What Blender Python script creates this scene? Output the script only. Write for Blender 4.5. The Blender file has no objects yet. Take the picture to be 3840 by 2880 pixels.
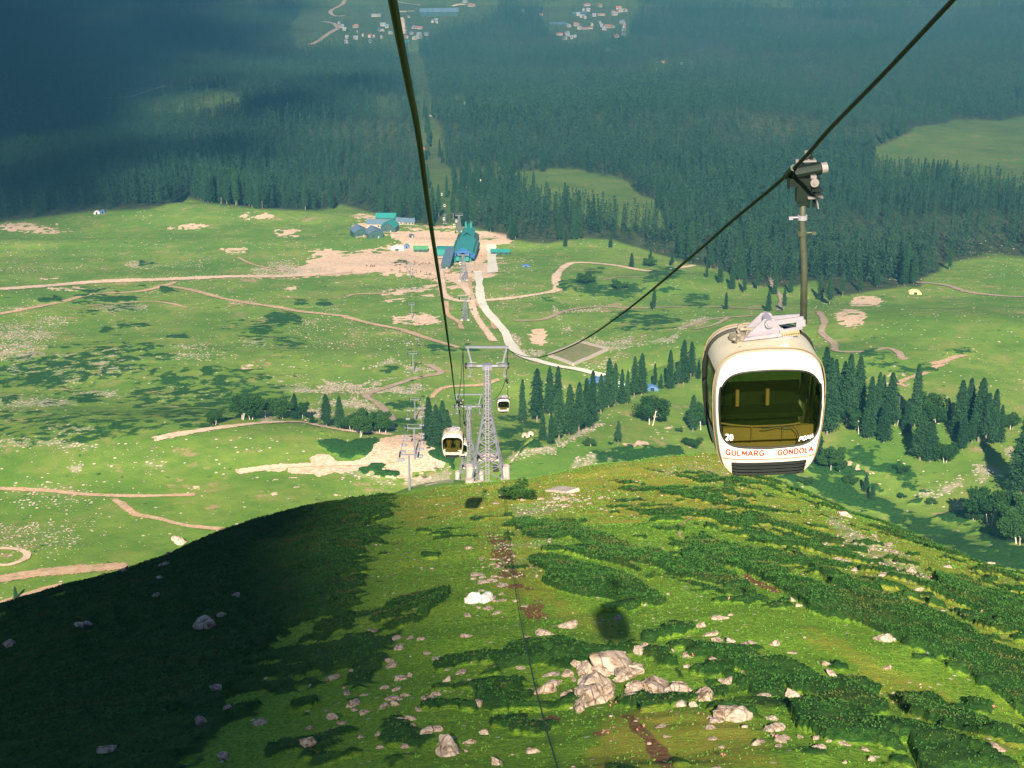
import bpy, math, random
import numpy as np
from mathutils import Vector, Matrix

# ------------------------------------------------------------------ camera, sky, sun, exposure
scene = bpy.context.scene
COL = scene.collection
PITCH = math.radians(21.0)
FOC = 1800.0                                    # focal length in pixels of a 1024 px wide frame
cam_data = bpy.data.cameras.new("camera")
cam_data.sensor_width = 36.0
cam_data.lens = 36.0 * FOC / 1024.0
cam_data.clip_start = 0.2
cam_data.clip_end = 60000.0
cam = bpy.data.objects.new("camera", cam_data)
COL.objects.link(cam)
cam.location = (0, 0, 0)
cam.rotation_euler = (math.pi / 2 - PITCH, 0, 0)
scene.camera = cam

SUN_EL = math.radians(31.5)
SUN_AZ = math.radians(1.4)                      # the light travels this far to the right of straight ahead
world = bpy.data.worlds.new("World")
scene.world = world
world.use_nodes = True
wn = world.node_tree.nodes
bg = wn["Background"]
sky = wn.new("ShaderNodeTexSky")
sky.sky_type = 'NISHITA'
sky.sun_disc = False
sky.sun_elevation = SUN_EL
sky.sun_rotation = math.pi + SUN_AZ
sky.altitude = 3500
sky.air_density = 1.0
sky.dust_density = 0.6
world.node_tree.links.new(sky.outputs[0], bg.inputs[0])
bg.inputs[1].default_value = 0.05
LDIR = Vector((math.sin(SUN_AZ) * math.cos(SUN_EL), math.cos(SUN_AZ) * math.cos(SUN_EL), -math.sin(SUN_EL)))
sd = bpy.data.lights.new("sun", 'SUN')
sd.energy = 5.0
sd.angle = math.radians(0.5)
sd.color = (1.0, 0.89, 0.70)
sun = bpy.data.objects.new("sun", sd)
COL.objects.link(sun)
sun.rotation_euler = LDIR.to_track_quat('-Z', 'Y').to_euler()
scene.view_settings.view_transform = 'Standard'
scene.view_settings.look = 'None'
scene.view_settings.exposure = 1.3
scene.view_settings.gamma = 1.0
scene.cycles.max_bounces = 6
scene.cycles.diffuse_bounces = 2
scene.cycles.glossy_bounces = 2
scene.cycles.transmission_bounces = 4
scene.cycles.transparent_max_bounces = 12
scene.cycles.volume_bounces = 0
scene.cycles.use_denoising = True
scene.cycles.sample_clamp_indirect = 4

rng = np.random.default_rng(7)
random.seed(7)
CP, SP = math.cos(PITCH), math.sin(PITCH)

# ------------------------------------------------------------------ materials
def new_mat(name):
    m = bpy.data.materials.new(name)
    m.use_nodes = True
    return m, m.node_tree.nodes, m.node_tree.links

def nd(nt, t, **kw):
    n = nt.new(t)
    for k, v in kw.items():
        setattr(n, k, v)
    return n

def mat(name, c, rough=0.7, metal=0.0, var=0.25, scale=3.0, bump=0.0, spec=0.4, coat=0.0):
    m, N, L = new_mat(name)
    b = N["Principled BSDF"]
    b.inputs["Roughness"].default_value = rough
    b.inputs["Metallic"].default_value = metal
    b.inputs["Specular IOR Level"].default_value = spec
    b.inputs["Coat Weight"].default_value = coat
    tc = nd(N, "ShaderNodeTexCoord")
    nz = nd(N, "ShaderNodeTexNoise")
    nz.inputs["Scale"].default_value = scale
    nz.inputs["Detail"].default_value = 6
    L.new(tc.outputs["Object"], nz.inputs["Vector"])
    mx = nd(N, "ShaderNodeMix", data_type='RGBA')
    mx.inputs[6].default_value = (*[x * (1 - var) for x in c], 1)
    mx.inputs[7].default_value = (*[min(1, x * (1 + var)) for x in c], 1)
    L.new(nz.outputs["Fac"], mx.inputs[0])
    L.new(mx.outputs[2], b.inputs["Base Color"])
    if bump:
        bp = nd(N, "ShaderNodeBump")
        bp.inputs["Strength"].default_value = bump
        bp.inputs["Distance"].default_value = 0.1
        L.new(nz.outputs["Fac"], bp.inputs["Height"])
        L.new(bp.outputs[0], b.inputs["Normal"])
    return m

# ------------------------------------------------------------------ tagging and mesh helpers
def tag(o, label=None, cat=None, group=None, kind=None):
    if label: o["label"] = label
    if cat: o["category"] = cat
    if group: o["group"] = group
    if kind: o["kind"] = kind
    return o

def empty(name, loc=(0, 0, 0), rz=0.0, label=None, cat=None, group=None, sc=1.0):
    o = bpy.data.objects.new(name, None)
    o.empty_display_size = 0.1
    o.location = loc
    o.rotation_euler = (0, 0, rz)
    o.scale = (sc, sc, sc)
    COL.objects.link(o)
    return tag(o, label, cat, group)

def mesh_np(name, V, F, material, parent=None, loc=(0, 0, 0), smooth=False, k=3):
    V = np.asarray(V, dtype=np.float32); F = np.asarray(F, dtype=np.int32)
    me = bpy.data.meshes.new(name)
    me.vertices.add(len(V)); me.vertices.foreach_set("co", V.ravel())
    me.loops.add(F.size); me.loops.foreach_set("vertex_index", F.ravel())
    me.polygons.add(len(F))
    me.polygons.foreach_set("loop_start", np.arange(0, F.size, k, dtype=np.int32))
    me.polygons.foreach_set("loop_total", np.full(len(F), k, dtype=np.int32))
    if smooth:
        me.polygons.foreach_set("use_smooth", np.ones(len(F), dtype=bool))
    me.update(calc_edges=True)
    if material: me.materials.append(material)
    o = bpy.data.objects.new(name, me)
    COL.objects.link(o)
    o.parent = parent
    o.location = loc
    return o

class MB:
    def __init__(s): s.v = []; s.f = []
    def add(s, vs, fs):
        n = len(s.v); s.v += [tuple(p) for p in vs]; s.f += [tuple(i + n for i in f) for f in fs]; return s
    def box(s, c, d, rz=0.0, M=None):
        hx, hy, hz = d[0] / 2, d[1] / 2, d[2] / 2
        vs = [Vector((x, y, z)) for x in (-hx, hx) for y in (-hy, hy) for z in (-hz, hz)]
        if M is None: M = Matrix.Rotation(rz, 3, 'Z')
        vs = [M @ p + Vector(c) for p in vs]
        return s.add(vs, [(0, 1, 3, 2), (4, 6, 7, 5), (0, 4, 5, 1), (2, 3, 7, 6), (0, 2, 6, 4), (1, 5, 7, 3)])
    def bar(s, a, b, w, h=None):
        h = h or w; a, b = Vector(a), Vector(b); d = b - a
        q = d.to_track_quat('Z', 'Y').to_matrix()
        return s.box((a + b) / 2, (w, h, d.length), M=q)
    def tube(s, a, b, r0, r1=None, n=8, cap=True):
        r1 = r0 if r1 is None else r1
        a, b = Vector(a), Vector(b); q = (b - a).to_track_quat('Z', 'Y').to_matrix()
        vs = []
        for p, r in ((a, r0), (b, r1)):
            for i in range(n):
                t = 2 * math.pi * i / n
                vs.append(p + q @ Vector((r * math.cos(t), r * math.sin(t), 0)))
        fs = [(i, (i + 1) % n, n + (i + 1) % n, n + i) for i in range(n)]
        if cap: fs += [tuple(range(n - 1, -1, -1)), tuple(range(n, 2 * n))]
        return s.add(vs, fs)
    def path(s, pts, r, n=6, closed=False):
        pts = [Vector(p) for p in pts]; m = len(pts); vs = []
        rr = r if hasattr(r, '__len__') else [r] * m
        for i, p in enumerate(pts):
            if closed: d = pts[(i + 1) % m] - pts[i - 1]
            else: d = pts[min(i + 1, m - 1)] - pts[max(i - 1, 0)]
            q = d.to_track_quat('Z', 'Y').to_matrix()
            for j in range(n):
                t = 2 * math.pi * j / n
                vs.append(p + q @ Vector((rr[i] * math.cos(t), rr[i] * math.sin(t), 0)))
        fs = []
        for i in range(m if closed else m - 1):
            i2 = (i + 1) % m
            for j in range(n):
                fs.append((i * n + j, i * n + (j + 1) % n, i2 * n + (j + 1) % n, i2 * n + j))
        if not closed: fs += [tuple(range(n - 1, -1, -1)), tuple(range((m - 1) * n, m * n))]
        return s.add(vs, fs)
    def prism(s, poly, y0, y1):
        """polygon in x,z extruded along y"""
        n = len(poly)
        vs = [(x, y0, z) for x, z in poly] + [(x, y1, z) for x, z in poly]
        return s.add(vs, [tuple(range(n)), tuple(range(2 * n - 1, n - 1, -1))] + [(i, i + n, (i + 1) % n + n, (i + 1) % n) for i in range(n)])
    def build(s, name, material, parent=None, loc=(0, 0, 0), smooth=False):
        me = bpy.data.meshes.new(name)
        me.from_pydata([tuple(p) for p in s.v], [], s.f)
        me.update()
        if smooth:
            for p in me.polygons: p.use_smooth = True
        if material: me.materials.append(material)
        o = bpy.data.objects.new(name, me)
        COL.objects.link(o); o.parent = parent; o.location = loc
        return o

CH = {}
def set_parent_index():
    CH.clear()
    for o in bpy.data.objects:
        if o.parent: CH.setdefault(o.parent.name, []).append(o)

def copy_tree(o, parent=None):
    c = o.copy(); COL.objects.link(c); c.parent = parent
    kids = CH.get(o.name, [])
    for k in kids: copy_tree(k, c)
    return c

# ------------------------------------------------------------------ numeric noise
_tab = np.random.default_rng(3).random((256, 256)).astype(np.float64)
def vnoise(x, y):
    xi = np.floor(x).astype(np.int64); yi = np.floor(y).astype(np.int64)
    fx = x - xi; fy = y - yi
    fx = fx * fx * (3 - 2 * fx); fy = fy * fy * (3 - 2 * fy)
    a = _tab[xi & 255, yi & 255]; b = _tab[(xi + 1) & 255, yi & 255]
    c = _tab[xi & 255, (yi + 1) & 255]; d = _tab[(xi + 1) & 255, (yi + 1) & 255]
    return (a * (1 - fx) + b * fx) * (1 - fy) + (c * (1 - fx) + d * fx) * fy - 0.5
def fbm(x, y, s, oct=4, off=0.0):
    r = 0.0; a = 1.0; f = 1.0 / s
    for i in range(oct):
        r = r + a * vnoise(x * f + 17.3 * i + off, y * f + 9.1 * i - off); a *= 0.5; f *= 2.03
    return r
def sstep(a, b, x):
    t = np.clip((x - a) / (b - a), 0, 1); return t * t * (3 - 2 * t)

# ------------------------------------------------------------------ terrain heights (camera at z = 0)
def ray_src(sx, sy):
    xc = (np.asarray(sx) / 3.75 - 512) / FOC; yc = (384 - np.asarray(sy) / 3.75) / FOC
    return xc, CP + yc * SP, -SP + yc * CP
def to_src(x, y, z):
    dep = np.maximum(y * CP - z * SP, 1e-3); up = y * SP + z * CP
    return (512 + FOC * x / dep) * 3.75, (384 - FOC * up / dep) * 3.75

_yk = np.array([-3000, -600, 0, 1250, 1450, 1533, 1640, 1720, 2100, 2500, 3500, 4200, 5000, 6500, 9000, 30000.])
_zk = np.array([400, -137, -227, -414.5, -446, -455, -462, -476, -524, -566, -668, -742, -765, -740, -560, -100.])
_yy = np.arange(-3000, 30000, 20.0)
_zz = np.interp(_yy, _yk, _zk)
_ker = np.exp(-0.5 * (np.arange(-6, 7) / 2.2) ** 2); _ker /= _ker.sum()
_zs = np.convolve(np.pad(_zz, 6, mode='edge'), _ker, mode='valid')
def M0(x, y): return np.interp(y, _yy, _zs)

def at_Y(px, row, Y):
    rx, ry, rz = ray_src(px * 3.75, row * 3.75); t = Y / ry
    return rx * t, Y, rz * t
_keys = []
def K(row, *pairs):
    for px, Y in pairs: _keys.append(at_Y(px, row, Y))
K(768, (-120, 84), (0, 78), (128, 72), (256, 66), (384, 62), (512, 60), (640, 60), (768, 58.5), (896, 59.5), (1024, 62), (1150, 66))
K(690, (0, 101), (128, 92), (256, 84), (384, 79), (512, 76), (640, 74), (768, 72), (896, 74), (1024, 79), (1150, 88))
K(640, (0, 134), (128, 117), (256, 103), (384, 95), (512, 90), (640, 88), (768, 86), (896, 88), (1024, 98), (1100, 106))
K(600, (128, 155), (256, 123), (384, 113), (512, 105.5), (640, 103), (768, 100), (896, 105), (1000, 120))
K(560, (256, 158), (384, 138), (512, 129), (640, 125), (768, 121), (896, 133))
K(520, (384, 180), (512, 165), (640, 156), (768, 150))
K(490, (512, 205), (600, 197), (690, 190), (768, 186))
sil = [(-60, 626, 178), (0, 610, 190), (60, 592, 196), (128, 570, 202), (180, 545, 205), (235, 522, 207), (285, 506, 211), (330, 496, 216), (400, 488, 224), (445, 484, 229),
       (488, 483, 232), (540, 482, 234), (590, 476, 236), (640, 464, 236), (680, 455, 234), (707, 452, 230), (740, 458, 222), (768, 470, 213), (820, 493, 195), (907, 536, 165), (965, 558, 150), (1024, 578, 140), (1090, 600, 130)]
for px, row, Y in sil:
    row += 7 if 340 < px < 660 else 4
    x, y, z = at_Y(px, row, Y); _keys.append((x, y, z))
    n = 1.0
    for d, s in ((12, 0.52), (30, 0.62), (70, 0.68), (140, 0.70)):
        if 420 < px < 560 and d > 12: continue
        _keys.append((x * (Y + d) / Y, Y + d, z - d * s))
_keys += [(-8, 300, -140), (-12, 350, -163), (-16, 400, -186), (-20, 465, -212), (-24, 600, -278), (-26, 750, -345),
          (0, 20, -24), (0, -40, -3), (-40, 0, -40), (40, 0, -36), (-60, 60, -86), (60, 60, -70), (-90, 130, -130), (90, 120, -112),
          (-150, 60, -160), (150, 60, -150), (-160, 250, -230), (170, 250, -225), (-260, 400, -330), (260, 400, -320), (-100, 560, -350), (100, 560, -350),
          (-80, -150, -20), (80, -150, -10), (0, -200, 60)]
_KP = np.array(_keys)
def _tps(r2): return 0.5 * r2 * np.log(r2 + 1e-9)
_n = len(_KP); _sc = 100.0
_P = _KP[:, :2] / _sc
_A = _tps(((_P[:, None] - _P[None]) ** 2).sum(-1)) + np.eye(_n) * 2e-3
_B = np.hstack([np.ones((_n, 1)), _P])
_S = np.block([[_A, _B], [_B.T, np.zeros((3, 3))]])
_w = np.linalg.solve(_S, np.concatenate([_KP[:, 2], np.zeros(3)]))
_gx = np.arange(-330, 331, 3.0); _gy = np.arange(-240, 801, 3.0)
_GX, _GY = np.meshgrid(_gx, _gy)
_Q = np.stack([_GX.ravel(), _GY.ravel()], 1) / _sc
_R = np.zeros(len(_Q))
for i0 in range(0, len(_Q), 20000):
    q = _Q[i0:i0 + 20000]
    _R[i0:i0 + 20000] = _tps(((q[:, None] - _P[None]) ** 2).sum(-1)) @ _w[:_n] + _w[_n] + q @ _w[_n + 1:]
_R = _R.reshape(_GX.shape)
def cub(grid, gx0, gy0, st, x, y):
    fx = np.clip((x - gx0) / st, 1, grid.shape[1] - 3.001); fy = np.clip((y - gy0) / st, 1, grid.shape[0] - 3.001)
    ix = fx.astype(np.int64); iy = fy.astype(np.int64); tx = fx - ix; ty = fy - iy
    def w(t): return [-.5*t**3+t**2-.5*t, 1.5*t**3-2.5*t**2+1, -1.5*t**3+2*t**2+.5*t, .5*t**3-.5*t**2]
    wx, wy = w(tx), w(ty); r = 0
    for j in range(4):
        for i in range(4):
            r = r + wy[j] * wx[i] * grid[iy + j - 1, ix + i - 1]
    return r

def seg_sd(x, y, pts):
    """distance to a polyline and signed side"""
    best = np.full(np.shape(x), 1e9); side = np.zeros(np.shape(x))
    for (ax, ay), (bx, by) in zip(pts[:-1], pts[1:]):
        dx, dy = bx - ax, by - ay; L2 = dx * dx + dy * dy
        t = np.clip(((x - ax) * dx + (y - ay) * dy) / L2, 0, 1)
        d = np.hypot(x - ax - t * dx, y - ay - t * dy); cr = (dx * (y - ay) - dy * (x - ax))
        m = d < best; best = np.where(m, d, best); side = np.where(m, np.sign(cr), side)
    return best, side
def flat_xy(sx, sy):
    """ground position of a photo point on the plain valley floor"""
    rx, ry, rz = ray_src(sx, sy); t = 300.0
    for _ in range(60):
        t = M0(rx * t, ry * t) / rz * 0.5 + t * 0.5
    return rx * t, ry * t
SPUR = [flat_xy(*p) for p in ((2700, 1385), (2560, 1440), (2440, 1475), (2340, 1525), (2250, 1590), (2150, 1660), (2040, 1740))]
BUMPS = []
def bump(sx, sy, rx, ry, h):
    x, y = flat_xy(sx, sy); BUMPS.append((x, y, rx, ry, h))
bump(900, 1690, 120, 55, 11); bump(200, 1900, 110, 60, -4); bump(1600, 1750, 28, 40, 6)
bump(3350, 1850, 60, 70, -14); bump(3700, 1330, 160, 120, 16); bump(500, 790, 160, 60, 10); bump(2500, 1060, 120, 60, 5)
bump(1150, 1350, 120, 60, 4); bump(300, 1300, 120, 70, 5); bump(2000, 1500, 60, 50, -5); bump(1650, 520, 300, 120, 14); bump(2700, 500, 300, 150, 18)
def ground(x, y):
    x = np.asarray(x, dtype=np.float64); y = np.asarray(y, dtype=np.float64)
    z = M0(x, y)
    far = sstep(250, 600, y) * (1 - 0.8 * sstep(30, 5, np.abs(y - 1540)))
    z = z + far * (9 * fbm(x, y, 260, 3) + 2.2 * fbm(x, y, 60, 3, 5.0))
    z = z + sstep(1900, 2600, y) * 34 * fbm(x, y, 900, 2, 3.0) * (1 - sstep(3800, 4200, y))
    for bx, by, rx, ry, h in BUMPS:
        z = z + h * np.exp(-((x - bx) / rx) ** 2 - ((y - by) / ry) ** 2)
    d, sdv = seg_sd(x, y, SPUR)
    # the spur: high on the right-hand side of the line, a steep little bank on the left
    s = d * sdv
    ends = sstep(1050, 960, y)
    z = z + ends * np.where(s > 0, 15 * np.exp(-(s / 90.0) ** 2) , 15 * np.exp(-(s / 17.0) ** 2) - 9 * (1 - np.exp(-(s / 17.0) ** 2)) * np.exp(-(s / 60.0) ** 2))
    inside = (y < 790) & (np.abs(x) < 320)
    Rv = np.where(inside, cub(_R, -330, -240, 3.0, x, y), -2000.0)
    Rv = Rv + sstep(30, 60, y) * (1.6 * fbm(x, y, 26, 3, 2.0) + 0.35 * fbm(x, y, 5, 3, 8.0))
    k = 9.0
    h = np.clip(0.5 + 0.5 * (Rv - z) / k, 0, 1)
    out = z * (1 - h) + Rv * h + k * h * (1 - h) * 0.5
    return out

def S(sx, sy, ymin=45.0, ymax=9000.0):
    """first ground point seen at a photo pixel (3840 x 2880 coordinates)"""
    sx = np.atleast_1d(np.asarray(sx, float)); sy = np.atleast_1d(np.asarray(sy, float))
    rx, ry, rz = ray_src(sx, sy)
    n = len(sx); lo = np.empty(n); hi = np.empty(n)
    for c0 in range(0, n, 400):
        q = slice(c0, c0 + 400); ax, ay, az = rx[q, None], ry[q, None], rz[q, None]; m = ax.shape[0]
        Y = np.geomspace(ymin, ymax, 900)[None] * np.ones((m, 1))
        for step in range(3):
            t = Y / ay; u = az * t < ground(ax * t, Y); u[:, -1] = True
            k = np.maximum(np.argmax(u, axis=1), 1); a = Y[np.arange(m), k - 1]; b = Y[np.arange(m), k]
            Y = a[:, None] + (b - a)[:, None] * np.linspace(0, 1, 24)[None]
        lo[q] = a; hi[q] = b
    t = hi / ry
    return np.stack([rx * t, hi, ground(rx * t, hi)], 1)
def S1(sx, sy, ymin=45.0): return Vector(S([sx], [sy], ymin)[0])
def on(x, y): return Vector((x, y, float(ground(np.array([x]), np.array([y]))[0])))
def srcpx(h, p):
    """height in metres of h photo pixels standing upright at point p"""
    dep = p[1] * CP - p[2] * SP
    return h / 3.75 / FOC * dep / (p[1] / math.hypot(p[1], p[2]))
# ------------------------------------------------------------------ what grows where (painted as world-anchored masks)
def Z1(pts, ox, oy, s=1.728): return [(x / s + ox, y / s + oy) for x, y in pts]
def poly_sd(px, py, poly):
    d = np.full(px.shape, 1e9); ins = np.zeros(px.shape, bool); n = len(poly)
    for i in range(n):
        ax, ay = poly[i]; bx, by = poly[(i + 1) % n]
        dx, dy = bx - ax, by - ay; L2 = dx * dx + dy * dy + 1e-9
        t = np.clip(((px - ax) * dx + (py - ay) * dy) / L2, 0, 1)
        d = np.minimum(d, np.hypot(px - ax - t * dx, py - ay - t * dy))
        c = ((ay > py) != (by > py)) & (px < (bx - ax) * (py - ay) / (by - ay + 1e-12) + ax)
        ins ^= c
    return np.where(ins, -d, d)
def ell(cx, cy, rx, ry, n=18, rot=0.0):
    r = math.radians(rot); o = []
    for i in range(n):
        t = 2 * math.pi * i / n; a, b = rx * math.cos(t), ry * math.sin(t)
        o.append((cx + a * math.cos(r) - b * math.sin(r), cy + a * math.sin(r) + b * math.cos(r)))
    return o
# layer, zone ('n' near ridge, 'f' far ground), polygon, strength, feather
PAINT = []
def P(layer, zone, poly, st=1.0, fe=10.0): PAINT.append((layer, zone, poly, st, fe))
a2 = (1280, 1920); a3 = (2560, 1920)
SC = 'scrub'
P(SC, 'n', Z1([(0, 230), (300, 400), (420, 470), (480, 560), (330, 500), (0, 420)], *a3) + Z1([(2212, 430), (1900, 330), (1500, 180), (1180, 150), (1110, 60), (1500, 80), (1800, 180), (2212, 340)], *a2), 1, 8)
P(SC, 'n', Z1([(50, 150), (400, 250), (700, 420), (1000, 520), (1300, 690), (1600, 780), (1930, 980), (1850, 1010), (1400, 850), (1150, 740), (850, 650), (650, 500), (300, 360), (60, 250)], *a3), 1, 8)
P(SC, 'n', Z1([(800, 330), (1300, 520), (1700, 680), (2212, 980), (2300, 1400), (1900, 1080), (1700, 1000), (1900, 950), (1500, 750), (1200, 620), (900, 430)], *a3), .95, 9)
P(SC, 'n', Z1([(1620, 380), (2300, 600), (2300, 840), (1900, 650), (1650, 450)], *a3), .9, 9)
P(SC, 'n', Z1([(50, 870), (400, 900), (800, 1050), (1100, 1150), (1330, 1290), (1200, 1310), (900, 1230), (600, 1100), (300, 1000), (60, 900)], *a3), 1, 8)
P(SC, 'n', Z1([(700, 1280), (900, 1230), (1200, 1350), (1450, 1560), (1250, 1500), (950, 1480), (750, 1400)], *a3), 1, 7)
P(SC, 'n', Z1([(1360, 1210), (1600, 1200), (1900, 1350), (2300, 1540), (2100, 1500), (1700, 1400), (1450, 1300)], *a3), 1, 7)
P(SC, 'n', Z1([(1480, 1500), (1700, 1480), (1900, 1600), (1950, 1700), (1550, 1700)], *a3), 1, 7)
P(SC, 'n', Z1([(1000, 1070), (1290, 1150), (1270, 1190), (1050, 1110)], *a3), 1, 6)
P(SC, 'n', Z1([(230, 1050), (640, 1110), (660, 1200), (450, 1180)], *a3), 1, 6)
P(SC, 'n', Z1([(1100, 60), (1600, 250), (2000, 480), (2212, 620), (2212, 560), (1700, 260), (1400, 100)], *a3), .5, 10)
P(SC, 'n', Z1([(0, 820), (500, 860), (700, 960), (400, 1000), (0, 960)], *a3), .5, 12)
P(SC, 'n', Z1([(1210, 310), (1400, 300), (1800, 400), (2100, 580), (2050, 610), (1700, 560), (1450, 520), (1300, 460), (1350, 400), (1220, 340)], *a2), 1, 6)
P(SC, 'n', Z1([(1440, 220), (1700, 230), (1970, 380), (1930, 400), (1700, 330), (1500, 270)], *a2), 1, 6)
P(SC, 'n', Z1([(1060, 850), (1500, 820), (1900, 870), (2212, 930), (2212, 1080), (1900, 930), (1500, 1000), (1250, 1150), (1200, 1250), (900, 1300), (850, 1100), (1000, 1000)], *a2), .75, 22)
P(SC, 'n', Z1([(450, 520), (700, 490), (700, 560), (500, 700), (300, 740), (200, 700)], *a2), .9, 14)
P(SC, 'n', [(-300, 2400), (0, 2290), (500, 2110), (900, 1950), (1250, 1860), (1470, 1840), (1500, 1960), (1400, 2100), (1340, 2300), (1250, 2500), (1000, 2650), (600, 2950), (-300, 2950)], .72, 60)
P(SC, 'n', [(-300, 2400), (0, 2290), (500, 2110), (900, 1950), (1200, 1870), (1330, 1860), (1250, 2050), (1050, 2280), (900, 2480), (600, 2680), (300, 2950), (-300, 2950)], 1.05, 45)
P(SC, 'n', [(1250, 2300), (1550, 2250), (1500, 2420), (1400, 2600), (1650, 2760), (1500, 2900), (1100, 2900), (1150, 2500)], .55, 40)
P('dry', 'n', [(1450, 1830), (2100, 1790), (2640, 1670), (2900, 1780), (2800, 1960), (2300, 1960), (1950, 1940), (1560, 1990)], .9, 30)
P('dry', 'n', [(2700, 1800), (3060, 1840), (3840, 2160), (3900, 2450), (3500, 2350), (3000, 2150), (2700, 1980)], .6, 50)
P('dry', 'n', [(1760, 1950), (2000, 1950), (2080, 2300), (2250, 2420), (2400, 2500), (2330, 2330), (2100, 2260), (1850, 2200)], .55, 25)
P('dry', 'n', [(2250, 2640), (2700, 2640), (3000, 2900), (2200, 2900)], .8, 40)
P('dry', 'n', [(3000, 2330), (3300, 2480), (3840, 2750), (3840, 2880), (3300, 2600)], .6, 30)
P('soil', 'n', [(1830, 2000), (1900, 2020), (1960, 2150), (2010, 2240), (2060, 2330), (2010, 2330), (1930, 2260), (1870, 2160)], .85, 24)
P('soil', 'n', [(2290, 2640), (2380, 2680), (2500, 2800), (2560, 2900), (2480, 2900), (2400, 2780)], .7, 20)
P('soil', 'n', [(1980, 2420), (2040, 2440), (2060, 2560), (1990, 2620), (1960, 2500)], .7, 18)
P('soil', 'n', Z1(ell(1370, 1340, 70, 45), *a2), .8, 12); P('soil', 'n', Z1(ell(1240, 640, 60, 60, rot=40), *a2), .8, 12)
P('soil', 'n', Z1(ell(1670, 1440, 60, 22), *a2), .7, 10); P('soil', 'n', Z1(ell(1250, 1270, 50, 30), *a2), .6, 10)
P('soil', 'n', Z1(ell(340, 210, 70, 22, rot=-20), *a2), .6, 10)
P('soil', 'n', Z1([(370, 380), (450, 420), (640, 520), (560, 510), (400, 440)], *a3), 1, 5)
P('scree', 'n', Z1([(880, 0), (1020, 40), (1150, 150), (1400, 250), (1650, 480), (1500, 470), (1250, 350), (950, 200), (1020, 130)], *a3), .8, 16)
P('scree', 'n', [(1950, 1850), (2200, 1830), (2160, 1900), (1950, 1960), (1900, 1900)], .55, 12)
P('scree', 'n', [(2400, 1780), (2640, 1690), (2800, 1800), (2760, 1830), (2500, 1800)], .35, 14)
P('scree', 'n', [(1800, 1960), (2080, 2000), (2160, 2200), (2000, 2260), (1850, 2200)], .35, 25)
# far meadows --- bare rocky ground
a4 = (0, 960); a5 = (1280, 960); a6 = (2560, 960)
for c, st in (((120, 620, 190, 40), .8), ((1280, 640, 260, 40), .45), ((120, 950, 350, 30), .75), ((100, 1215, 320, 22), .8), ((560, 1240, 220, 14), .8),
              ((420, 760, 120, 90), .5), ((700, 700, 110, 16), 1), ((500, 1380, 60, 40), .8), ((150, 500, 180, 70), .5), ((1020, 1350, 70, 40), .6),
              ((330, 440, 100, 30), .7), ((1230, 890, 200, 25), .4), ((300, 1530, 300, 90), .35), ((1900, 850, 120, 40), .5)):
    P('scree', 'f', Z1(ell(*c), *a4), st, 22)
P('scree', 'f', Z1([(-60, 90), (500, 60), (500, 200), (-60, 300)], 0, 1920), .35, 30)
r5 = 2.212; b5 = (700, 1300)
for poly, st in (([(920, 390), (1150, 280), (1480, 290), (1800, 200), (1950, 240), (1700, 310), (1400, 350), (1150, 400)], 1.0),
                 ([(1500, 160), (1700, 90), (1850, 150), (2050, 190), (1900, 240), (1750, 150), (1550, 180)], .9),
                 ([(980, 490), (1120, 470), (1230, 540), (1130, 600), (990, 590)], .9), ([(590, 590), (640, 550), (750, 530), (750, 600), (680, 610)], .8),
                 ([(1720, 370), (1900, 310), (1990, 330), (1800, 390)], .9), ([(1050, 430), (1400, 400), (1600, 500), (1640, 620), (1500, 560), (1200, 500)], .8),
                 ([(700, 290), (850, 280), (850, 310), (720, 310)], .8), ([(1900, 530), (1980, 470), (1990, 600), (1850, 590)], .7), ([(560, 780), (620, 860), (540, 860)], .5),
                 ([(1950, 1060), (2212, 980), (2212, 1130), (1900, 1180), (1750, 1130)], .8), ([(1100, 960), (1500, 980), (1800, 1080), (1700, 1170), (1300, 1060)], .5)):
    P('scree', 'f', Z1(poly, *b5, s=r5), st, 12)
P('soil', 'f', Z1([(1500, 900), (1560, 800), (1700, 730), (1900, 720), (2060, 800), (2150, 980), (2100, 1060), (1950, 1060), (1740, 1080), (1650, 980), (1100, 1050), (600, 1010), (1000, 990), (1300, 970)], *b5, s=r5), 1.1, 7)
P('soil', 'f', Z1([(1010, 980), (1080, 890), (1200, 910), (1250, 980)], *b5, s=r5), 1, 6)
P('soil', 'f', Z1([(1100, 960), (1500, 920), (1900, 950), (2100, 1050), (2212, 1040), (2000, 1200), (1750, 1130), (1400, 1060)], *b5, s=r5), .6, 16)
for c in ((230, 1110, 70, 20), (930, 1165, 70, 18), (745, 1100, 35, 12), (880, 1095, 40, 14), (700, 1220, 45, 16), (1250, 1225, 55, 14), (60, 1170, 60, 12)):
    P('soil', 'f', Z1(ell(*c), *b5, s=r5), .7, 8)
P(SC, 'f', Z1([(1060, 800), (1200, 770), (1400, 780), (1560, 750), (1590, 780), (1500, 900), (1350, 940), (1150, 860)], *b5, s=r5), 1.2, 5)
P(SC, 'f', Z1([(1100, 700), (1300, 700), (1340, 730), (1130, 750)], *b5, s=r5), 1.1, 6); P(SC, 'f', Z1([(1400, 1010), (1550, 990), (1750, 1050), (1740, 1090), (1480, 1050)], *b5, s=r5), 1.1, 7)
P(SC, 'f', Z1([(2050, 830), (2212, 850), (2212, 1000), (2100, 930)], *b5, s=r5), 1.1, 8); P(SC, 'f', Z1(ell(510, 715, 38, 12), *b5, s=r5), 1.2, 4); P(SC, 'f', Z1(ell(935, 812, 28, 12), *b5, s=r5), 1.2, 4)
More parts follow.
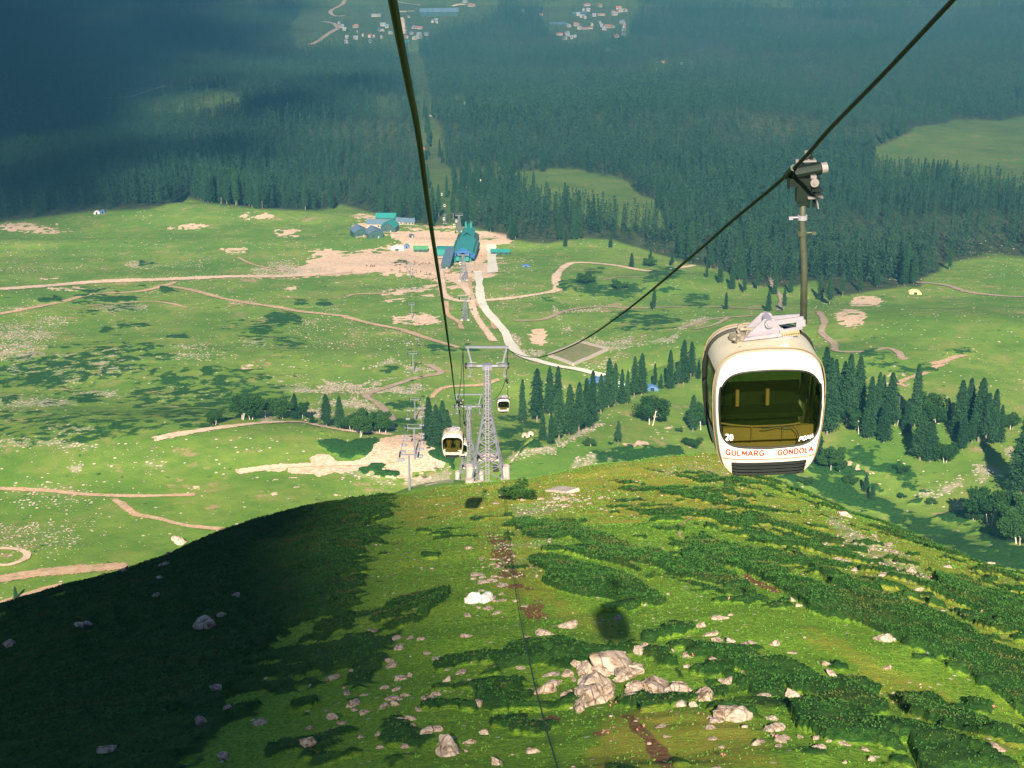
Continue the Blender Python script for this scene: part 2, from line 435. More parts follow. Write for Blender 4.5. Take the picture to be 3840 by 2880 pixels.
# long scattered scrub in the left meadow
for poly, st in (([(-60, 780), (300, 620), (700, 560), (1000, 560), (1100, 640), (1000, 760), (700, 800), (350, 900), (-60, 880)], .62),
                 ([(850, 780), (1500, 740), (1900, 850), (1500, 1100), (1200, 1150), (850, 1060)], .55), ([(-60, 1000), (900, 1000), (1150, 1150), (640, 1220), (-60, 1200)], .5),
                 ([(1500, 430), (1780, 440), (2000, 600), (1800, 610), (1550, 520)], .55), ([(500, 260), (900, 270), (860, 300), (560, 300)], .9)):
    P(SC, 'f', Z1(poly, *a4), st, 40)
for c in ((1840, 410, 130, 50), (1690, 490, 90, 50), (1150, 525, 60, 16), (270, 810, 130, 40), (450, 720, 130, 30), (1090, 230, 50, 12), (970, 50, 60, 14), (560, 360, 60, 12), (1940, 305, 32, 16), (2105, 315, 45, 20),
          (690, 480, 40, 24), (850, 450, 100, 20), (560, 930, 110, 30), (550, 1190, 90, 26), (70, 935, 46, 12), (1100, 790, 70, 26), (1200, 890, 90, 22), (330, 285, 90, 18), (1370, 740, 70, 30)):
    P(SC, 'f', Z1(ell(*c), *a4), .82, 12)
for c in ((2000, 165, 60, 30), (2100, 230, 90, 20), (270, 320, 45, 14), (650, 610, 100, 34), (320, 735, 90, 34), (830, 610, 60, 20), (1070, 1155, 60, 34), (1200, 1110, 100, 24), (1150, 1230, 160, 45), (410, 1080, 80, 34),
          (1110, 1045, 90, 20), (400, 970, 90, 40), (1640, 100, 60, 24), (1330, 275, 50, 16), (1560, 200, 160, 60), (1780, 220, 200, 40), (1950, 420, 240, 50), (2100, 120, 120, 40), (700, 1250, 90, 80), (380, 40, 40, 16)):
    P(SC, 'f', Z1(ell(*c), *a5), .7, 14)
P(SC, 'f', Z1([(1600, 1260), (1900, 1230), (2100, 1250), (2212, 1200), (2212, 1330), (1900, 1370), (1700, 1340)], *a5), .8, 14)
for c in ((1300, 700, 130, 30, 0), (1480, 740, 160, 30, 0), (1240, 640, 90, 30, 0), (1780, 610, 110, 26, -6), (90, 290, 90, 30, 0), (1220, 1300, 130, 60, 35), (1110, 1310, 100, 40, 30), (1370, 1360, 100, 34, 28), (1430, 1440, 120, 60, 30), (1000, 1480, 300, 60, 35), (1500, 1500, 120, 40, 30)):
    P(SC, 'f', Z1(ell(c[0], c[1], c[2], c[3], rot=c[4]), *a6), .72, 16)
P(SC, 'f', Z1([(600, 1380), (900, 1450), (1300, 1560), (1800, 1800), (2300, 2050), (1900, 2000), (1300, 1720), (900, 1560), (650, 1450)], *a6), .9, 16)
b4 = (3000, 1250); r4 = 2.0738
P(SC, 'f', Z1([(130, 1000), (400, 1100), (800, 1330), (1300, 1560), (1742, 1800), (1742, 1700), (1300, 1420), (1100, 1380), (600, 1180)], *b4, s=r4), 1.0, 14)
P('scree', 'f', Z1([(880, 1270), (1000, 1200), (1150, 1170), (1330, 1060), (1300, 990), (1450, 1000), (1620, 1090), (1450, 1150), (1300, 1110), (1180, 1240), (1050, 1290)], *b4, s=r4), .95, 14)
P('scree', 'f', Z1([(1120, 1400), (1280, 1420), (1300, 1450), (1200, 1440)], *b4, s=r4), .9, 8); P('scree', 'f', Z1(ell(1240, 1330, 50, 22), *b4, s=r4), .7, 8)
P('scree', 'f', Z1([(1590, 900), (1660, 880), (1640, 1000), (1600, 980)], *b4, s=r4), .9, 8); P('soil', 'f', Z1([(560, 1150), (650, 1180), (800, 1250), (720, 1240)], *b4, s=r4), 1, 6)
P('soil', 'f', Z1(ell(1140, 125, 36, 14), *b4, s=r4), .9, 6); P('soil', 'f', Z1(ell(745, 325, 60, 18), *b4, s=r4), .9, 7); P('soil', 'f', Z1(ell(400, 1045, 60, 18, rot=25), *b4, s=r4), .9, 7)
P('scree', 'f', Z1(ell(760, 380, 110, 30), *b4, s=r4), .6, 10)
r3 = 2.552; b3 = (1900, 1150)
P('scree', 'f', Z1([(430, 1320), (900, 1090), (930, 1130), (600, 1300), (450, 1400), (200, 1430), (20, 1500), (0, 1440), (200, 1370)], *b3, s=r3), .9, 8)
P('scree', 'f', Z1([(550, 1600), (800, 1380), (1100, 1380), (1330, 1480), (1200, 1540), (800, 1500), (700, 1600)], *b3, s=r3), .75, 12)
P('soil', 'f', Z1([(1110, 1320), (1300, 1290), (1570, 1150), (1480, 1230), (1350, 1330), (1200, 1340)], *b3, s=r3), .9, 6)
for poly, st in (([(200, 195), (350, 210), (325, 350)], 1), ([(440, 0), (520, 60), (500, 140), (470, 90)], .8), ([(550, 50), (980, 0), (700, 60)], .7), ([(500, 200), (620, 180), (600, 240)], .6),
                 ([(740, 300), (950, 330), (1200, 260), (1180, 400), (1000, 430), (960, 400)], .65), ([(1190, 360), (1560, 290), (1700, 160), (1900, 100), (1900, 150), (1720, 200), (1600, 330), (1300, 350)], .8),
                 ([(30, 230), (120, 300), (160, 460), (60, 380)], .8), ([(150, 400), (350, 430), (330, 480), (180, 470)], .7), ([(600, 570), (900, 520), (1100, 440), (1000, 600), (700, 590)], .4)):
    P('soil' if st == 1 else 'scree', 'f', Z1(poly, *b3, s=r3), st, 8)
# bare construction ground round the station
b7 = (1250, 780); r7 = 3.16
P('soil', 'f', Z1([(-380, 640), (0, 500), (420, 470), (560, 450), (700, 400), (640, 350), (250, 200), (220, 140), (300, 100), (480, 120), (520, 180), (900, 220), (1150, 240), (1440, 240), (1480, 300), (1700, 280), (1850, 380), (2050, 330), (2090, 420),
                    (1960, 440), (1900, 480), (1900, 560), (2110, 570), (1900, 590), (1900, 790), (1850, 830), (1700, 900), (1620, 1000), (1300, 900), (1000, 850), (600, 800), (200, 780), (-380, 800)], *b7, s=r7), 1.0, 9)
for c in ((1900, 90, 260, 30), (1850, 60, 120, 30), (380, 1125, 220, 16), (2150, 350, 70, 16), (1000, 60, 160, 10), (60, 350, 150, 14), (1560, 300, 90, 10), (800, 330, 160, 10), (2000, 420, 160, 12), (440, 640, 90, 16), (880, 690, 120, 18), (120, 760, 120, 14), (1300, 600, 120, 14), (620, 900, 140, 14), (1650, 560, 60, 12), (1150, 640, 80, 16)):
    P('scree', 'f', Z1(ell(*c), *a4), .7, 16)
for c in ((430, 210, 120, 12), (1750, 130, 160, 10), (2120, 60, 120, 26), (320, 150, 60, 8), (1300, 1390, 90, 10), (1700, 1120, 60, 10), (1880, 210, 40, 8), (1620, 720, 50, 8)):
    P('soil', 'f', Z1(ell(*c), *a4), .75, 9)
P('grass_back', 'f', Z1([(300, 400), (600, 320), (760, 370), (620, 440), (430, 470), (150, 490), (120, 420)], *b7, s=r7), 1.0, 10)
P('grass_back', 'f', Z1([(1400, 600), (1560, 590), (1640, 640), (1500, 740), (1390, 740)], *b7, s=r7), .9, 8)
for c in ((1082, 875, 52, 14), (875, 937, 46, 9), (140, 840, 90, 8), (1540, 1195, 60, 12), (1545, 1100, 110, 14), (1480, 1125, 40, 8), (1560, 1200, 90, 20), (700, 845, 80, 10), (960, 810, 60, 7), (3250, 1130, 60, 22), (3190, 1190, 55, 34), (170, 855, 110, 16), (60, 850, 60, 10)):
    P('soil', 'f', ell(*c), .85, 7)
# ground below the wood: no grass
WOOD = [(-200, 830), (0, 835), (350, 792), (560, 786), (700, 745), (780, 762), (1000, 785), (1200, 790), (1280, 770), (1400, 800), (1500, 832), (1640, 852), (1700, 838), (1800, 860), (1880, 880), (2000, 900), (2060, 905), (2200, 888),
        (2300, 900), (2420, 950), (2640, 1000), (2800, 1060), (2950, 1080), (3060, 1050), (3090, 1130), (3200, 1110), (3400, 1062), (3440, 1062), (3560, 985), (3700, 965), (3840, 970), (4100, 980), (4100, -900), (-200, -900)]
CLEAR = [[(1930, 640), (2150, 640), (2330, 672), (2400, 740), (2470, 750), (2490, 850), (2330, 850), (2200, 830), (2090, 790), (1960, 740), (1880, 740)],
         [(3270, 560), (3430, 480), (3560, 455), (3700, 450), (3900, 440), (3900, 730), (3500, 690), (3290, 670)],
         [(400, 385), (480, 345), (620, 312), (820, 330), (900, 370), (930, 450), (850, 450), (560, 440), (400, 430)],
         [(1520, 150), (1560, 150), (1600, 300), (1650, 500), (1700, 690), (1720, 870), (1600, 850), (1590, 650), (1560, 400)],
         [(1600, 640), (1900, 625), (1960, 690), (1840, 780), (1620, 800)],
         [(1150, -200), (1130, 40), (1080, 120), (1120, 200), (1250, 170), (1400, 190), (1500, 215), (1560, 190), (1600, 160), (1660, 115), (1780, 90), (1860, 60), (1900, -200)],
         [(2030, 60), (2040, 25), (2200, -40), (2380, -40), (2400, 60), (2350, 150), (2260, 165), (2120, 165), (2060, 130)],
         [(380, 95), (480, 92), (480, 115), (400, 125)], [(1360, 355), (1480, 350), (1500, 440), (1420, 440)], [(1690, 360), (1850, 372), (1840, 440), (1690, 440)], [(2440, 225), (2600, 225), (2600, 275), (2440, 275)]]
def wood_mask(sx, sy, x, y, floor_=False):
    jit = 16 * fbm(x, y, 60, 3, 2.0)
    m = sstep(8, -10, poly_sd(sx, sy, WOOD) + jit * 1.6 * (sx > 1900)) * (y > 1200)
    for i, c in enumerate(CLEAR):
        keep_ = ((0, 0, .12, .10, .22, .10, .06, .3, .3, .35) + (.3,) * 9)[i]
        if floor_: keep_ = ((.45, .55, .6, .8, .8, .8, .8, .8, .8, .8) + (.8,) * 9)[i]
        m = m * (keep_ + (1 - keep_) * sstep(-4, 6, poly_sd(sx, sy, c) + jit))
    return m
def paint(x, y, z, layers):
    sx, sy = to_src(x, y, z)
    near = (y < 262) & (np.abs(x) < 200)
    out = {k: np.zeros(x.shape) for k in layers}
    n1 = fbm(x, y, 5, 3, 1.0) * 2; n2 = fbm(x, y, 32, 3, 4.0) * 2; n3 = fbm(x * .45, y, 16, 4, 7.0) * 2
    nn1 = fbm(x, y, 1.6, 3, 1.0) * 2; nn2 = fbm(x, y, 7, 3, 6.0) * 2
    for layer, zone, poly, st, fe in PAINT:
        if layer not in layers and not (layer == 'grass_back' and 'soil' in layers): continue
        xs = [p[0] for p in poly]; ys = [p[1] for p in poly]
        m = (sx > min(xs) - 4 * fe) & (sx < max(xs) + 4 * fe) & (sy > min(ys) - 4 * fe) & (sy < max(ys) + 4 * fe) & (near if zone == 'n' else (y > 420))
        if not m.any(): continue
        d = poly_sd(sx[m], sy[m], poly)
        nz = (nn1[m] * 0.6 + nn2[m]) if zone == 'n' else (n1[m] * .7 + n3[m] * 1.1)
        if zone == 'f' and st < .99 and layer in ('scrub', 'scree'):
            out[layer][m] = np.maximum(out[layer][m], st * sstep(fe, -fe, d + nz * fe * .8)); continue
        v = st * sstep(fe * .9, -fe * .9, d + nz * fe * (1.0 if zone == 'n' else 2.6))
        if st < .99: v = np.where(v > 0, v * sstep(.75 - st, 1.15 - st, .5 + nz * .55) * 1.15, 0) if layer != 'dry' else v
        if layer == 'grass_back': out['soil'][m] *= 1 - v
        else: out[layer][m] = np.maximum(out[layer][m], v)
    if 'scrub' in layers:
        aa, bb = x * .37 - y * .93, x * .93 + y * .37
        sk = fbm(bb / 2.4, aa / 13.0, 1.0, 3, 31.0) + .25 * nn1
        add = sstep(.16, .34, sk) * sstep(4, 14, x - 2) * near * sstep(230, 190, y)
        spots = sstep(.36, .46, fbm(x, y, 3.4, 3, 41.0) + .12 * nn2) * near * sstep(215, 150, y)
        out['scrub'] = np.maximum(out['scrub'], np.maximum(.8 * add, .72 * spots))
    return out, near, sx, sy

# ------------------------------------------------------------------ ground mesh
uu = np.concatenate([np.linspace(-3.2, -.36, 40)[:-1], np.linspace(-.36, .36, 900), np.linspace(.36, 3.2, 40)[1:]])
YY = np.concatenate([np.linspace(-200, 44, 40)[:-1], np.arange(44, 262, .42), np.geomspace(262, 560, 70)[1:], np.geomspace(560, 1800, 470)[1:], np.geomspace(1800, 5200, 150)[1:], np.geomspace(5200, 26000, 30)[1:]])
UU, YG = np.meshgrid(uu, YY)
XG = UU * np.sqrt(YG ** 2 + 45.0 ** 2)
ZG = ground(XG, YG)
xf, yf, zf = XG.ravel(), YG.ravel(), ZG.ravel()
pm, near_m, sxx, syy = paint(xf, yf, zf, ('scrub', 'soil', 'scree', 'dry'))
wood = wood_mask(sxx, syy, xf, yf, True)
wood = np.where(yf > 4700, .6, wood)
# the scrub stands about knee high above the grass
def scrub_h(m_, x_, y_): return sstep(.30, .85, m_) * (.42 + .35 * fbm(x_, y_, 1.6, 2, 3.0))
zf = zf + np.where(near_m, scrub_h(pm['scrub'], xf, yf), pm['scrub'] * 1.0 * (yf > 420))
nr, nc = XG.shape
idx = np.arange(nr * nc, dtype=np.int32).reshape(nr, nc)
Fq = np.stack([idx[:-1, :-1], idx[:-1, 1:], idx[1:, 1:], idx[1:, :-1]], -1).reshape(-1, 4)

def ground_material():
    m, N, L = new_mat("hillside_grass_and_scrub")
    b = N["Principled BSDF"]; b.inputs["Roughness"].default_value = .95; b.inputs["Specular IOR Level"].default_value = .1
    geo = nd(N, "ShaderNodeNewGeometry")
    def noise(sc, det=4, ro=.55):
        n = nd(N, "ShaderNodeTexNoise"); n.inputs["Scale"].default_value = sc; n.inputs["Detail"].default_value = det; n.inputs["Roughness"].default_value = ro
        L.new(geo.outputs["Position"], n.inputs["Vector"]); return n.outputs["Fac"]
    def ramp(src, a, c, lo=0.0, hi=1.0):
        r = nd(N, "ShaderNodeMapRange", interpolation_type='SMOOTHSTEP'); r.inputs[1].default_value = a; r.inputs[2].default_value = c
        r.inputs[3].default_value = lo; r.inputs[4].default_value = hi; L.new(src, r.inputs[0]); return r.outputs[0]
    def mix(f, a, c):
        x = nd(N, "ShaderNodeMix", data_type='RGBA')
        for s, v in ((0, f), (6, a), (7, c)):
            if hasattr(v, 'is_linked'): L.new(v, x.inputs[s])
            else: x.inputs[s].default_value = v if s == 0 else (*v, 1)
        return x.outputs[2]
    def mth(op, a, c=0.0):
        x = nd(N, "ShaderNodeMath", operation=op)
        for s, v in ((0, a), (1, c)):
            if hasattr(v, 'is_linked'): L.new(v, x.inputs[s])
            else: x.inputs[s].default_value = v
        return x.outputs[0]
    at = {}
    for k in ('scrub', 'soil', 'scree', 'dry', 'wood', 'near'):
        a = nd(N, "ShaderNodeAttribute", attribute_name=k); at[k] = a.outputs["Fac"]
    nA, nB, nC, nD, nE = noise(.018, 4), noise(.12, 4), noise(.7, 5, .65), noise(3.6, 6, .75), noise(14.0, 3, .7)
    grass = mix(ramp(nA, .35, .65), (.125, .245, .032), (.225, .320, .052))
    grass = mix(ramp(nB, .3, .75, 0, .6), grass, (.080, .190, .028))
    grass = mix(mth('MULTIPLY', ramp(noise(.035, 5, .6), .5, .72, 0, .75), mth('SUBTRACT', 1.0, at['near'])), grass, (.27, .29, .075))
    grass = mix(ramp(nC, .45, .75, 0, .55), grass, (.19, .25, .045))
    # fine tufts on the near hill only
    fine = mth('MULTIPLY', ramp(nD, .42, .62), at['near'])
    grass = mix(fine, grass, (.040, .130, .014))
    grass = mix(mth('MULTIPLY', ramp(nE, .52, .64, 0, .7), at['near']), grass, (.20, .26, .045))
    grass = mix(mth('MULTIPLY', at['dry'], ramp(nC, .3, .6, .45, 1)), grass, (.235, .215, .045))
    gn = nd(N, 'ShaderNodeMix', data_type='RGBA', blend_type='MULTIPLY'); gn.inputs[0].default_value = 1.0; L.new(grass, gn.inputs[6])
    L.new(mix(at['near'], (1, 1, 1), (1.75, 1.60, 1.15)), gn.inputs[7]); grass = gn.outputs[2]  # near grass brightened in colour for sunlight that upright blades would catch
    # bare soil
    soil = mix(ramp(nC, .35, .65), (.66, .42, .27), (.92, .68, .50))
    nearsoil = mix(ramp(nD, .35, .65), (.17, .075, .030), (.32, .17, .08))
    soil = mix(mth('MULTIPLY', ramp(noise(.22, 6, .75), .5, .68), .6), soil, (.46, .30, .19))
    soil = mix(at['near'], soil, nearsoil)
    blot = mth('MULTIPLY', mth('MULTIPLY', ramp(noise(.05, 6, .72), .575, .64), ramp(nA, .38, .6)), mth('SUBTRACT', 1.0, at['near']))
    grass = mix(mth('MULTIPLY', blot, .8), grass, (.46, .30, .17))
    c = mix(ramp(mth('ADD', at['soil'], mth('MULTIPLY', mth('SUBTRACT', nC, .5), .9)), .35, .6), grass, soil)
    # scree: many pale stones with grass between
    def stones(scale, near_only):
        v = nd(N, "ShaderNodeTexVoronoi"); v.inputs["Scale"].default_value = scale; L.new(geo.outputs["Position"], v.inputs["Vector"])
        sep = nd(N, "ShaderNodeSeparateColor"); L.new(v.outputs["Color"], sep.inputs[0])
        return v.outputs["Distance"], sep.outputs[0]
    dF, rF = stones(.55, False); dN, rN = stones(3.2, True)
    dist = nd(N, "ShaderNodeMix"); L.new(at['near'], dist.inputs[0]); L.new(dF, dist.inputs[2]); L.new(dN, dist.inputs[3])
    rnd = nd(N, "ShaderNodeMix"); L.new(at['near'], rnd.inputs[0]); L.new(rF, rnd.inputs[2]); L.new(rN, rnd.inputs[3])
    base_d = ramp(nB, .48, .85, .01, .14)
    dens = mth('ADD', mth('MULTIPLY', mth('MULTIPLY', at['scree'], ramp(noise(.09, 4, .65), .3, .6)), 1.0), mth('MULTIPLY', base_d, mth('SUBTRACT', 1.0, mth('MULTIPLY', at['scrub'], .9))))
    pick = mth('LESS_THAN', rnd.outputs[0], dens)
    st = mth('MULTIPLY', mth('LESS_THAN', dist.outputs[0], .43), pick)
    stonec = mix(rnd.outputs[0], (.74, .60, .48), (.36, .29, .23))
    c = mix(mth('MULTIPLY', ramp(at['scree'], .2, .9, 0, .75), ramp(noise(.11, 5, .65), .38, .58)), c, (.50, .41, .31))
    c = mix(mth('MULTIPLY', st, mth('SUBTRACT', 1.0, at['wood'])), c, stonec)
    # scrub: dark juniper and rhododendron
    sc = mix(ramp(nC, .35, .65), (.014, .066, .014), (.038, .112, .022))
    sc = mix(mth('MULTIPLY', ramp(nD, .45, .7), at['near']), sc, (.060, .125, .022))
    sc = mix(mth('MULTIPLY', mth('MULTIPLY', ramp(nB, .56, .72), at['near']), ramp(nD, .4, .6)), sc, (.075, .085, .020))
    far_ = mth('SUBTRACT', 1.0, at['near']); nS = noise(.13, 4, .6)
    patchy = mth('ADD', mth('ADD', at['scrub'], mth('MULTIPLY', mth('SUBTRACT', nC, .5), .7)), mth('MULTIPLY', mth('MULTIPLY', mth('SUBTRACT', nS, .5), 2.6), far_))
    lo_ = nd(N, 'ShaderNodeMapRange', interpolation_type='SMOOTHSTEP'); L.new(mth('ADD', patchy, mth('MULTIPLY', at['near'], .16)), lo_.inputs[0]); lo_.inputs[1].default_value = .40; lo_.inputs[2].default_value = .64
    c = mix(lo_.outputs[0], c, sc)
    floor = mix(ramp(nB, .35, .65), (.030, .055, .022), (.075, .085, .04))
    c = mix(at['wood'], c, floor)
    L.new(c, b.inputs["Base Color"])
    # bumps: small on the grass, strong in the scrub
    bp = nd(N, "ShaderNodeBump"); bp.inputs["Strength"].default_value = .55
    hgt = mth('ADD', mth('MULTIPLY', nC, .8), mth('ADD', mth('MULTIPLY', mth('ADD', mth('MULTIPLY', nD, .75), mth('MULTIPLY', nE, .12)), at['near']), mth('MULTIPLY', st, .25)))
    bp.inputs["Distance"].default_value = 1.0
    L.new(hgt, bp.inputs["Height"]); L.new(bp.outputs[0], b.inputs["Normal"])
    return m
GM = ground_material()
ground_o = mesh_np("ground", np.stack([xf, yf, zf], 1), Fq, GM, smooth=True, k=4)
tag(ground_o, "green rocky mountain slope with meadows and the valley floor", kind="structure")
def setattr_f(o, name, arr):
    a = o.data.attributes.new(name, 'FLOAT', 'POINT'); a.data.foreach_set("value", np.asarray(arr, dtype=np.float32))
for k in ('scrub', 'soil', 'scree', 'dry'): setattr_f(ground_o, k, pm[k])
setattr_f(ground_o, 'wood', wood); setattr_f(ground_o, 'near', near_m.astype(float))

# ------------------------------------------------------------------ paths: ribbons of trodden earth laid on the ground
def path_material(name, c1, c2, fray):
    m, N, L = new_mat(name)
    b = N["Principled BSDF"]; b.inputs["Roughness"].default_value = .95; b.inputs["Specular IOR Level"].default_value = .1
    geo = nd(N, "ShaderNodeNewGeometry"); n = nd(N, "ShaderNodeTexNoise"); n.inputs["Scale"].default_value = .35; n.inputs["Detail"].default_value = 7; n.inputs["Roughness"].default_value = .7
    L.new(geo.outputs["Position"], n.inputs["Vector"])
    mx = nd(N, "ShaderNodeMix", data_type='RGBA'); mx.inputs[6].default_value = (*c1, 1); mx.inputs[7].default_value = (*c2, 1)
    r = nd(N, "ShaderNodeMapRange"); r.inputs[1].default_value = .35; r.inputs[2].default_value = .65; L.new(n.outputs["Fac"], r.inputs[0]); L.new(r.outputs[0], mx.inputs[0]); 
    n2 = nd(N, "ShaderNodeTexNoise"); n2.inputs["Scale"].default_value = .16; n2.inputs["Detail"].default_value = 8; n2.inputs["Roughness"].default_value = .75; L.new(geo.outputs["Position"], n2.inputs["Vector"])
    r2 = nd(N, "ShaderNodeMapRange"); r2.inputs[1].default_value = .54; r2.inputs[2].default_value = .66; r2.inputs[4].default_value = .75 if fray else .25; L.new(n2.outputs["Fac"], r2.inputs[0])
    m2 = nd(N, "ShaderNodeMix", data_type='RGBA'); L.new(r2.outputs[0], m2.inputs[0]); L.new(mx.outputs[2], m2.inputs[6]); m2.inputs[7].default_value = (.24, .24, .09, 1) if fray else (.5, .42, .3, 1); L.new(m2.outputs[2], b.inputs["Base Color"])
    if fray:
        a = nd(N, "ShaderNodeAttribute", attribute_name="edge")
        ad = nd(N, "ShaderNodeMath", operation='MULTIPLY_ADD'); L.new(n.outputs["Fac"], ad.inputs[0]); ad.inputs[1].default_value = 1.6; L.new(a.outputs["Fac"], ad.inputs[2])
        gt = nd(N, "ShaderNodeMath", operation='GREATER_THAN'); L.new(ad.outputs[0], gt.inputs[0]); gt.inputs[1].default_value = 1.52
        tr = nd(N, "ShaderNodeBsdfTransparent"); ms = nd(N, "ShaderNodeMixShader"); L.new(gt.outputs[0], ms.inputs[0]); L.new(b.outputs[0], ms.inputs[1]); L.new(tr.outputs[0], ms.inputs[2])
        L.new(ms.outputs[0], N["Material Output"].inputs["Surface"])
    return m
PM_pale = path_material("pale_dust", (.68, .46, .31), (.84, .64, .48), True)
PM_red = path_material("reddish_earth", (.48, .29, .17), (.66, .46, .31), True)
PM_grey = path_material("dull_earth", (.36, .25, .17), (.52, .40, .30), True)
PM_conc = path_material("pale_concrete", (.70, .64, .53), (.82, .76, .65), False)
def catmull(P_, step=1):
    P_ = np.asarray(P_, float)
    if len(P_) == 2: return P_[0] + (P_[1] - P_[0]) * np.linspace(0, 1, 24)[:, None]
    Q = np.vstack([2 * P_[0] - P_[1], P_, 2 * P_[-1] - P_[-2]]); out = []
    for i in range(1, len(Q) - 2):
        for t in np.linspace(0, 1, 14, endpoint=False):
            a, b, c, d = Q[i - 1], Q[i], Q[i + 1], Q[i + 2]
            out.append(.5 * ((2 * b) + (-a + c) * t + (2 * a - 5 * b + 4 * c - d) * t * t + (-a + 3 * b - 3 * c + d) * t ** 3))
    out.append(Q[-2]); return np.array(out)
def ribbon(name, src_pts, width, material, label, lift=.5, ymin=420.0):
    sp = catmull(src_pts)
    W = S(sp[:, 0], sp[:, 1], ymin)[:, :2]
    # smooth and resample
    for _ in range(3): W[1:-1] = (W[:-2] + 2 * W[1:-1] + W[2:]) / 4
    seg = np.hypot(*np.diff(W, axis=0).T); s = np.concatenate([[0], np.cumsum(seg)]); n = max(8, int(s[-1] / 2.2))
    q = np.linspace(0, s[-1], n); X = np.interp(q, s, W[:, 0]); Y = np.interp(q, s, W[:, 1])
    tx, ty = np.gradient(X), np.gradient(Y); l = np.hypot(tx, ty) + 1e-9; nx, ny = -ty / l, tx / l
    wv = (width(np.linspace(0, 1, n)) if callable(width) else np.full(n, width)) * (1 + .35 * fbm(q, q * 0 + sp[0, 0], 14, 2))
    o = np.linspace(-1, 1, 7)
    PX = X[:, None] + nx[:, None] * o * wv[:, None] / 2; PY = Y[:, None] + ny[:, None] * o * wv[:, None] / 2
    PZ = ground(PX, PY) + lift
    i = np.arange(n * 7).reshape(n, 7); F = np.stack([i[:-1, :-1], i[1:, :-1], i[1:, 1:], i[:-1, 1:]], -1).reshape(-1, 4)
    ob = mesh_np(name, np.stack([PX, PY, PZ], -1).reshape(-1, 3), F, material, smooth=True, k=4)
    if material.name != 'pale_concrete':
        de = np.minimum(q, s[-1] - q); e = np.maximum(np.abs(o)[None], 1.0 * (1 - de / 9.0)[:, None]).ravel()
    else: e = np.tile(np.abs(o), n)
    setattr_f(ob, "edge", e)
    return tag(ob, label, kind="structure")
R = ribbon
R("dirt_road", Z1([(-40, 220), (300, 195), (700, 165), (1050, 155), (1500, 135), (1900, 130), (2300, 100)], *a4), 18, PM_pale, "wide pale dirt road crossing the meadow to the station")
R("dirt_path", Z1([(-40, 385), (150, 350), (400, 300), (600, 250), (900, 232), (1080, 190), (1150, 165)], *a4), 7, PM_red, "dirt path joining the wide road from the left edge")
R("dirt_path", Z1([(1080, 195), (1250, 225), (1500, 290), (1800, 335), (1930, 360), (2212, 390), (2250, 400), (2400, 440), (2600, 480), (2750, 530), (2950, 590), (3000, 600)], *a4), 7, PM_red, "long diagonal dirt path from the road to the pylon line")
R("dirt_path", Z1([(540, 330), (700, 315), (950, 297), (1100, 310), (1220, 340)], *a4), 4, PM_red, "short faint path below the second meadow path")
R("dirt_road", Z1([(965, 1200), (1150, 1160), (1400, 1120), (1700, 1085), (1950, 1080), (2100, 1110), (2250, 1135), (2400, 1145), (2560, 1165)], *a4), 8, PM_pale, "dirt road along the brow behind the birch trees")
R("dirt_path", Z1([(-40, 1510), (300, 1525), (560, 1550), (900, 1560), (1300, 1550)], *a4), 5, PM_red, "reddish path across the lower left meadow")
R("dirt_path", Z1([(720, 1570), (800, 1620), (880, 1680), (1000, 1700), (1200, 1750), (1400, 1770), (1480, 1780)], *a4), 4.5, PM_red, "reddish path dropping toward the near ridge")
R("dirt_road", Z1([(1500, 1410), (1800, 1370), (2212, 1350), (2400, 1340), (2600, 1320)], *a4), 7, PM_pale, "dirt road leading left from the excavated mound")
R("dirt_road", Z1([(-60, 300), (0, 350), (120, 330), (180, 285), (130, 250), (0, 240), (-60, 245)], 0, 1920), 4, PM_pale, "hairpin bend of a dirt road at the left edge")
R("dirt_road", Z1([(-60, 450), (300, 395), (600, 370), (860, 350)], 0, 1920), 14, PM_red, "broad rough track below the hairpin bend")
R("dirt_road", Z1([(-60, 620), (100, 560), (300, 500), (450, 470)], 0, 1920), 5, PM_red, "narrow track at the foot of the dark slope")
R("dirt_path", Z1([(310, 1130), (320, 1050), (240, 960), (160, 910), (250, 870), (500, 790), (640, 765), (620, 735), (540, 700)], *a5), 6.5, PM_grey, "winding brown path beside the stony bank")
R("dirt_path", Z1([(580, 930), (620, 880), (700, 850), (900, 840), (1000, 810), (1040, 790)], *a5), 4.5, PM_red, "curving path right of the pylon line")
R("dirt_road", Z1([(640, 90), (650, 180), (670, 260), (760, 292), (900, 292), (1100, 275), (1300, 245), (1400, 220), (1390, 140), (1450, 70), (1530, 45), (1750, 60), (2000, 100), (2212, 75), (2300, 60)], *a5), 9, PM_pale, "pale track curving from the station toward the forest edge")
R("dirt_road", Z1([(690, 150), (780, 190), (840, 260), (850, 330), (890, 420), (950, 500), (990, 560)], *a5), 7, PM_pale, "rutted track beside the concrete channel")
R("dirt_path", Z1([(830, 140), (840, 220), (870, 300), (960, 400), (1000, 480)], *a5), 4, PM_red, "second rut of the track below the station")
R("dirt_path", Z1([(680, 290), (690, 380), (760, 430), (780, 480)], *a5), 5, PM_red, "narrow track leading down from the station loop")
R("dirt_path", Z1([(20, 270), (100, 250), (330, 245)], *a5), 5, PM_red, "short path left of the thick cable")
R("dirt_path", Z1([(1680, 160), (1800, 140), (1950, 135)], *a5), 4, PM_grey, "faint path through the scrub by the forest")
R("dirt_path", Z1([(1100, 420), (1300, 415), (1450, 360), (1650, 330), (1900, 340), (2250, 330), (2500, 335), (2760, 350)], *a5), 6, PM_grey, "long stony path across the right meadow")
R("dirt_path", Z1([(0, 470), (200, 410), (480, 390)], *a6), 5, PM_grey, "path behind the large gondola's roof")
R("dirt_path", Z1([(60, 480), (200, 450), (300, 400)], *a6), 4, PM_grey, "lower branch path behind the large gondola")
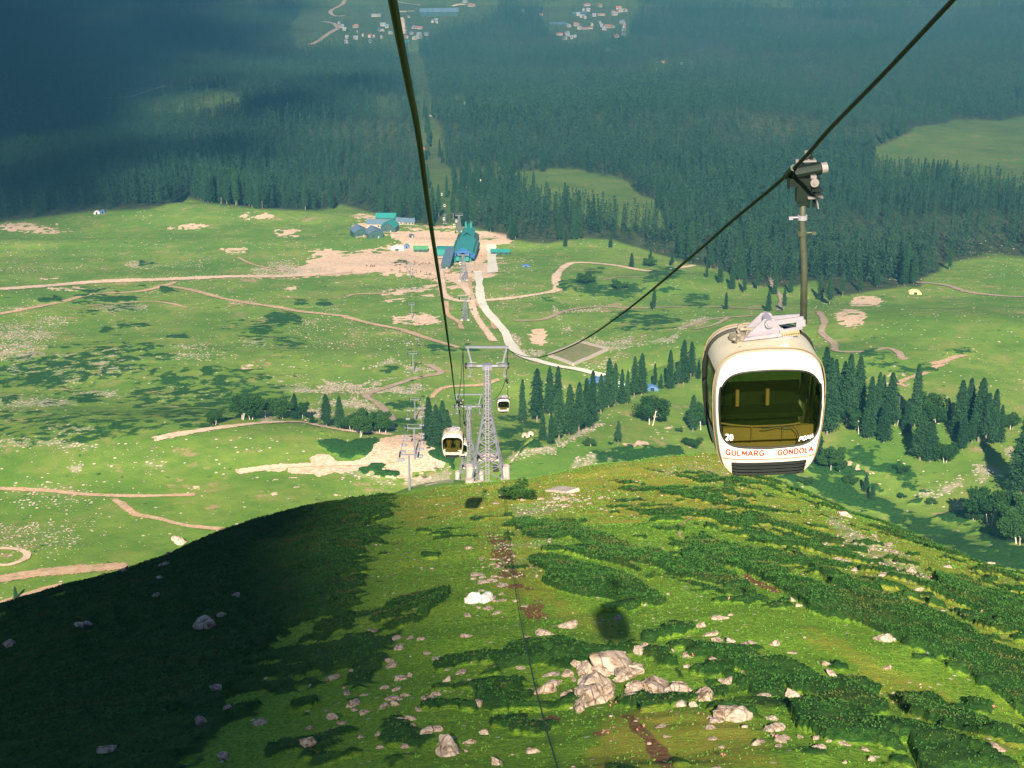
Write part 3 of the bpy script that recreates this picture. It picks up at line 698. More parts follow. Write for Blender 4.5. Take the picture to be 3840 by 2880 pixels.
R("stream_bed", Z1([(560, 120), (590, 200), (640, 280), (620, 360)], *a6), 5, PM_grey, "dry stream bed coming out of the forest")
R("stream_bed", Z1([(880, 360), (920, 430), (900, 500), (980, 570), (1000, 620), (1200, 622), (1320, 600), (1400, 630), (1420, 670), (1470, 660)], *a6), 6, PM_grey, "dry stream bed winding down right of the gondola")
R("dirt_path", Z1([(1300, 150), (1500, 170), (1700, 190), (1850, 235), (2050, 260), (2260, 270)], *a6), 7, PM_grey, "path along the upper right meadow by the forest")
R("dirt_path", Z1([(1590, 705), (1680, 690), (1780, 655), (1870, 648)], *a6), 6, PM_red, "short reddish path on the right meadow")
R("dirt_path", Z1([(1330, 860), (1450, 800), (1550, 770), (1640, 720), (1720, 705)], *a6), 5, PM_red, "reddish path below the short one on the right meadow")
R("dirt_path", Z1([(1320, 800), (1400, 830), (1460, 860)], *a6), 4, PM_red, "reddish path stub between the firs")
R("dirt_path", [(890, 965), (940, 990), (1000, 1005), (1080, 1020)], 4, PM_red, "thin path leaving the construction ground")
R("village_road", Z1([(350, -30), (310, 60), (150, 150), (200, 220), (370, 218)], 1200, 0, 3.687), 14, PM_grey, "far winding road above the forest, upper loop")
R("village_road", Z1([(40, 300), (170, 320), (250, 380), (180, 430), (80, 490), (-40, 580), (-150, 620)], 1200, 0, 3.687), 16, PM_grey, "far winding road above the forest, lower bend")
R("village_road", Z1([(1060, 165), (1320, 152)], 1200, 0, 3.687), 12, PM_pale, "straight pale road left of the long hotel")
R("village_road", Z1([(1110, 240), (1135, 350), (1145, 470)], 1200, 0, 3.687), 22, PM_pale, "pale street in the village beside the thick cable")
R("village_road", Z1([(1060, 20), (1200, 50), (1400, 75)], 1200, 0, 3.687), 10, PM_grey, "faint road above the village")
R("village_road", Z1([(1820, 85), (1950, 60), (2010, 70)], 1200, 0, 3.687), 20, PM_pale, "pale yard right of the long hotel")
R("forest_track", Z1([(650, 637), (830, 630), (960, 590), (1070, 557)], 0, 0), 8, PM_grey, "thin track across the dark forest clearing")
R("footpath", [(2820, 1850), (2700, 1900), (2600, 1940), (2545, 1985), (2560, 2040)], .35, PM_red, "narrow footpath curving over the near ridge", lift=.10, ymin=45.0)
R("concrete_channel", Z1([(885, 105), (895, 200), (905, 290), (940, 360), (1000, 430), (1060, 500), (1090, 570), (1150, 640), (1250, 680), (1400, 720), (1550, 745), (1700, 785)], *a5), 6.0, PM_conc, "pale concrete channel winding down from the station", lift=1.0)
R("concrete_path", Z1([(1870, 440), (1875, 560), (1890, 770)], *b7, s=r7), 8, PM_conc, "pale paved walk right of the station", lift=.6)
R("concrete_path", Z1([(1890, 770), (1700, 770), (1480, 765)], *b7, s=r7), 4, PM_conc, "pale paved strip in front of the station", lift=.6)
# ------------------------------------------------------------------ haze (the air between us and the valley)
HAZE_DENSITY = 0.00013
def haze():
    m = bpy.data.materials.new("haze"); m.use_nodes = True; N, L = m.node_tree.nodes, m.node_tree.links
    N.remove(N["Principled BSDF"])
    v = nd(N, "ShaderNodeVolumePrincipled"); v.inputs["Color"].default_value = (.085, .31, .50, 1); v.inputs["Density"].default_value = HAZE_DENSITY
    v.inputs["Anisotropy"].default_value = 0.0
    L.new(v.outputs[0], N["Material Output"].inputs["Volume"])
    b = MB(); b.box((0, 11800, -430), (170000, 29200, 1000))
    o = b.build("haze", m); tag(o, "thin blue haze hanging over the far forest and village", kind="stuff")
haze()

# ------------------------------------------------------------------ trees
bark = mat("pale_bark", (.22, .18, .14), .9, var=.3, scale=2)
birch_bark = mat("white_birch_bark", (.62, .55, .46), .8, var=.3, scale=2)
def foliage(name, c1, c2, nsc=.8):
    m, N, L = new_mat(name); b = N["Principled BSDF"]; b.inputs["Roughness"].default_value = .8; b.inputs["Specular IOR Level"].default_value = .15
    oi = nd(N, "ShaderNodeObjectInfo"); geo = nd(N, "ShaderNodeNewGeometry")
    nz = nd(N, "ShaderNodeTexNoise"); nz.inputs["Scale"].default_value = nsc; L.new(geo.outputs["Position"], nz.inputs["Vector"])
    ad = nd(N, "ShaderNodeMath", operation='MULTIPLY_ADD'); L.new(oi.outputs["Random"], ad.inputs[0]); ad.inputs[1].default_value = .45; L.new(nz.outputs["Fac"], ad.inputs[2])
    r = nd(N, "ShaderNodeMapRange"); r.inputs[1].default_value = .4; r.inputs[2].default_value = 1.0; L.new(ad.outputs[0], r.inputs[0])
    mx = nd(N, "ShaderNodeMix", data_type='RGBA'); mx.inputs[6].default_value = (*c1, 1); mx.inputs[7].default_value = (*c2, 1); L.new(r.outputs[0], mx.inputs[0])
    L.new(mx.outputs[2], b.inputs["Base Color"]); return m
fol_fir = foliage("fir_needles", (.014, .052, .022), (.036, .095, .034))
fol_birch = foliage("birch_leaves", (.012, .052, .012), (.036, .092, .020))

def leaf_tris(c, size, r):
    """one small irregular leaf clump: 2 crossing triangles"""
    n = len(c)
    out = []
    for k in range(2):
        a = r.random(n) * 2 * np.pi; e = (r.random(n) - .5) * 1.6
        d1 = np.stack([np.cos(a) * np.cos(e), np.sin(a) * np.cos(e), np.sin(e)], 1)
        b = a + 1.4 + r.random(n) * .8; e2 = (r.random(n) - .5) * 1.6
        d2 = np.stack([np.cos(b) * np.cos(e2), np.sin(b) * np.cos(e2), np.sin(e2)], 1)
        s = size * (.7 + .6 * r.random(n))
        out.append(np.stack([c - d1 * s[:, None] * .6, c + d1 * s[:, None] * .5 + d2 * s[:, None] * .2, c + d2 * s[:, None] * .8], 1))
    return np.concatenate(out).reshape(-1, 3)
def fir_arrays(seed, H, n_leaf, rad, bare, ragged):
    r = np.random.default_rng(seed)
    t = r.random(n_leaf) ** .82; t = bare + (1 - bare) * t
    NL = 13 + seed % 4; lay = np.floor(t * NL) / NL; f = (t - lay) * NL
    prof = rad * (1 - ((t - bare) / (1 - bare))) ** .62 * (.42 + .58 * (1 - f)) * np.minimum(1, .45 + (t - bare) * 6)
    ang = r.random(n_leaf) * 2 * np.pi
    lump = 1 + ragged * (vnoise(ang * 1.9 + seed, lay * 23) * 1.3 + vnoise(ang * .7, lay * 7 + seed * 3))
    q = np.sqrt(r.random(n_leaf)) * .25 + .75 * r.random(n_leaf) ** .45
    rr = prof * lump * q
    z = H * t - rr * .32 - .2
    c = np.stack([rr * np.cos(ang), rr * np.sin(ang), z], 1)
    return leaf_tris(c, H * .030 + .25 if n_leaf < 400 else H * .019 + .2, r)
def tree_meshes(kind, seed, H, n_leaf, rad, bare=.08, ragged=.4):
    if kind == 'fir':
        V = fir_arrays(seed, H, n_leaf, rad, bare, ragged)
        tr = MB(); tr.path([(0, 0, -1.2), (0.05, 0, H * .3), (0, .05, H * .7), (0, 0, H * .98)], [H * .016, H * .012, H * .007, H * .002], 6)
    else:
        r = np.random.default_rng(seed); tr = MB(); cl = []
        stems = 1 + seed % 3
        for s_ in range(stems):
            a = r.random() * 6.28; lean = .10 + .1 * r.random()
            base = Vector((math.cos(a) * .4 * stems, math.sin(a) * .4 * stems, -.6)); top = base + Vector((math.cos(a) * lean * H, math.sin(a) * lean * H, H * (.62 + .15 * r.random())))
            mid = (base + top) / 2 + Vector((.2, -.2, 0)); tr.path([base, mid, top], [H * .017, H * .012, H * .005], 6)
            for k in range(6):
                p = base.lerp(top, .42 + .09 * k); a2_ = r.random() * 6.28; L_ = rad * (.45 + .4 * r.random()); e = p + Vector((math.cos(a2_) * L_, math.sin(a2_) * L_, L_ * .65))
                tr.path([p, p.lerp(e, .5) + Vector((0, 0, -.1)), e], [H * .007, H * .005, H * .002], 5); cl.append((e, rad * (.30 + .16 * r.random()))); cl.append((p.lerp(e, .6), rad * .27))
            cl.append((top, rad * .4)); cl.append((top + Vector((0, 0, H * .10)), rad * .3))
        cs = []
        for p, rr in cl:
            n = int(n_leaf / len(cl)); d = r.normal(size=(n, 3)); d /= np.linalg.norm(d, axis=1)[:, None]
            cs.append(np.array(p) + d * rr * (r.random(n) ** .4)[:, None] * np.array([1, 1, .8]))
        c = np.concatenate(cs); c[:, 2] = np.maximum(c[:, 2], H * .20)
        V = leaf_tris(c, rad * .10 + .14, r)
    return V, tr
PROTO = {}
def proto(key, kind, seed, H, n_leaf, rad, bare=.08, ragged=.4, barkm=None):
    V, tr = tree_meshes(kind, seed, H, n_leaf, rad, bare, ragged)
    me = bpy.data.meshes.new("crown"); F = np.arange(len(V), dtype=np.int32).reshape(-1, 3)
    me.vertices.add(len(V)); me.vertices.foreach_set("co", V.astype(np.float32).ravel()); me.loops.add(F.size); me.loops.foreach_set("vertex_index", F.ravel())
    me.polygons.add(len(F)); me.polygons.foreach_set("loop_start", np.arange(0, F.size, 3, dtype=np.int32)); me.polygons.foreach_set("loop_total", np.full(len(F), 3, dtype=np.int32)); me.update(calc_edges=True)
    me.materials.append(fol_fir if kind == 'fir' else fol_birch)
    mt = bpy.data.meshes.new("trunk"); mt.from_pydata([tuple(v) for v in tr.v], [], tr.f); mt.update(); mt.materials.append(barkm or (bark if kind == 'fir' else birch_bark))
    PROTO[key] = (me, mt, H)
for i in range(5): proto("F%d" % i, 'fir', 11 + i, 30.0, 5600, 4.6 + .4 * (i % 3), bare=(.07, .16, .10, .25, .05)[i], ragged=(.5, .7, .6, .85, .55)[i])
for i in range(4): proto("B%d" % i, 'birch', 31 + i, 14.0, 5200, 6.2 + .5 * (i % 2))
proto("U", 'birch', 51, 6.0, 1500, 3.4)
def tree(key, p, height, label, group=None, name=None, cat=None, wide=1.0):
    me, mt, H = PROTO[key]
    nm = name or {'F': 'fir_tree', 'B': 'birch_tree', 'U': 'bush'}[key[0]]
    s = height / H
    e = empty(nm, p, random.random() * 6.28, label, cat or ('bush' if key[0] == 'U' else 'tree'), group)
    e.scale = (s * wide, s * wide, s)
    for n_, m_ in (("crown", me), ("trunk", mt)):
        o = bpy.data.objects.new(n_, m_); COL.objects.link(o); o.parent = e
    return e
def Zi(x, y, o, s): return x / s + o[0], y / s + o[1]
def T(key, x, yb, yt, label, group, o, s, wide=1.0, ymin=420.0, name=None):
    sx, sy = Zi(x, yb, o, s); h = (yb - yt) / s
    p = S1(sx, sy, ymin); return tree(key, p, srcpx(h, p), label, group, name, wide=wide)
g1 = "firs on the bank left of the large gondola"
for i, (x, yb, yt, w, lb) in enumerate([
    (150, 1110, 700, 1.0, "slim solitary fir with bare lower trunk, right of the steel pylon"),
    (290, 1105, 600, 1.25, "tall ragged fir with a long bare trunk beside the slim solitary fir"),
    (410, 1040, 580, 1.0, "tall fir with a pale bare trunk, left one of the pair behind the ragged fir"),
    (490, 1000, 575, 1.05, "tall fir, right one of the pair behind the ragged fir"),
    (345, 1285, 1010, 1.3, "lowest and leftmost fir of the dense row on the bank edge"),
    (425, 1320, 1030, 1.2, "low fir at the bottom end of the dense row by the scree"),
    (500, 1290, 790, 1.15, "tall fir near the bottom end of the dense row"),
    (600, 1230, 750, 1.15, "broad fir third up the dense row on the bank"),
    (690, 1240, 730, 1.1, "fir fourth up the dense row, above the stony edge"),
    (760, 1160, 690, 1.1, "fir in the lower middle of the dense row"),
    (820, 1110, 620, 1.1, "tall pointed fir below the blue tent in the dense row"),
    (900, 1030, 650, 1.1, "fir at the centre of the dense row, right of the blue tent"),
    (975, 970, 500, 1.1, "tall fir left of the pair with the highest tops in the dense row"),
    (1035, 945, 545, 1.1, "tall fir right beside the tall one in the middle of the dense row"),
    (1100, 930, 600, 1.0, "smaller fir in the upper middle of the dense row"),
    (1155, 925, 610, 1.0, "smaller fir just above the bend of the bank edge"),
    (1220, 870, 480, 1.0, "tall narrow fir before the gap in the row"),
    (1290, 845, 450, 1.15, "tall fir with the wide crown before the gap in the row"),
    (1415, 800, 545, .9, "thin fir standing alone in the gap of the row"),
    (1475, 785, 640, 1.3, "short shrubby fir beside the thin one in the gap"),
    (1560, 790, 420, 1.15, "tall fir first after the gap in the row"),
    (1640, 760, 520, 1.1, "shorter fir second after the gap in the row"),
    (1690, 745, 320, 1.1, "very tall fir left of the large gondola"),
    (1760, 715, 340, 1.1, "very tall fir nearest the large gondola's left side"),
    (1835, 690, 510, 1.3, "short fir partly hidden by the large gondola's left edge")]):
    T("F%d" % (i % 5), x, yb, yt, lb, g1, b3, r3, wide=w * .92)
T("B1", 1370, 1135, 855, "round leafy tree alone on the green spur slope", None, b3, r3, wide=1.0, name="broadleaf_tree")
T("F3", 1065, 1325, 1095, "small lone fir on the green spur slope", None, b3, r3, wide=1.15)
T("F1", 1780, 1200, 850, "fir with loose branches by the large gondola's lower left", None, b3, r3, wide=1.2)
T("B2", 1865, 1180, 880, "leafy tree hidden half by the large gondola's left side", None, b3, r3, name="broadleaf_tree")
T("U", 1800, 1345, 1240, "round bush on the bank above the yellow-green brow", None, b3, r3, wide=1.5)
T("U", 1660, 1200, 1150, "low bush left of the loose-branched fir", None, b3, r3, wide=1.3)
T("U", 810, 1340, 1270, "small dark bush at the foot of the scree slope", None, b3, r3, wide=1.6)
T("U", 1000, 1320, 1290, "tiny bush beside the small lone fir", None, b3, r3, wide=1.3)
gb = "trees along the brow of the dirt road"
for key, x, yb, yt, w, lb in [
    ("B0", 230, 655, 530, .9, "small birch with a straight white trunk, leftmost on the brow"),
    ("B1", 450, 612, 425, .9, "wide dark-leaved birch, left one of the first clump on the brow"),
    ("B3", 540, 610, 430, .9, "birch with pale trunks in the middle of the first clump"),
    ("B2", 648, 592, 455, .8, "birch with a forked white trunk at the right end of the first clump"),
    ("B1", 800, 600, 435, .9, "birch with pale stems at the left of the second clump"),
    ("F4", 900, 600, 400, 1.4, "dark conifer rising from the second clump"),
    ("B2", 955, 600, 470, .7, "birch at the right edge of the second clump"),
    ("F0", 1040, 640, 545, 1.9, "short bushy conifer between the second clump and the spruces"),
    ("F1", 1160, 665, 410, 1.25, "tall layered spruce left of the pair on the road bend"),
    ("F2", 1272, 685, 425, 1.05, "tall layered spruce right of the pair on the road bend"),
    ("B3", 1365, 702, 545, .8, "birch with a bright white trunk right of the two spruces"),
    ("B0", 1440, 748, 555, .85, "birch leaning over the excavated mound, lowest on the brow"),
    ("B1", 1520, 712, 545, .8, "dense birch second from the right on the brow"),
    ("B2", 1590, 722, 545, .8, "birch with a thin pale stem near the brown path"),
    ("B3", 1645, 716, 580, .7, "smaller birch next to the winding brown path"),
    ("F0", 2010, 790, 440, 1.1, "tall fir, left of the group behind the second gondola"),
    ("F2", 2070, 830, 500, 1.1, "fir in the middle of the group behind the second gondola"),
    ("F4", 2125, 805, 470, 1.15, "tall broad fir close to the second gondola"),
    ("F1", 2165, 850, 540, 1.0, "shorter fir touching the second gondola's outline")]:
    T(key, x, yb, yt - (yb - yt) * (.10 if key[0] == "B" else .05), lb, gb if x < 1900 else "firs behind the second gondola", b5, r5, wide=w * (1.15 if key[0] == "B" else 1.15))
gr_ = "firs in the valley right of the large gondola"
for i, (key, x, yb, yt, w, lb) in enumerate([
    ("F0", 170, 760, 120, 1.0, "very tall fir against the large gondola's right side"), ("F2", 210, 790, 200, 1.0, "fir just right of the tallest beside the gondola"),
    ("F1", 250, 710, 210, 1.0, "tall pointed fir second top from the large gondola"), ("F4", 320, 700, 225, 1.0, "tall fir left of the double top"),
    ("F3", 362, 730, 170, 1.0, "tall fir forming the left of the double top"), ("F2", 440, 700, 185, 1.0, "tall fir forming the right of the double top"),
    ("F0", 530, 820, 345, 1.1, "fir with a visible grey trunk below its crown"), ("F1", 592, 760, 310, .9, "thin fir left of the leaning trio"),
    ("F4", 628, 700, 330, .9, "middle fir of the leaning trio"), ("F3", 690, 760, 310, 1.1, "fullest fir of the leaning trio"),
    ("F2", 650, 850, 540, 1.3, "lower fir in front of the leaning trio"), ("F0", 890, 720, 245, 1.05, "tallest solitary-topped fir in the middle of the valley"),
    ("F4", 830, 770, 510, 1.3, "shorter fir before the tallest valley fir"), ("F1", 930, 985, 610, 1.6, "large dark fir low in the middle of the valley group"),
    ("F2", 1010, 1000, 680, 1.5, "second large dark fir low in the valley group"), ("F3", 1140, 720, 505, 1.2, "small pointed fir between the round trees and the tall group"),
    ("F0", 1230, 810, 370, 1.25, "left fir of the tall right-hand group"), ("F4", 1300, 770, 355, 1.2, "second fir of the tall right-hand group"),
    ("F2", 1262, 905, 640, 1.2, "lower fir in front of the tall right-hand group"), ("F1", 1385, 845, 355, 1.1, "highest fir of the tall right-hand group"),
    ("F3", 1440, 870, 470, 1.2, "fir with a slim top in the tall right-hand group"), ("F0", 1495, 860, 440, 1.1, "last but one fir of the tall right-hand group"),
    ("F4", 1550, 850, 560, 1.1, "outer right fir of the tall right-hand group"), ("F1", 1335, 855, 600, 1.3, "fir with pale trunk at the foot of the right-hand group"),
    ("F2", 1720, 1250, 610, 1.25, "huge fir cut by the right edge of the picture"), ("F3", 140, 1010, 760, 1.3, "fir below the large gondola's right corner"),
    ("F2", 510, 1235, 1100, 1.5, "small fir on the dark slope below the gondola"), ("F4", 560, 1310, 1170, 1.5, "small fir lower on the dark slope"),
    ("B1", 970, 670, 455, 1.0, "round broadleaf tree beside the tallest valley fir"), ("B2", 1062, 730, 530, 1.0, "round broadleaf tree left of the small pointed fir"),
    ("B0", 745, 720, 580, .9, "dark broadleaf tree in the gap of the valley group"), ("B1", 1640, 745, 615, .9, "round tree with pale stem at the right of the valley"),
    ("B3", 1130, 1010, 850, 1.0, "dark broadleaf tree right of the large dark firs"), ("B2", 240, 1075, 850, 1.0, "broadleaf tree with white stems under the gondola's right corner"),
    ("B3", 310, 1085, 950, .9, "lower broadleaf tree right of the white stems"), ("B0", 1480, 1490, 1180, 1.0, "tall broadleaf tree at the lower right edge"),
    ("B1", 1580, 1510, 1230, 1.0, "broadleaf tree second from the lower right corner"), ("B2", 1650, 1570, 1250, 1.0, "broadleaf tree with a pale stem at the lower right"),
    ("B1", 1710, 1640, 1400, 1.1, "lowest tree at the right edge of the picture"), ("B3", 1345, 1460, 1310, 1.1, "wide low tree left of the lower right trees"),
    ("B0", 380, 720, 560, 1.0, "dark broadleaf tree among the firs next to the gondola"), ("B2", 460, 790, 600, 1.0, "broadleaf tree below the double top")]):
    T(key, x, yb, yt, lb, gr_ if key[0] == 'F' else "broadleaf trees in the right valley", b4, r4, wide=w, name=None if key[0] == 'F' else "broadleaf_tree")
for x, yb, yt, lb in [(400, 1185, 1110, "bush on the dark slope under the gondola's right side"), (800, 1285, 1245, "small bush by the brown path at the valley floor"), (1035, 1335, 1285, "lone round bush on the valley floor"),
                      (780, 1085, 1010, "dark round bush above the large scrub patch"), (30, 1180, 1110, "bush touching the gondola's floor line"), (870, 1530, 1490, "low bush at the edge of the right shoulder"), (680, 570, 520, "bush between the leaning trio and the gondola firs")]:
    T("U", x, yb, yt, lb, "bushes on the right slope", b4, r4, wide=1.4)
sn = MB(); sn.path([(0, 0, -1), (.1, 0, 6), (0, .1, 15)], [.35, .25, .06], 6); sn.tube((0, 0, 9), (1.2, 0, 10), .07, .03); sn.tube((0, 0, 7), (-1, .4, 7.6), .08, .03)
p = S1(*Zi(770, 585, b4, r4)); o = sn.build("dead_tree", bark, None, p); o.scale = [srcpx(115 / r4, p) / 15] * 3; tag(o, "bare dead trunk standing between the valley firs", "tree")
for key, x, yb, yt, w, lb in [("F1", 2025, 352, 200, .9, "lone slim fir below the right cable"), ("U", 1580, 185, 110, 1.4, "dark round bush near the pale track"), ("U", 1815, 222, 150, 1.2, "dark round bush right of the first round bush"),
                              ("F2", 1880, 75, -20, 1.3, "small fir above the pale track"), ("U", 2000, 70, 10, 1.3, "bush just below the forest edge")]:
    T(key, x, yb, yt, lb, None, a5, 1.728, wide=w)
for key, x, yb, yt, w, lb in [("F0", 280, 345, 235, 1.2, "single fir on the meadow in front of the forest, left of three"), ("F4", 555, 358, 225, 1.3, "single fir on the meadow in front of the forest, fullest of three"), ("F3", 655, 360, 200, .8, "slim single fir on the meadow beside the hanger pole")]:
    T(key, x, yb, yt, lb, "single firs before the forest", a6, 1.728, wide=w)
p = S1(60, 2248, 420); tree("F0", p, srcpx(48, p), "small dark fir at the left edge below the track", wide=1.6)

for i, (sx, sb, h, lb) in enumerate([(2650, 1040, 70, "fir standing just out of the forest, far left of the scattered ones"), (2700, 1062, 90, "dark fir on the meadow edge, second of the scattered ones"), (2745, 1085, 100, "tall dark fir before the forest left of the hanger pole"), (2790, 1100, 95, "fir right beside the tall dark one left of the hanger pole"),
                             (2840, 1088, 80, "fir among stumps left of the hanger pole"), (2905, 1105, 92, "fir on the clearing close to the hanger pole"), (2965, 1100, 80, "fir partly behind the hanger pole"), (3075, 1125, 105, "tall fir at the foot of the forest right of the hanger pole"), (3110, 1140, 110, "lowest fir of the forest tip right of the hanger pole"),
                             (3160, 1112, 95, "fir on the path's bank right of the forest tip"), (3225, 1092, 90, "fir at the meadow rim above the stream bed"), (3290, 1075, 85, "fir at the meadow rim, middle right"), (3420, 1055, 90, "solitary fir by the upper right path"), (3560, 1010, 80, "fir at the forest rim near the right edge"),
                             (2520, 1000, 60, "small fir below the forest, right of the cable"), (2440, 975, 62, "small fir below the forest, left of the cable"), (2290, 930, 60, "fir before the forest right of the pale track's end"), (2120, 925, 66, "fir before the forest behind the track bend"), (1905, 868, 62, "fir beside the station's back right"), (1840, 872, 70, "tall thin fir right behind the station roof")]):
    p = S1(sx, sb, 420); tree("F%d" % ((i * 2) % 5), p, srcpx(h, p), lb, "scattered firs below the forest edge", wide=.85 + .1 * (i % 3))
# ---- the forest: its front trees one by one, the rest as one mass
def scatter(n, y0, y1, seed):
    r = np.random.default_rng(seed); y = np.sqrt(r.random(n) * (y1 ** 2 - y0 ** 2) + y0 ** 2); x = (r.random(n) * 2 - 1) * .40 * y
    return x, y, r
x, y, r = scatter(215000, 1330, 5300, 5)
z = ground(x, y); sx, sy = to_src(x, y, z)
wm = wood_mask(sx, sy, x, y)
dens = np.clip(.80 + 1.1 * fbm(x, y, 120, 3, 3.3), .2, 1) * np.where(y < 1900, .9, 1)
dens *= 1 - .75 * sstep(10, -30, poly_sd(sx, sy, [(2550, 200), (2650, 150), (2750, 180), (2820, 260), (2650, 290), (2540, 260)]))
dens *= 1 - .6 * sstep(10, -30, poly_sd(sx, sy, [(1080, 0), (1500, 0), (1500, 150), (1150, 110)]))
dens *= 1 - .5 * sstep(15, -25, poly_sd(sx, sy, [(2850, 470), (3000, 470), (3050, 540), (2900, 560)]))
keep = (r.random(len(x)) < wm * dens) & (sx > -500) & (sx < 4400)
x, y, z, sx, sy = x[keep], y[keep], z[keep], sx[keep], sy[keep]
hh = (21 + 13 * r.random(len(x))) * (.85 + .5 * (fbm(x, y, 160, 2, 9.0) + .2)); hh *= np.where(r.random(len(x)) < .12, .55, 1)
edge = poly_sd(sx, sy, WOOD)
isclear = np.min([poly_sd(sx, sy, c) for c in CLEAR], axis=0)
front = np.where((sx > -20) & (sx < 3860) & (y < 2400), np.minimum(-edge, isclear * 1.6), 1e9) - hh * 1.2
order = np.argsort(front)
NF = 170
fi = order[:NF]; rest = order[NF:]
def where_word(a, b):
    c = "left" if a < 1280 else ("middle" if a < 2560 else "right")
    return c
FRONT_LABEL = {"left": "fir of the dark forest front above the left meadow", "middle": "fir of the dark forest front behind the station", "right": "fir of the dark forest front above the right meadow"}
for j in fi:
    tree("F%d" % (j % 5), Vector((x[j], y[j], z[j] - .3)), float(hh[j]), FRONT_LABEL[where_word(sx[j], 0)], "firs at the forest front, " + where_word(sx[j], 0), wide=.85)
# mass: one mesh of simple needle-clump trees
def fir_light(seed, n_leaf, rad):
    V = fir_arrays(seed, 1.0 * 30, n_leaf, rad, .06, .45) ; return V / 30.0
def mass(name, label, X, Y, Zv, Hh, variants, material):
    me = bpy.data.meshes.new(name); Vs = []; r = np.random.default_rng(9); var = r.integers(0, len(variants), len(X))
    for v, A in enumerate(variants):
        m = var == v; n = m.sum()
        if not n: continue
        a = r.random(n) * 6.283; ca, sa = np.cos(a), np.sin(a); s = Hh[m]
        P_ = np.empty((n, len(A), 3), np.float32)
        w_ = .85 + .4 * r.random(n)
        P_[:, :, 0] = (A[None, :, 0] * ca[:, None] - A[None, :, 1] * sa[:, None]) * (s * w_)[:, None] + X[m][:, None]
        P_[:, :, 1] = (A[None, :, 0] * sa[:, None] + A[None, :, 1] * ca[:, None]) * (s * w_)[:, None] + Y[m][:, None]
        P_[:, :, 2] = A[None, :, 2] * s[:, None] + Zv[m][:, None]
        Vs.append(P_.reshape(-1, 3))
    V = np.concatenate(Vs); F = np.arange(len(V), dtype=np.int32).reshape(-1, 3)
    return V, F
yr = y[rest]; tiers = [(1300, 2150, 110), (2150, 3000, 56), (3000, 6000, 30)]
AV = []
for t0, t1, nl in tiers:
    m = (yr >= t0) & (yr < t1); ids = rest[m]
    variants = [fir_light(70 + k, nl, 4.4 if nl > 100 else 5.0) * np.array([1, 1, 1]) for k in range(5)]
    if nl < 100:   # fewer but larger clumps keep the crowns closed
        sc_ = 1.0
    V, F = mass("forest", "", x[ids], y[ids], z[ids], hh[ids], variants, None); AV.append(V)
V = np.concatenate(AV); F = np.arange(len(V), dtype=np.int32).reshape(-1, 3)
# attribute: a random tone per tree would need ids; the material uses position noise instead
forest = mesh_np("forest", V, F, foliage("forest_needles", (.005, .024, .015), (.028, .074, .035), .07))
tag(forest, "dense dark conifer forest filling the valley beyond the meadows", "forest", kind="stuff")
print("forest trees", len(rest), "tris", len(F))
# ------------------------------------------------------------------ materials of made things
steel = mat("galvanised_steel", (.25, .25, .30), .45, metal=.35, var=.18, scale=1.5)
steel_dark = mat("dark_grip_steel", (.014, .024, .020), .45, metal=.4, var=.3, scale=6)
steel_white = mat("pale_painted_steel", (.36, .33, .38), .4, metal=.2, var=.15, scale=5)
cable_m = mat("oiled_steel_cable", (.010, .022, .012), .55, metal=.3, var=.3, scale=4)
cream = mat("cream_cabin_paint", (.74, .70, .60), .28, var=.06, scale=1.2, spec=.5, coat=.4)
cream_worn = mat("cream_roof_paint", (.54, .48, .36), .42, var=.14, scale=2.5, spec=.4)
rubber = mat("black_rubber_seal", (.012, .016, .012), .6, var=.3, scale=8)
grille_m = mat("black_ribbed_plastic", (.006, .010, .008), .6, var=.3, scale=8, spec=.25)
bench_m = mat("tan_bench_vinyl", (.90, .48, .24), .6, var=.15, scale=3)
inner_m = mat("dark_cabin_lining", (.020, .035, .014), .7, var=.2, scale=3)
pole_m = mat("weathered_hanger_pole", (.075, .085, .055), .6, metal=.2, var=.4, scale=7, bump=.15)
red_m = mat("red_lettering", (.42, .015, .012), .5, var=.08)
white_m = mat("white_sticker", (.85, .86, .88), .5, var=.05)
conc = mat("weathered_concrete", (.46, .38, .34), .9, var=.25, scale=1.2, bump=.3)
def glass(name, tint, f):
    m, N, L = new_mat(name); N.remove(N["Principled BSDF"])
    t = nd(N, "ShaderNodeBsdfTransparent"); t.inputs[0].default_value = (*tint, 1)
    g = nd(N, "ShaderNodeBsdfGlossy"); g.inputs["Roughness"].default_value = .06; g.inputs["Color"].default_value = (.85, .95, .9, 1)
    fr = nd(N, "ShaderNodeFresnel"); fr.inputs["IOR"].default_value = 1.5
    mp = nd(N, "ShaderNodeMath", operation='MULTIPLY_ADD'); L.new(fr.outputs[0], mp.inputs[0]); mp.inputs[1].default_value = .8; mp.inputs[2].default_value = f
    ms = nd(N, "ShaderNodeMixShader"); L.new(mp.outputs[0], ms.inputs[0]); L.new(t.outputs[0], ms.inputs[1]); L.new(g.outputs[0], ms.inputs[2])
    L.new(ms.outputs[0], N["Material Output"].inputs["Surface"]); return m
glass_m = glass("green_tinted_glass", (.30, .37, .22), .03)

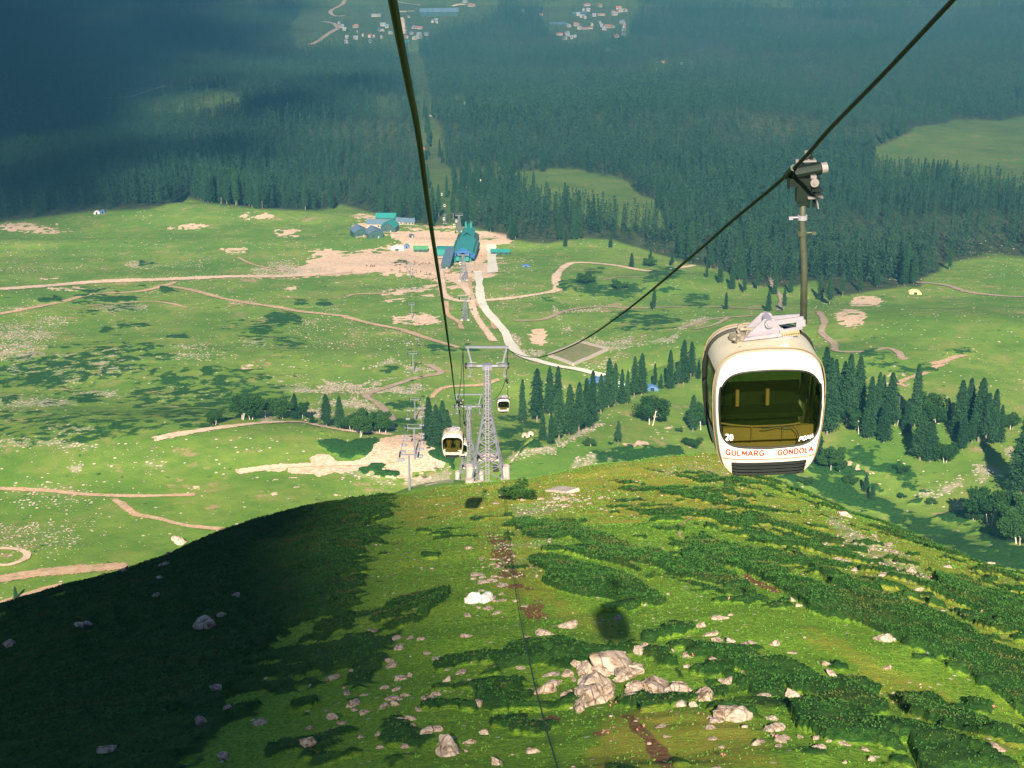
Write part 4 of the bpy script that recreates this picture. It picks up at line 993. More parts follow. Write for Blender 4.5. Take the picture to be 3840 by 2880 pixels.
# ------------------------------------------------------------------ gondola cabin; origin on the cable at the grip, +y away from the camera
CX, ZT, ZB = -.38, -2.93, -5.24
HC = ZT - ZB
_wt = [0, .03, .09, .2, .4, .6, .75, .86, .93, .975, .995, 1.0]
_ww = [.55, .68, .78, .85, .915, .945, .93, .87, .76, .58, .38, 0.0]
def outline(n=48, s=1.0):
    ts = np.concatenate([np.linspace(0, .86, 22), [.89, .915, .94, .96, .978, .99, .997, 1.0]])
    ws = np.interp(ts, _wt, _ww)
    k = np.array([.2, .6, .2]); ws2 = ws.copy(); ws2[1:-1] = np.convolve(ws, k, 'valid')
    right = [(w, t) for w, t in zip(ws2, ts)]; left = [(-w, t) for w, t in right[::-1][1:]]
    return right + left                                         # starts bottom right, over the top, to bottom left
OUT = outline()
def zc(t): return ZB + HC * t
def yface(x, t, sgn=-1):
    w = max(.2, float(np.interp(t, _wt, _ww)))
    q = min(1.0, math.sqrt(min(1, abs(x) / w) ** 6 + abs(2 * t - 1) ** 6)); lean = .10 * (t - .55) if t > .55 else .05 * (.55 - t)
    return sgn * (.93 - .10 * q ** 2 - abs(lean) * 1.0)
def ring3(sc, y, dz=0):
    return [(CX + w * sc, y, zc(.5 + (t - .5) * (.6 + .4 * sc)) + dz) for w, t in OUT]
def make_gondola():
    g = empty("gondola_cabin")
    n = len(OUT)
    # roof, flanks and floor: a loft along the cabin
    ys = [(-.80, 1.0), (-.74, 1.012), (-.60, 1.03), (-.20, 1.045), (.20, 1.045), (.60, 1.03), (.74, 1.012), (.80, 1.0)]
    def prof(w, t, sc, y):
        lean = .10 * (t - .55) if t > .55 else .05 * (.55 - t)
        yy = y * (1 - abs(lean) * 1.0 * abs(y) / .83) if abs(y) > .5 else y
        return (CX + w * sc, yy, zc(t) + (sc - 1) * .5 * (1 if t > .5 else -1))
    V = [prof(w, t, sc, y) for y, sc in ys for w, t in OUT]
    body, win = MB(), {-1: MB(), 1: MB()}
    body.v = list(V)
    for i in range(len(ys) - 1):
        for j in range(n):
            j2 = (j + 1) % n; t = (OUT[j][1] + OUT[j2][1]) / 2; w = (OUT[j][0] + OUT[j2][0]) / 2
            f = (i * n + j, (i + 1) * n + j, (i + 1) * n + j2, i * n + j2)
            if .34 < t < .82 and 2 <= i <= 4 and abs(w) > .5: win[1 if w > 0 else -1].add([V[q] for q in f], [(0, 1, 2, 3)])
            else: body.f.append(f)
    b = body.build("cabin_shell", cream_worn, g, smooth=True)
    for sgn in (-1, 1):
        for v in range(len(win[sgn].v)):
            p = win[sgn].v[v]; win[sgn].v[v] = (p[0] - sgn * .012, p[1], p[2])
        w_ = win[sgn].build("side_window", glass_m, g, smooth=True)
        s = MB(); X = lambda t: sgn * float(np.interp(t, _wt, _ww)) * 1.04 + CX
        s.path([(X(t), y, zc(t)) for y, t in [(-.6, .35), (-.6, .5), (-.6, .65), (-.6, .8), (-.2, .82), (.2, .82), (.6, .8), (.6, .65), (.6, .5), (.6, .35), (.2, .335), (-.2, .335)]], .017, 6, closed=True)
        s.build("window_seal", rubber, w_)
    # the two ends: panel ring round a big window
    tc_, th = .56, .295
    def win_xy(a):
        c, s_ = math.cos(a), math.sin(a); e = .36
        x = abs(c) ** e * (1 if c > 0 else -1); u = abs(s_) ** e * (1 if s_ > 0 else -1); t = tc_ + th * u - .018 * (1 - abs(x)) * (1 if u < 0 else .4)
        t += (.018 * (1 - abs(x)) if u > 0 else 0)
        w = float(np.interp(t, _wt, _ww)) - .055 - (.05 if u > .6 else 0) * u
        return x * w, t
    for sgn, endname in ((-1, "front_panel"), (1, "rear_panel")):
        NA = 160; ang = [2 * math.pi * k / NA for k in range(NA)]
        inner = [win_xy(a) for a in ang]
        # outer boundary: nearest outline points by angle
        oa = np.unwrap([math.atan2((t - tc_) * 2.1, w / .95) for w, t in OUT]); oa = np.array(oa)
        ia = np.unwrap([math.atan2((t - tc_) * 2.1, w / .95) for w, t in inner])
        ow = np.array([p[0] for p in OUT]); ot = np.array([p[1] for p in OUT])
        # close the loop
        oa_c = np.concatenate([oa - 2 * math.pi, oa, oa + 2 * math.pi]); ow_c = np.tile(ow, 3); ot_c = np.tile(ot, 3); o_ = np.argsort(oa_c)
        outr = [(float(np.interp(a, oa_c[o_], ow_c[o_])), float(np.interp(a, oa_c[o_], ot_c[o_]))) for a in ia]
        pm_ = MB(); RR = 13
        for k in range(RR):
            f_ = k / (RR - 1)
            for (iw, it), (ow_, ot_) in zip(inner, outr):
                x_, t_ = iw + (ow_ - iw) * f_, it + (ot_ - it) * f_
                y_ = yface(x_, t_, sgn)
                if k == RR - 1:
                    p = prof(x_, t_, 1.0, sgn * .80); y_ = p[1]
                pm_.v.append((CX + x_, y_, zc(t_)))
        for k in range(RR - 1):
            for j in range(NA):
                j2 = (j + 1) % NA; f4 = (k * NA + j, k * NA + j2, (k + 1) * NA + j2, (k + 1) * NA + j); pm_.f.append(f4 if sgn < 0 else f4[::-1])
        pn = pm_.build(endname, cream, g, smooth=True)
        wm_ = MB(); RW = 8; wm_.v.append((CX, yface(0, tc_, sgn) - sgn * .012, zc(tc_)))
        for k in range(1, RW + 1):
            for iw, it in inner:
                x_, t_ = iw * k / RW, tc_ + (it - tc_) * k / RW; wm_.v.append((CX + x_, yface(x_, t_, sgn) - sgn * .012, zc(t_)))
        for j in range(NA):
            j2 = (j + 1) % NA; wm_.f.append((0, 1 + j, 1 + j2))
            for k in range(RW - 1): wm_.f.append((1 + k * NA + j, 1 + (k + 1) * NA + j, 1 + (k + 1) * NA + j2, 1 + k * NA + j2))
        ws_ = wm_.build("windscreen" if sgn < 0 else "rear_window", glass_m, g, smooth=True)
        sl = MB(); sl.path([(CX + w, yface(w, t, sgn) + sgn * .004, zc(t)) for w, t in inner], .020, 6, closed=True); sl.build("window_seal", rubber, ws_)
        # ribbed black grille with its frame
        gr = MB(); cols, rows = 30, 26
        for r_ in range(rows + 1):
            t_ = .018 + .120 * r_ / rows
            for c_ in range(cols + 1):
                x_ = (-.66 + 1.32 * c_ / cols) * (1 - .05 * (1 - r_ / rows)); rib = .020 * math.sin(r_ / rows * math.pi * 8) + .028
                gr.v.append((CX + x_, yface(x_, t_, sgn) + sgn * rib, zc(t_ - .008 * math.cos(x_ * 2.2))))
        for r_ in range(rows):
            for c_ in range(cols):
                q = r_ * (cols + 1) + c_; gr.f.append((q, q + 1, q + cols + 2, q + cols + 1))
        gg = gr.build("ribbed_grille", grille_m, pn, smooth=True)
        cr = MB(); cr.path([(CX + x_, yface(x_, .165 - .012 * math.cos(x_ * 1.9), sgn) + sgn * .004, zc(.165 - .012 * math.cos(x_ * 1.9))) for x_ in np.linspace(-.80, .80, 24)], .011, 6); cr.build("moulding_line", mat_line, pn)
    # outer seams of the shell
    for y, r_, m_, nm in ((-.70, .010, mat_line, "roof_seam"), (.34, .040, rubber, "door_arch_seal"), (.60, .012, mat_line, "roof_seam")):
        sm = MB(); sm.path([(CX + w * 1.045 * 1.0, y, zc(t) + (.035 if t > .5 else 0)) for w, t in OUT if t > .05], r_, 6); sm.build(nm, m_, g)
    # interior
    fl = MB(); fl.box((CX, 0, zc(.055)), (1.3, 1.45, .05)); fl.build("cabin_floor", inner_m, g)
    for sgn in (-1, 1):
        be = MB(); be.box((CX, sgn * .50, zc(.30)), (1.60, .46, .09)); be.box((CX, sgn * .50, zc(.18)), (1.45, .06, .42)); bo = be.build("bench", bench_m if sgn < 0 else inner_m, g)
        bk = MB()
        if sgn > 0:
            bk.box((CX, .72, zc(.42)), (1.60, .07, .42)); bk.build("bench_back", inner_m, bo); None
        else:
            bk.box((CX, -.70, zc(.345)), (1.58, .05, .20)); bk.build("bench_back", bench_m, bo)
    rl = MB(); rl.path([(CX + x_, -.80 + .05 * abs(x_) ** 2, zc(.405 + .05 * abs(x_) ** 2.5)) for x_ in np.linspace(-.86, .55, 20)], .016, 6)
    for x_ in (-.30, .24): rl.tube((CX + x_, -.80, zc(.405)), (CX + x_, -.80, zc(.295)), .013, n=6)
    rl.build("hand_rail", bench_m, g)
    pl_ = MB()
    for x_ in (-.42, .12): pl_.tube((CX + x_, .1, zc(.42)), (CX + x_, .1, zc(.55)), .035, n=8)
    pl_.build("centre_post", bench_m, g)
    wp = MB(); wp.path([(CX + .02 + .62 * u, -.955 + .03 * u, zc(.42 + .006 * math.sin(u * 9))) for u in np.linspace(-.3, .6, 10)] + [(CX + .47, -.93, zc(.375)), (CX + .50, -.93, zc(.33))], .009, 5); wp.build("wiper", rubber, g)
    # suspension on the roof
    rz = zc(1.0) + .03
    br = MB()
    for y in (-.16, .16):
        br.add([(CX - .38, y, rz - .02), (CX + .42, y, rz - .02), (CX + .14, y, rz + .34), (CX - .02, y, rz + .34),
                (CX - .38, y + .03, rz - .02), (CX + .42, y + .03, rz - .02), (CX + .14, y + .03, rz + .34), (CX - .02, y + .03, rz + .34)],
               [(0, 1, 2, 3), (7, 6, 5, 4), (0, 4, 5, 1), (1, 5, 6, 2), (2, 6, 7, 3), (3, 7, 4, 0)])
    br.box((CX, -.02, rz), (.95, .42, .045)); br.prism([(CX - .40, rz), (CX + .30, rz + .06), (CX + .22, rz + .12), (CX - .36, rz + .05)], -.30, -.24)
    bo = br.build("suspension_bracket", steel_white, g)
    pv = MB(); pv.tube((CX + .06, -.24, rz + .27), (CX + .06, .24, rz + .27), .075, n=14); pv.tube((CX + .06, -.27, rz + .27), (CX + .06, -.24, rz + .27), .04, n=10); pv.build("pivot", steel_white, bo)
    ar = MB(); PX_, PZ_ = .30, -2.66
    for y in (-.13, .13):
        ar.bar((CX + .02, y, rz + .24), (PX_, y * .5, PZ_ + .05), .035, .09)
    ar.bar((CX + .25, -.18, rz + .10), (PX_ - .02, -.10, PZ_ - .10), .03, .06); ar.box((PX_ - .05, 0, PZ_ - .02), (.16, .24, .12))
    ar.build("suspension_arm", steel_white, g)
    sp_ = MB(); A_, B_ = Vector((CX + .20, -.20, rz + .04)), Vector((PX_ - .08, -.12, PZ_ - .18)); d_ = B_ - A_; qm = d_.to_track_quat('Z', 'Y').to_matrix()
    sp_.path([A_ + d_ * (k / 90) + qm @ Vector((.048 * math.cos(k * .9), .048 * math.sin(k * .9), 0)) for k in range(91)], .012, 5); sp_.tube(A_, B_, .018, n=6); sp_.build("damper_spring", spring_m, g)
    lk = MB(); rr_ = random.Random(4)
    for k in range(11):
        a = Vector((CX - .62 + rr_.random() * .42, -.34 + rr_.random() * .42, rz - .03 + rr_.random() * .05)); c_ = a + Vector((-.10 + rr_.random() * .28, -.14 + rr_.random() * .28, .03 + rr_.random() * .16)); lk.tube(a, c_, .017 + .01 * rr_.random(), n=6)
    lk.box((CX - .46, -.12, rz + .02), (.26, .20, .10), rz=.4); lk.tube((CX - .40, .0, rz + .16), (CX - .40, .05, rz + .16), .055, n=10); lk.tube((CX - .42, -.02, rz + .12), (CX - .05, .0, rz + .10), .03, n=8)
    lk.build("door_linkage", linkage_m, g)
    vent = MB(); vent.box((CX + .10, -.50, rz - .055), (.5, .16, .07)); vent.build("roof_vent", cream, g)
    ck = MB(); ck.path([(CX - .70, -.42, rz - .20), (CX - .60, -.50, rz - .12), (CX - .45, -.46, rz - .06)], .035, 6); ck.build("roof_bracket", linkage_m, g)
    # hanger pole and grip
    hp = MB(); hp.path([(PX_ - .07, 0, -.36), (PX_ - .06, 0, -.9), (PX_, 0, -1.7), (PX_ + .02, 0, PZ_ - .06)], .060, 12); po = hp.build("hanger_pole", pole_m, g, smooth=True)
    for z_, xo in ((-.80, -.12), (-1.08, .12)):
        cl = MB(); cl.tube((PX_ - .06, 0, z_ - .04), (PX_ - .06, 0, z_ + .04), .084, n=12); cl.tube((PX_ - .06, 0, z_), (PX_ - .06 + xo * 1.6, -.02, z_ + .01), .016, n=6); cl.box((PX_ - .06 + xo * 1.7, -.02, z_), (.07, .05, .05)); cl.build("pipe_clamp", steel_white if z_ > -1 else pole_m, po)
    gp = MB(); gp.tube((.02, -.02, -.02), (.52, .02, .05), .115, n=14); gp.box((.24, 0, -.16), (.52, .22, .14)); gp.box((PX_ - .07, 0, -.32), (.23, .20, .36)); gp.prism([(.10, -.18), (.34, -.2), (.30, -.56), (.16, -.58)], -.08, .08)
    gp.box((PX_ + .16, -.03, -.30), (.18, .16, .05)); gp.box((PX_ + .15, -.03, -.38), (.16, .15, .04)); gp.tube((PX_ + .13, 0, -.14), (PX_ + .13, 0, -.62), .03, n=8); gp.tube((PX_ + .05, -.05, -.2), (PX_ + .02, -.05, -.62), .028, n=8)
    gp.tube((.0, 0, -.1), (-.02, 0, -.28), .05, .02, n=8)
    go = gp.build("grip", steel_dark, g)
    js = MB(); js.path([(0, -.34, .19 * 0 + .165), (0, 0, 0.0), (0, .34, -.155)], .060, 8); js.build("grip_jaw", steel_dark, go)
    wh = MB(); wh.tube((.53, .0, .05), (.63, .01, .06), .095, n=16); wh.build("grip_wheel", wheel_m, go)
    dk = MB(); dk.tube((.40, -.16, -.16), (.40, -.13, -.16), .075, n=16); dk.tube((.40, -.18, -.16), (.40, -.15, -.16), .03, n=8); dk.build("grip_dial", wheel_m, go)
    lv = MB(); lv.box((PX_ + .12, -.12, -.42), (.26, .10, .035)); lv.tube((PX_ + .14, -.14, -.40), (PX_ + .18, -.14, -.62), .015, n=6); lv.box((.30, -.02, .20), (.26, .14, .03)); lv.tube((.12, 0, .1), (.12, 0, .22), .03, n=8); lv.tube((.30, 0, .2), (.27, 0, .36), .035, .045, n=8); lv.box((.38, -.05, -.06), (.10, .2, .05)); lv.build("grip_lever", wheel_m, go)
    k2 = MB(); k2.tube((.18, 0, .14), (.34, 0, .30), .045, n=8); k2.tube((.36, 0, .18), (.33, 0, .33), .04, n=8); k2.build("grip_spring", steel_dark, go)
    return g
mat_line = mat("brown_moulding_line", (.30, .21, .10), .6)  # one plain brown for the moulding lines and roof seams
spring_m = mat("brass_coloured_spring", (.62, .50, .30), .4, metal=.4)
linkage_m = mat("worn_roof_linkage", (.30, .26, .20), .6, metal=.2, var=.5, scale=10)
wheel_m = mat("grip_wheel_grey", (.24, .22, .21), .5, metal=.2)
STROKES = {'G': [[(.95, .82), (.75, .97), (.45, 1), (.18, .85), (.05, .5), (.18, .15), (.45, 0), (.78, .04), (.95, .2), (.95, .45), (.6, .45)]], 'U': [[(.08, 1), (.08, .3), (.22, .06), (.5, 0), (.78, .06), (.92, .3), (.92, 1)]], 'L': [[(.1, 1), (.1, 0), (.85, 0)]],
    'M': [[(.02, 0), (.12, 1), (.5, .2), (.88, 1), (.98, 0)]], 'A': [[(0, 0), (.5, 1), (1, 0)], [(.2, .34), (.8, .34)]], 'R': [[(.1, 0), (.1, 1), (.6, 1), (.85, .88), (.85, .62), (.6, .5), (.1, .5)], [(.5, .5), (.95, 0)]],
    'O': [[(.5, 1), (.18, .87), (.03, .5), (.18, .13), (.5, 0), (.82, .13), (.97, .5), (.82, .87), (.5, 1)]], 'N': [[(.08, 0), (.08, 1), (.92, 0), (.92, 1)]], 'D': [[(.1, 0), (.1, 1), (.55, 1), (.88, .8), (.95, .5), (.88, .2), (.55, 0), (.1, 0)]],
    'P': [[(.1, 0), (.1, 1), (.65, 1), (.92, .86), (.92, .6), (.65, .46), (.1, .46)]], '2': [[(.05, .8), (.3, 1), (.7, 1), (.92, .78), (.8, .5), (.05, 0), (.95, 0)]], '0': [[(.5, 1), (.15, .85), (.05, .5), (.15, .15), (.5, 0), (.85, .15), (.95, .5), (.85, .85), (.5, 1)]]}
def glyphs(body, size, material, name, parent, x0, width, t_of, off, italic=0.0, stroke=.016):
    """lettering laid as thin strips on the curved front of the cabin"""
    wd = {'M': 1.2, 'L': .75, 'O': 1.1, 'G': 1.05}; tot = sum(wd.get(c, 1) for c in body) + .32 * (len(body) - 1); u = width / tot; x = x0; b = MB()
    for c in body:
        w = wd.get(c, 1) * u
        for st_ in STROKES[c]:
            P2 = [(x + px_ * w + italic * py_ * size, py_ * size) for px_, py_ in st_]; D = []
            for (a, c_) in zip(P2[:-1], P2[1:]):
                for k in range(3): D.append((a[0] + (c_[0] - a[0]) * k / 3, a[1] + (c_[1] - a[1]) * k / 3))
            D.append(P2[-1]); L_, R_ = [], []
            for k, p in enumerate(D):
                a, c_ = D[max(k - 1, 0)], D[min(k + 1, len(D) - 1)]; dx, dy = c_[0] - a[0], c_[1] - a[1]; l_ = math.hypot(dx, dy) + 1e-9; nx, ny = -dy / l_ * stroke / 2, dx / l_ * stroke / 2
                for Q, s_ in ((L_, 1), (R_, -1)):
                    X_ = p[0] + s_ * nx; T_ = t_of(p[0]) + (p[1] + s_ * ny) / HC; Q.append((CX + X_, yface(X_, T_) - off, zc(T_)))
            n0 = len(b.v); b.v += L_ + R_; m_ = len(D)
            b.f += [(n0 + k, n0 + k + 1, n0 + m_ + k + 1, n0 + m_ + k) for k in range(m_ - 1)]
        x += w + .32 * u
    return b.build(name, material, parent)
G1 = make_gondola()
set_parent_index()
fp = [c for c in CH[G1.name] if c.name.startswith("front_panel")][0]; wsn = [c for c in CH[G1.name] if c.name.startswith("windscreen")][0]
tl = lambda x_: .196 - .0165 * math.cos(x_ * 1.9)
glyphs("GULMARG", .098, red_m, "lettering", fp, -.76, .66, lambda x_: tl(x_) + .006, .016, stroke=.020)
glyphs("GONDOLA", .098, red_m, "lettering", fp, .145, .62, lambda x_: tl(x_) + .006, .016, stroke=.020)
glyphs("20", .11, white_m, "number_sticker", wsn, -.77, .12, lambda x_: .320, .016, stroke=.026)
glyphs("POMA", .075, white_m, "maker_sticker", wsn, .50, .25, lambda x_: .294 + (x_ - .5) * .075, .016, italic=.3, stroke=.020)
set_parent_index()
def pt(sx, sy, depth): rx, ry, rz_ = ray_src(sx, sy); return Vector((rx * depth, ry * depth, rz_ * depth))
gG = "cream gondola cabins hanging on the cable"
g2 = copy_tree(G1); g3 = copy_tree(G1)
G1.location = pt(2962, 646, 30.5); G1.rotation_euler = (0, math.radians(-1.5), math.radians(2.0))
tag(G1, "large cream gondola with red GULMARG GONDOLA lettering, nearest on the right cable", "gondola", gG)
g2.location = pt(1712, 1503, 163); g2.rotation_euler = (0, 0, math.radians(-1))
tag(g2, "cream gondola with passengers behind its window, left of the lattice tower", "gondola", gG)
g3.location = pt(1896, 1425, 284); g3.rotation_euler = (0, 0, math.radians(4))
tag(g3, "small empty cream gondola just right of the lattice tower", "gondola", gG)
g4 = copy_tree(G1); g4.rotation_euler = (0, 0, 0); g4.location = pt(1738, 1582, 262); tag(g4, "gondola half hidden behind the one with passengers", "gondola", gG)

# far cabins of the lower line, seen as cream dots past the station
def small_cabin_mesh():
    b = MB(); poly = [(w, ZB + HC * t) for w, t in OUT[::2]]; b.prism(poly, -.8, .8); return b
sc_m = small_cabin_mesh(); hangm = MB().tube((0, 0, 0), (0, 0, ZT), .07, n=6)
def small_cabin(sx, sy, ymin, lb, rope_h=14):
    p = S1(sx, sy + 14, ymin); rx, ry, rz_ = ray_src(sx, sy); t = (p.y - 40) / ry
    e = empty("gondola_cabin", (rx * t, ry * t, rz_ * t + 3.5), 0, lb, "gondola", "tiny cabins of the lower cable line")
    for nm_, b_, m_ in (("cabin_shell", sc_m, cream), ("hanger", hangm, steel_dark)):
        b_.build(nm_, m_, e)
    w = MB(); w.box((0, -.83, ZB + HC * .58), (1.5, .05, 1.1)); w.build("windscreen", rubber, e)
for sx, sy, lb in ((1656, 726, "cream cabin highest above the gap of the forest line"), (1650, 776, "cream cabin left of the pair below the highest one"), (1667, 768, "cream cabin right of the pair below the highest one"),
                   (1711, 826, "cream cabin beside the pylon behind the station, upper"), (1703, 842, "cream cabin beside the pylon behind the station, lower"), (1664, 818, "cream cabin low over the trees left of the pylon"), (1727, 985, "cream cabin hanging in front of the station's open end")):
    small_cabin(sx, sy, 420, lb)

# ------------------------------------------------------------------ cables
def cable(name, pts, r, label, cat="cable", m_=None, n=10):
    P_ = catmull(np.array(pts))
    return tag(MB().path([tuple(p) for p in P_], r, n).build(name, m_ or cable_m, smooth=True), label, cat)
Lc = [(1472, 0, 15.0), (1500, 150, 16.8), (1535, 330, 19.7), (1571, 521, 24.1), (1614, 833, 32.7), (1667, 1180, 58.4), (1690, 1350, 88.6), (1712, 1503, 163)]
Lp = [pt(*q) for q in Lc]; first = Lp[0] + (Lp[0] - Lp[1]) * 1.5
Lp = [first] + Lp + [pt(1727, 1440, 215), pt(1736, 1312, 252)]
cable("cable", Lp, .041, "thick dark cable coming down from the top of the picture to the second gondola")
Rc = [(3573, 0, 21.8), (3312, 278, 24.6), (3115, 480, 27.5), (2962, 646, 30.5), (2733, 839, 36.8), (2595, 960, 42.5), (2350, 1163, 59.5), (2177, 1281, 83), (2061, 1330, 114), (2003, 1340, 141), (1945, 1330, 187), (1904, 1310, 252)]
Rp = [pt(*q) for q in Rc]; Rp = [Rp[0] + (Rp[0] - Rp[1]) * 1.5] + Rp
cable("cable", Rp, .034, "long cable swooping from the upper right corner past the large gondola to the tower")
cable("cable", [pt(1736, 1312, 252), pt(1740, 1450, 258), pt(1740, 1580, 264), pt(1752, 1525, 480)], .05, "cable running down behind the second gondola from the tower's left wheels")
cable("cable", [pt(1904, 1310, 252), pt(1900, 1400, 276), pt(1896, 1425, 284), pt(1862, 1490, 330), pt(1800, 1530, 480)], .05, "cable from the tower's right wheels down to the small gondola")
cable("signal_cable", [pt(1878, 1640, 250), pt(1886, 1790, 205), pt(1900, 1960, 150), pt(1937, 2240, 90), pt(1990, 2500, 60), pt(2045, 2720, 47), pt(2094, 2890, 40), pt(2200, 3300, 30)], .022, "thin signal cable hanging from the tower down to the bottom edge")

# ------------------------------------------------------------------ lattice towers
def make_tower():
    t = empty("lattice_tower")
    Hh = 19.6; hb, hw, ht = 2.75, .62, .42; zw = 11.3
    def half(z): return hb + (hw - hb) * min(1, z / zw) if z < zw else hw + (ht - hw) * (z - zw) / (Hh - zw)
    z0 = 1.9
    for sx_ in (-1, 1):
        for sy_ in (-1, 1):
            g_ = MB(); pts = [z0, zw, Hh]
            for a, b_ in zip(pts[:-1], pts[1:]): g_.bar((sx_ * half(a), sy_ * half(a), a), (sx_ * half(b_), sy_ * half(b_), b_), .20 if a < zw else .13)
            g_.build("tower_leg", steel, t)
    lev = [z0, 3.9, 5.9, 7.7, 9.3, 10.6, 11.3]; z = 11.3
    while z < Hh - .7: z += .78; lev.append(z)
    for a, b_ in zip(lev[:-1], lev[1:]):
        br = MB(); ha, hb_ = half(a), half(b_); w = .10 if a < zw else .06
        for (x1, y1, x2, y2) in ((-1, -1, 1, -1), (1, -1, 1, 1), (1, 1, -1, 1), (-1, 1, -1, -1)):
            br.bar((x1 * hb_, y1 * hb_, b_), (x2 * hb_, y2 * hb_, b_), w)
            br.bar((x1 * ha, y1 * ha, a), (x2 * hb_, y2 * hb_, b_), w); br.bar((x2 * ha, y2 * ha, a), (x1 * hb_, y1 * hb_, b_), w)
        br.build("cross_brace", steel, t)
    ld = MB()
    for sx_ in (-.24, .24): ld.bar((sx_, -half(z0) - .25, z0 - 1), (sx_, -ht - .12, Hh), .07)
    for k in range(44):
        z_ = z0 + (Hh - z0) * k / 43; y_ = -half(z0) - .25 + (half(z0) + .25 - ht - .12) * (z_ - z0) / (Hh - z0); ld.bar((-.24, y_, z_), (.24, y_, z_), .07)
        if k % 3 == 0: ld.path([(-.36, y_ - .1, z_), (-.34, y_ - .5, z_), (0, y_ - .68, z_), (.34, y_ - .5, z_), (.36, y_ - .1, z_)], .035, 4)
    ld.build("ladder", steel_white, t)
    ca = MB(); ca.tube((-2.7, 0, Hh), (2.7, 0, Hh), .21, n=12); ca.box((0, 0, Hh - .1), (1.5, 1.0, .8)); ca.box((-3.0, 0, Hh + .05), (.5, 1.2, .5)); ca.box((3.0, 0, Hh + .05), (.5, 1.2, .5)); ca.build("crossarm", steel, t)
    for s_ in (-1, 1):
        sh = MB(); sh.bar((s_ * 3.08, -2.2, Hh + .8), (s_ * 3.08, 2.2, Hh - .8), .14, .3); sh.box((s_ * 3.2, 0, Hh + .05), (.3, .8, .7)); so = sh.build("sheave_train", steel_dark, t)
        for k in range(6):
            y_ = -1.95 + k * .78; wl = MB(); wl.tube((s_ * 3.2, y_, Hh + .12 - y_ * .36), (s_ * 3.36, y_, Hh + .12 - y_ * .36), .26, n=12); wl.build("sheave_wheel", steel_dark, so)
        hg = MB(); hg.tube((s_ * 2.6, -.5, Hh - .2), (s_ * 2.55, -.5, Hh - 1.5), .09, n=6); hg.box((s_ * 2.7, -.5, Hh - 1.4), (.5, .5, .3)); hg.build("rope_catcher", steel, t)
        cp = MB(); cp.bar((s_ * 1.6, -.9, Hh + .35), (s_ * 2.9, -.9, Hh + .35), .5, .06); cp.bar((s_ * 1.5, -1.1, Hh + 1.0), (s_ * 2.7, -1.1, Hh + 1.0), .06); cp.build("work_platform", steel_white, t)
    fr = MB(); fr.bar((-3.25, 0, Hh + 3.05), (3.25, 0, Hh + 3.05), .28, .3)
    for s_ in (-1, 1): fr.bar((s_ * 2.95, 0, Hh + 3.0), (s_ * 2.3, 0, Hh + .2), .3, .26); fr.bar((s_ * 2.3, 0, Hh + .5), (s_ * 2.9, 0, Hh + .1), .14)
    fr.build("lifting_frame", steel, t)
    for sx_ in (-1, 1):
        for sy_ in (-1, 1):
            pr = MB(); pr.tube((sx_ * 2.75, sy_ * 2.6, -3.5), (sx_ * 2.75, sy_ * 2.6, 2.0), .78, .66, n=16); pr.build("concrete_pier", conc, t, smooth=False)
    bm_ = MB(); bm_.box((0, -2.6, 1.2), (4.2, .55, .75)); bm_.box((0, 2.6, 3.4), (3.4, .55, 1.1)); bm_.build("concrete_beam", conc, t)
    bx = MB(); bx.box((1.3, -1.2, 3.2), (.9, .6, 1.0)); bx.build("control_box", inner_m, t)
    return t
tw = make_tower(); set_parent_index()
gt = "steel lattice towers of the gondola line"
base = pt(1829, 1795, 252); tw.location = base; tw.rotation_euler = (0, 0, math.radians(0))
print("tower base", base, "ground", on(base.x, base.y))
gz = on(base.x, base.y).z; tw.location.z = gz - .2
sc_t = (pt(1829, 1312, 252).z - (gz - .2)) / 19.6; tw.scale = (sc_t,) * 3; print("tower scale", sc_t)
tag(tw, "tall galvanised lattice tower on concrete piers, nearest in the centre", "tower", gt)
def put_tower(sx, sy_top, depth, label, sy_base=None, arm=3.1):
    o = copy_tree(tw); top = pt(sx, sy_top, depth); b_ = on(top.x, top.y)
    o.location = b_; s_ = (top.z - b_.z) / 19.6; o.scale = (min(s_, 1.35), min(s_, 1.35), s_); tag(o, label, "tower", gt); return o
t2 = put_tower(1757, 1525, 480, "second lattice tower hidden behind the nearest one"); print("t2", t2.scale, t2.location)

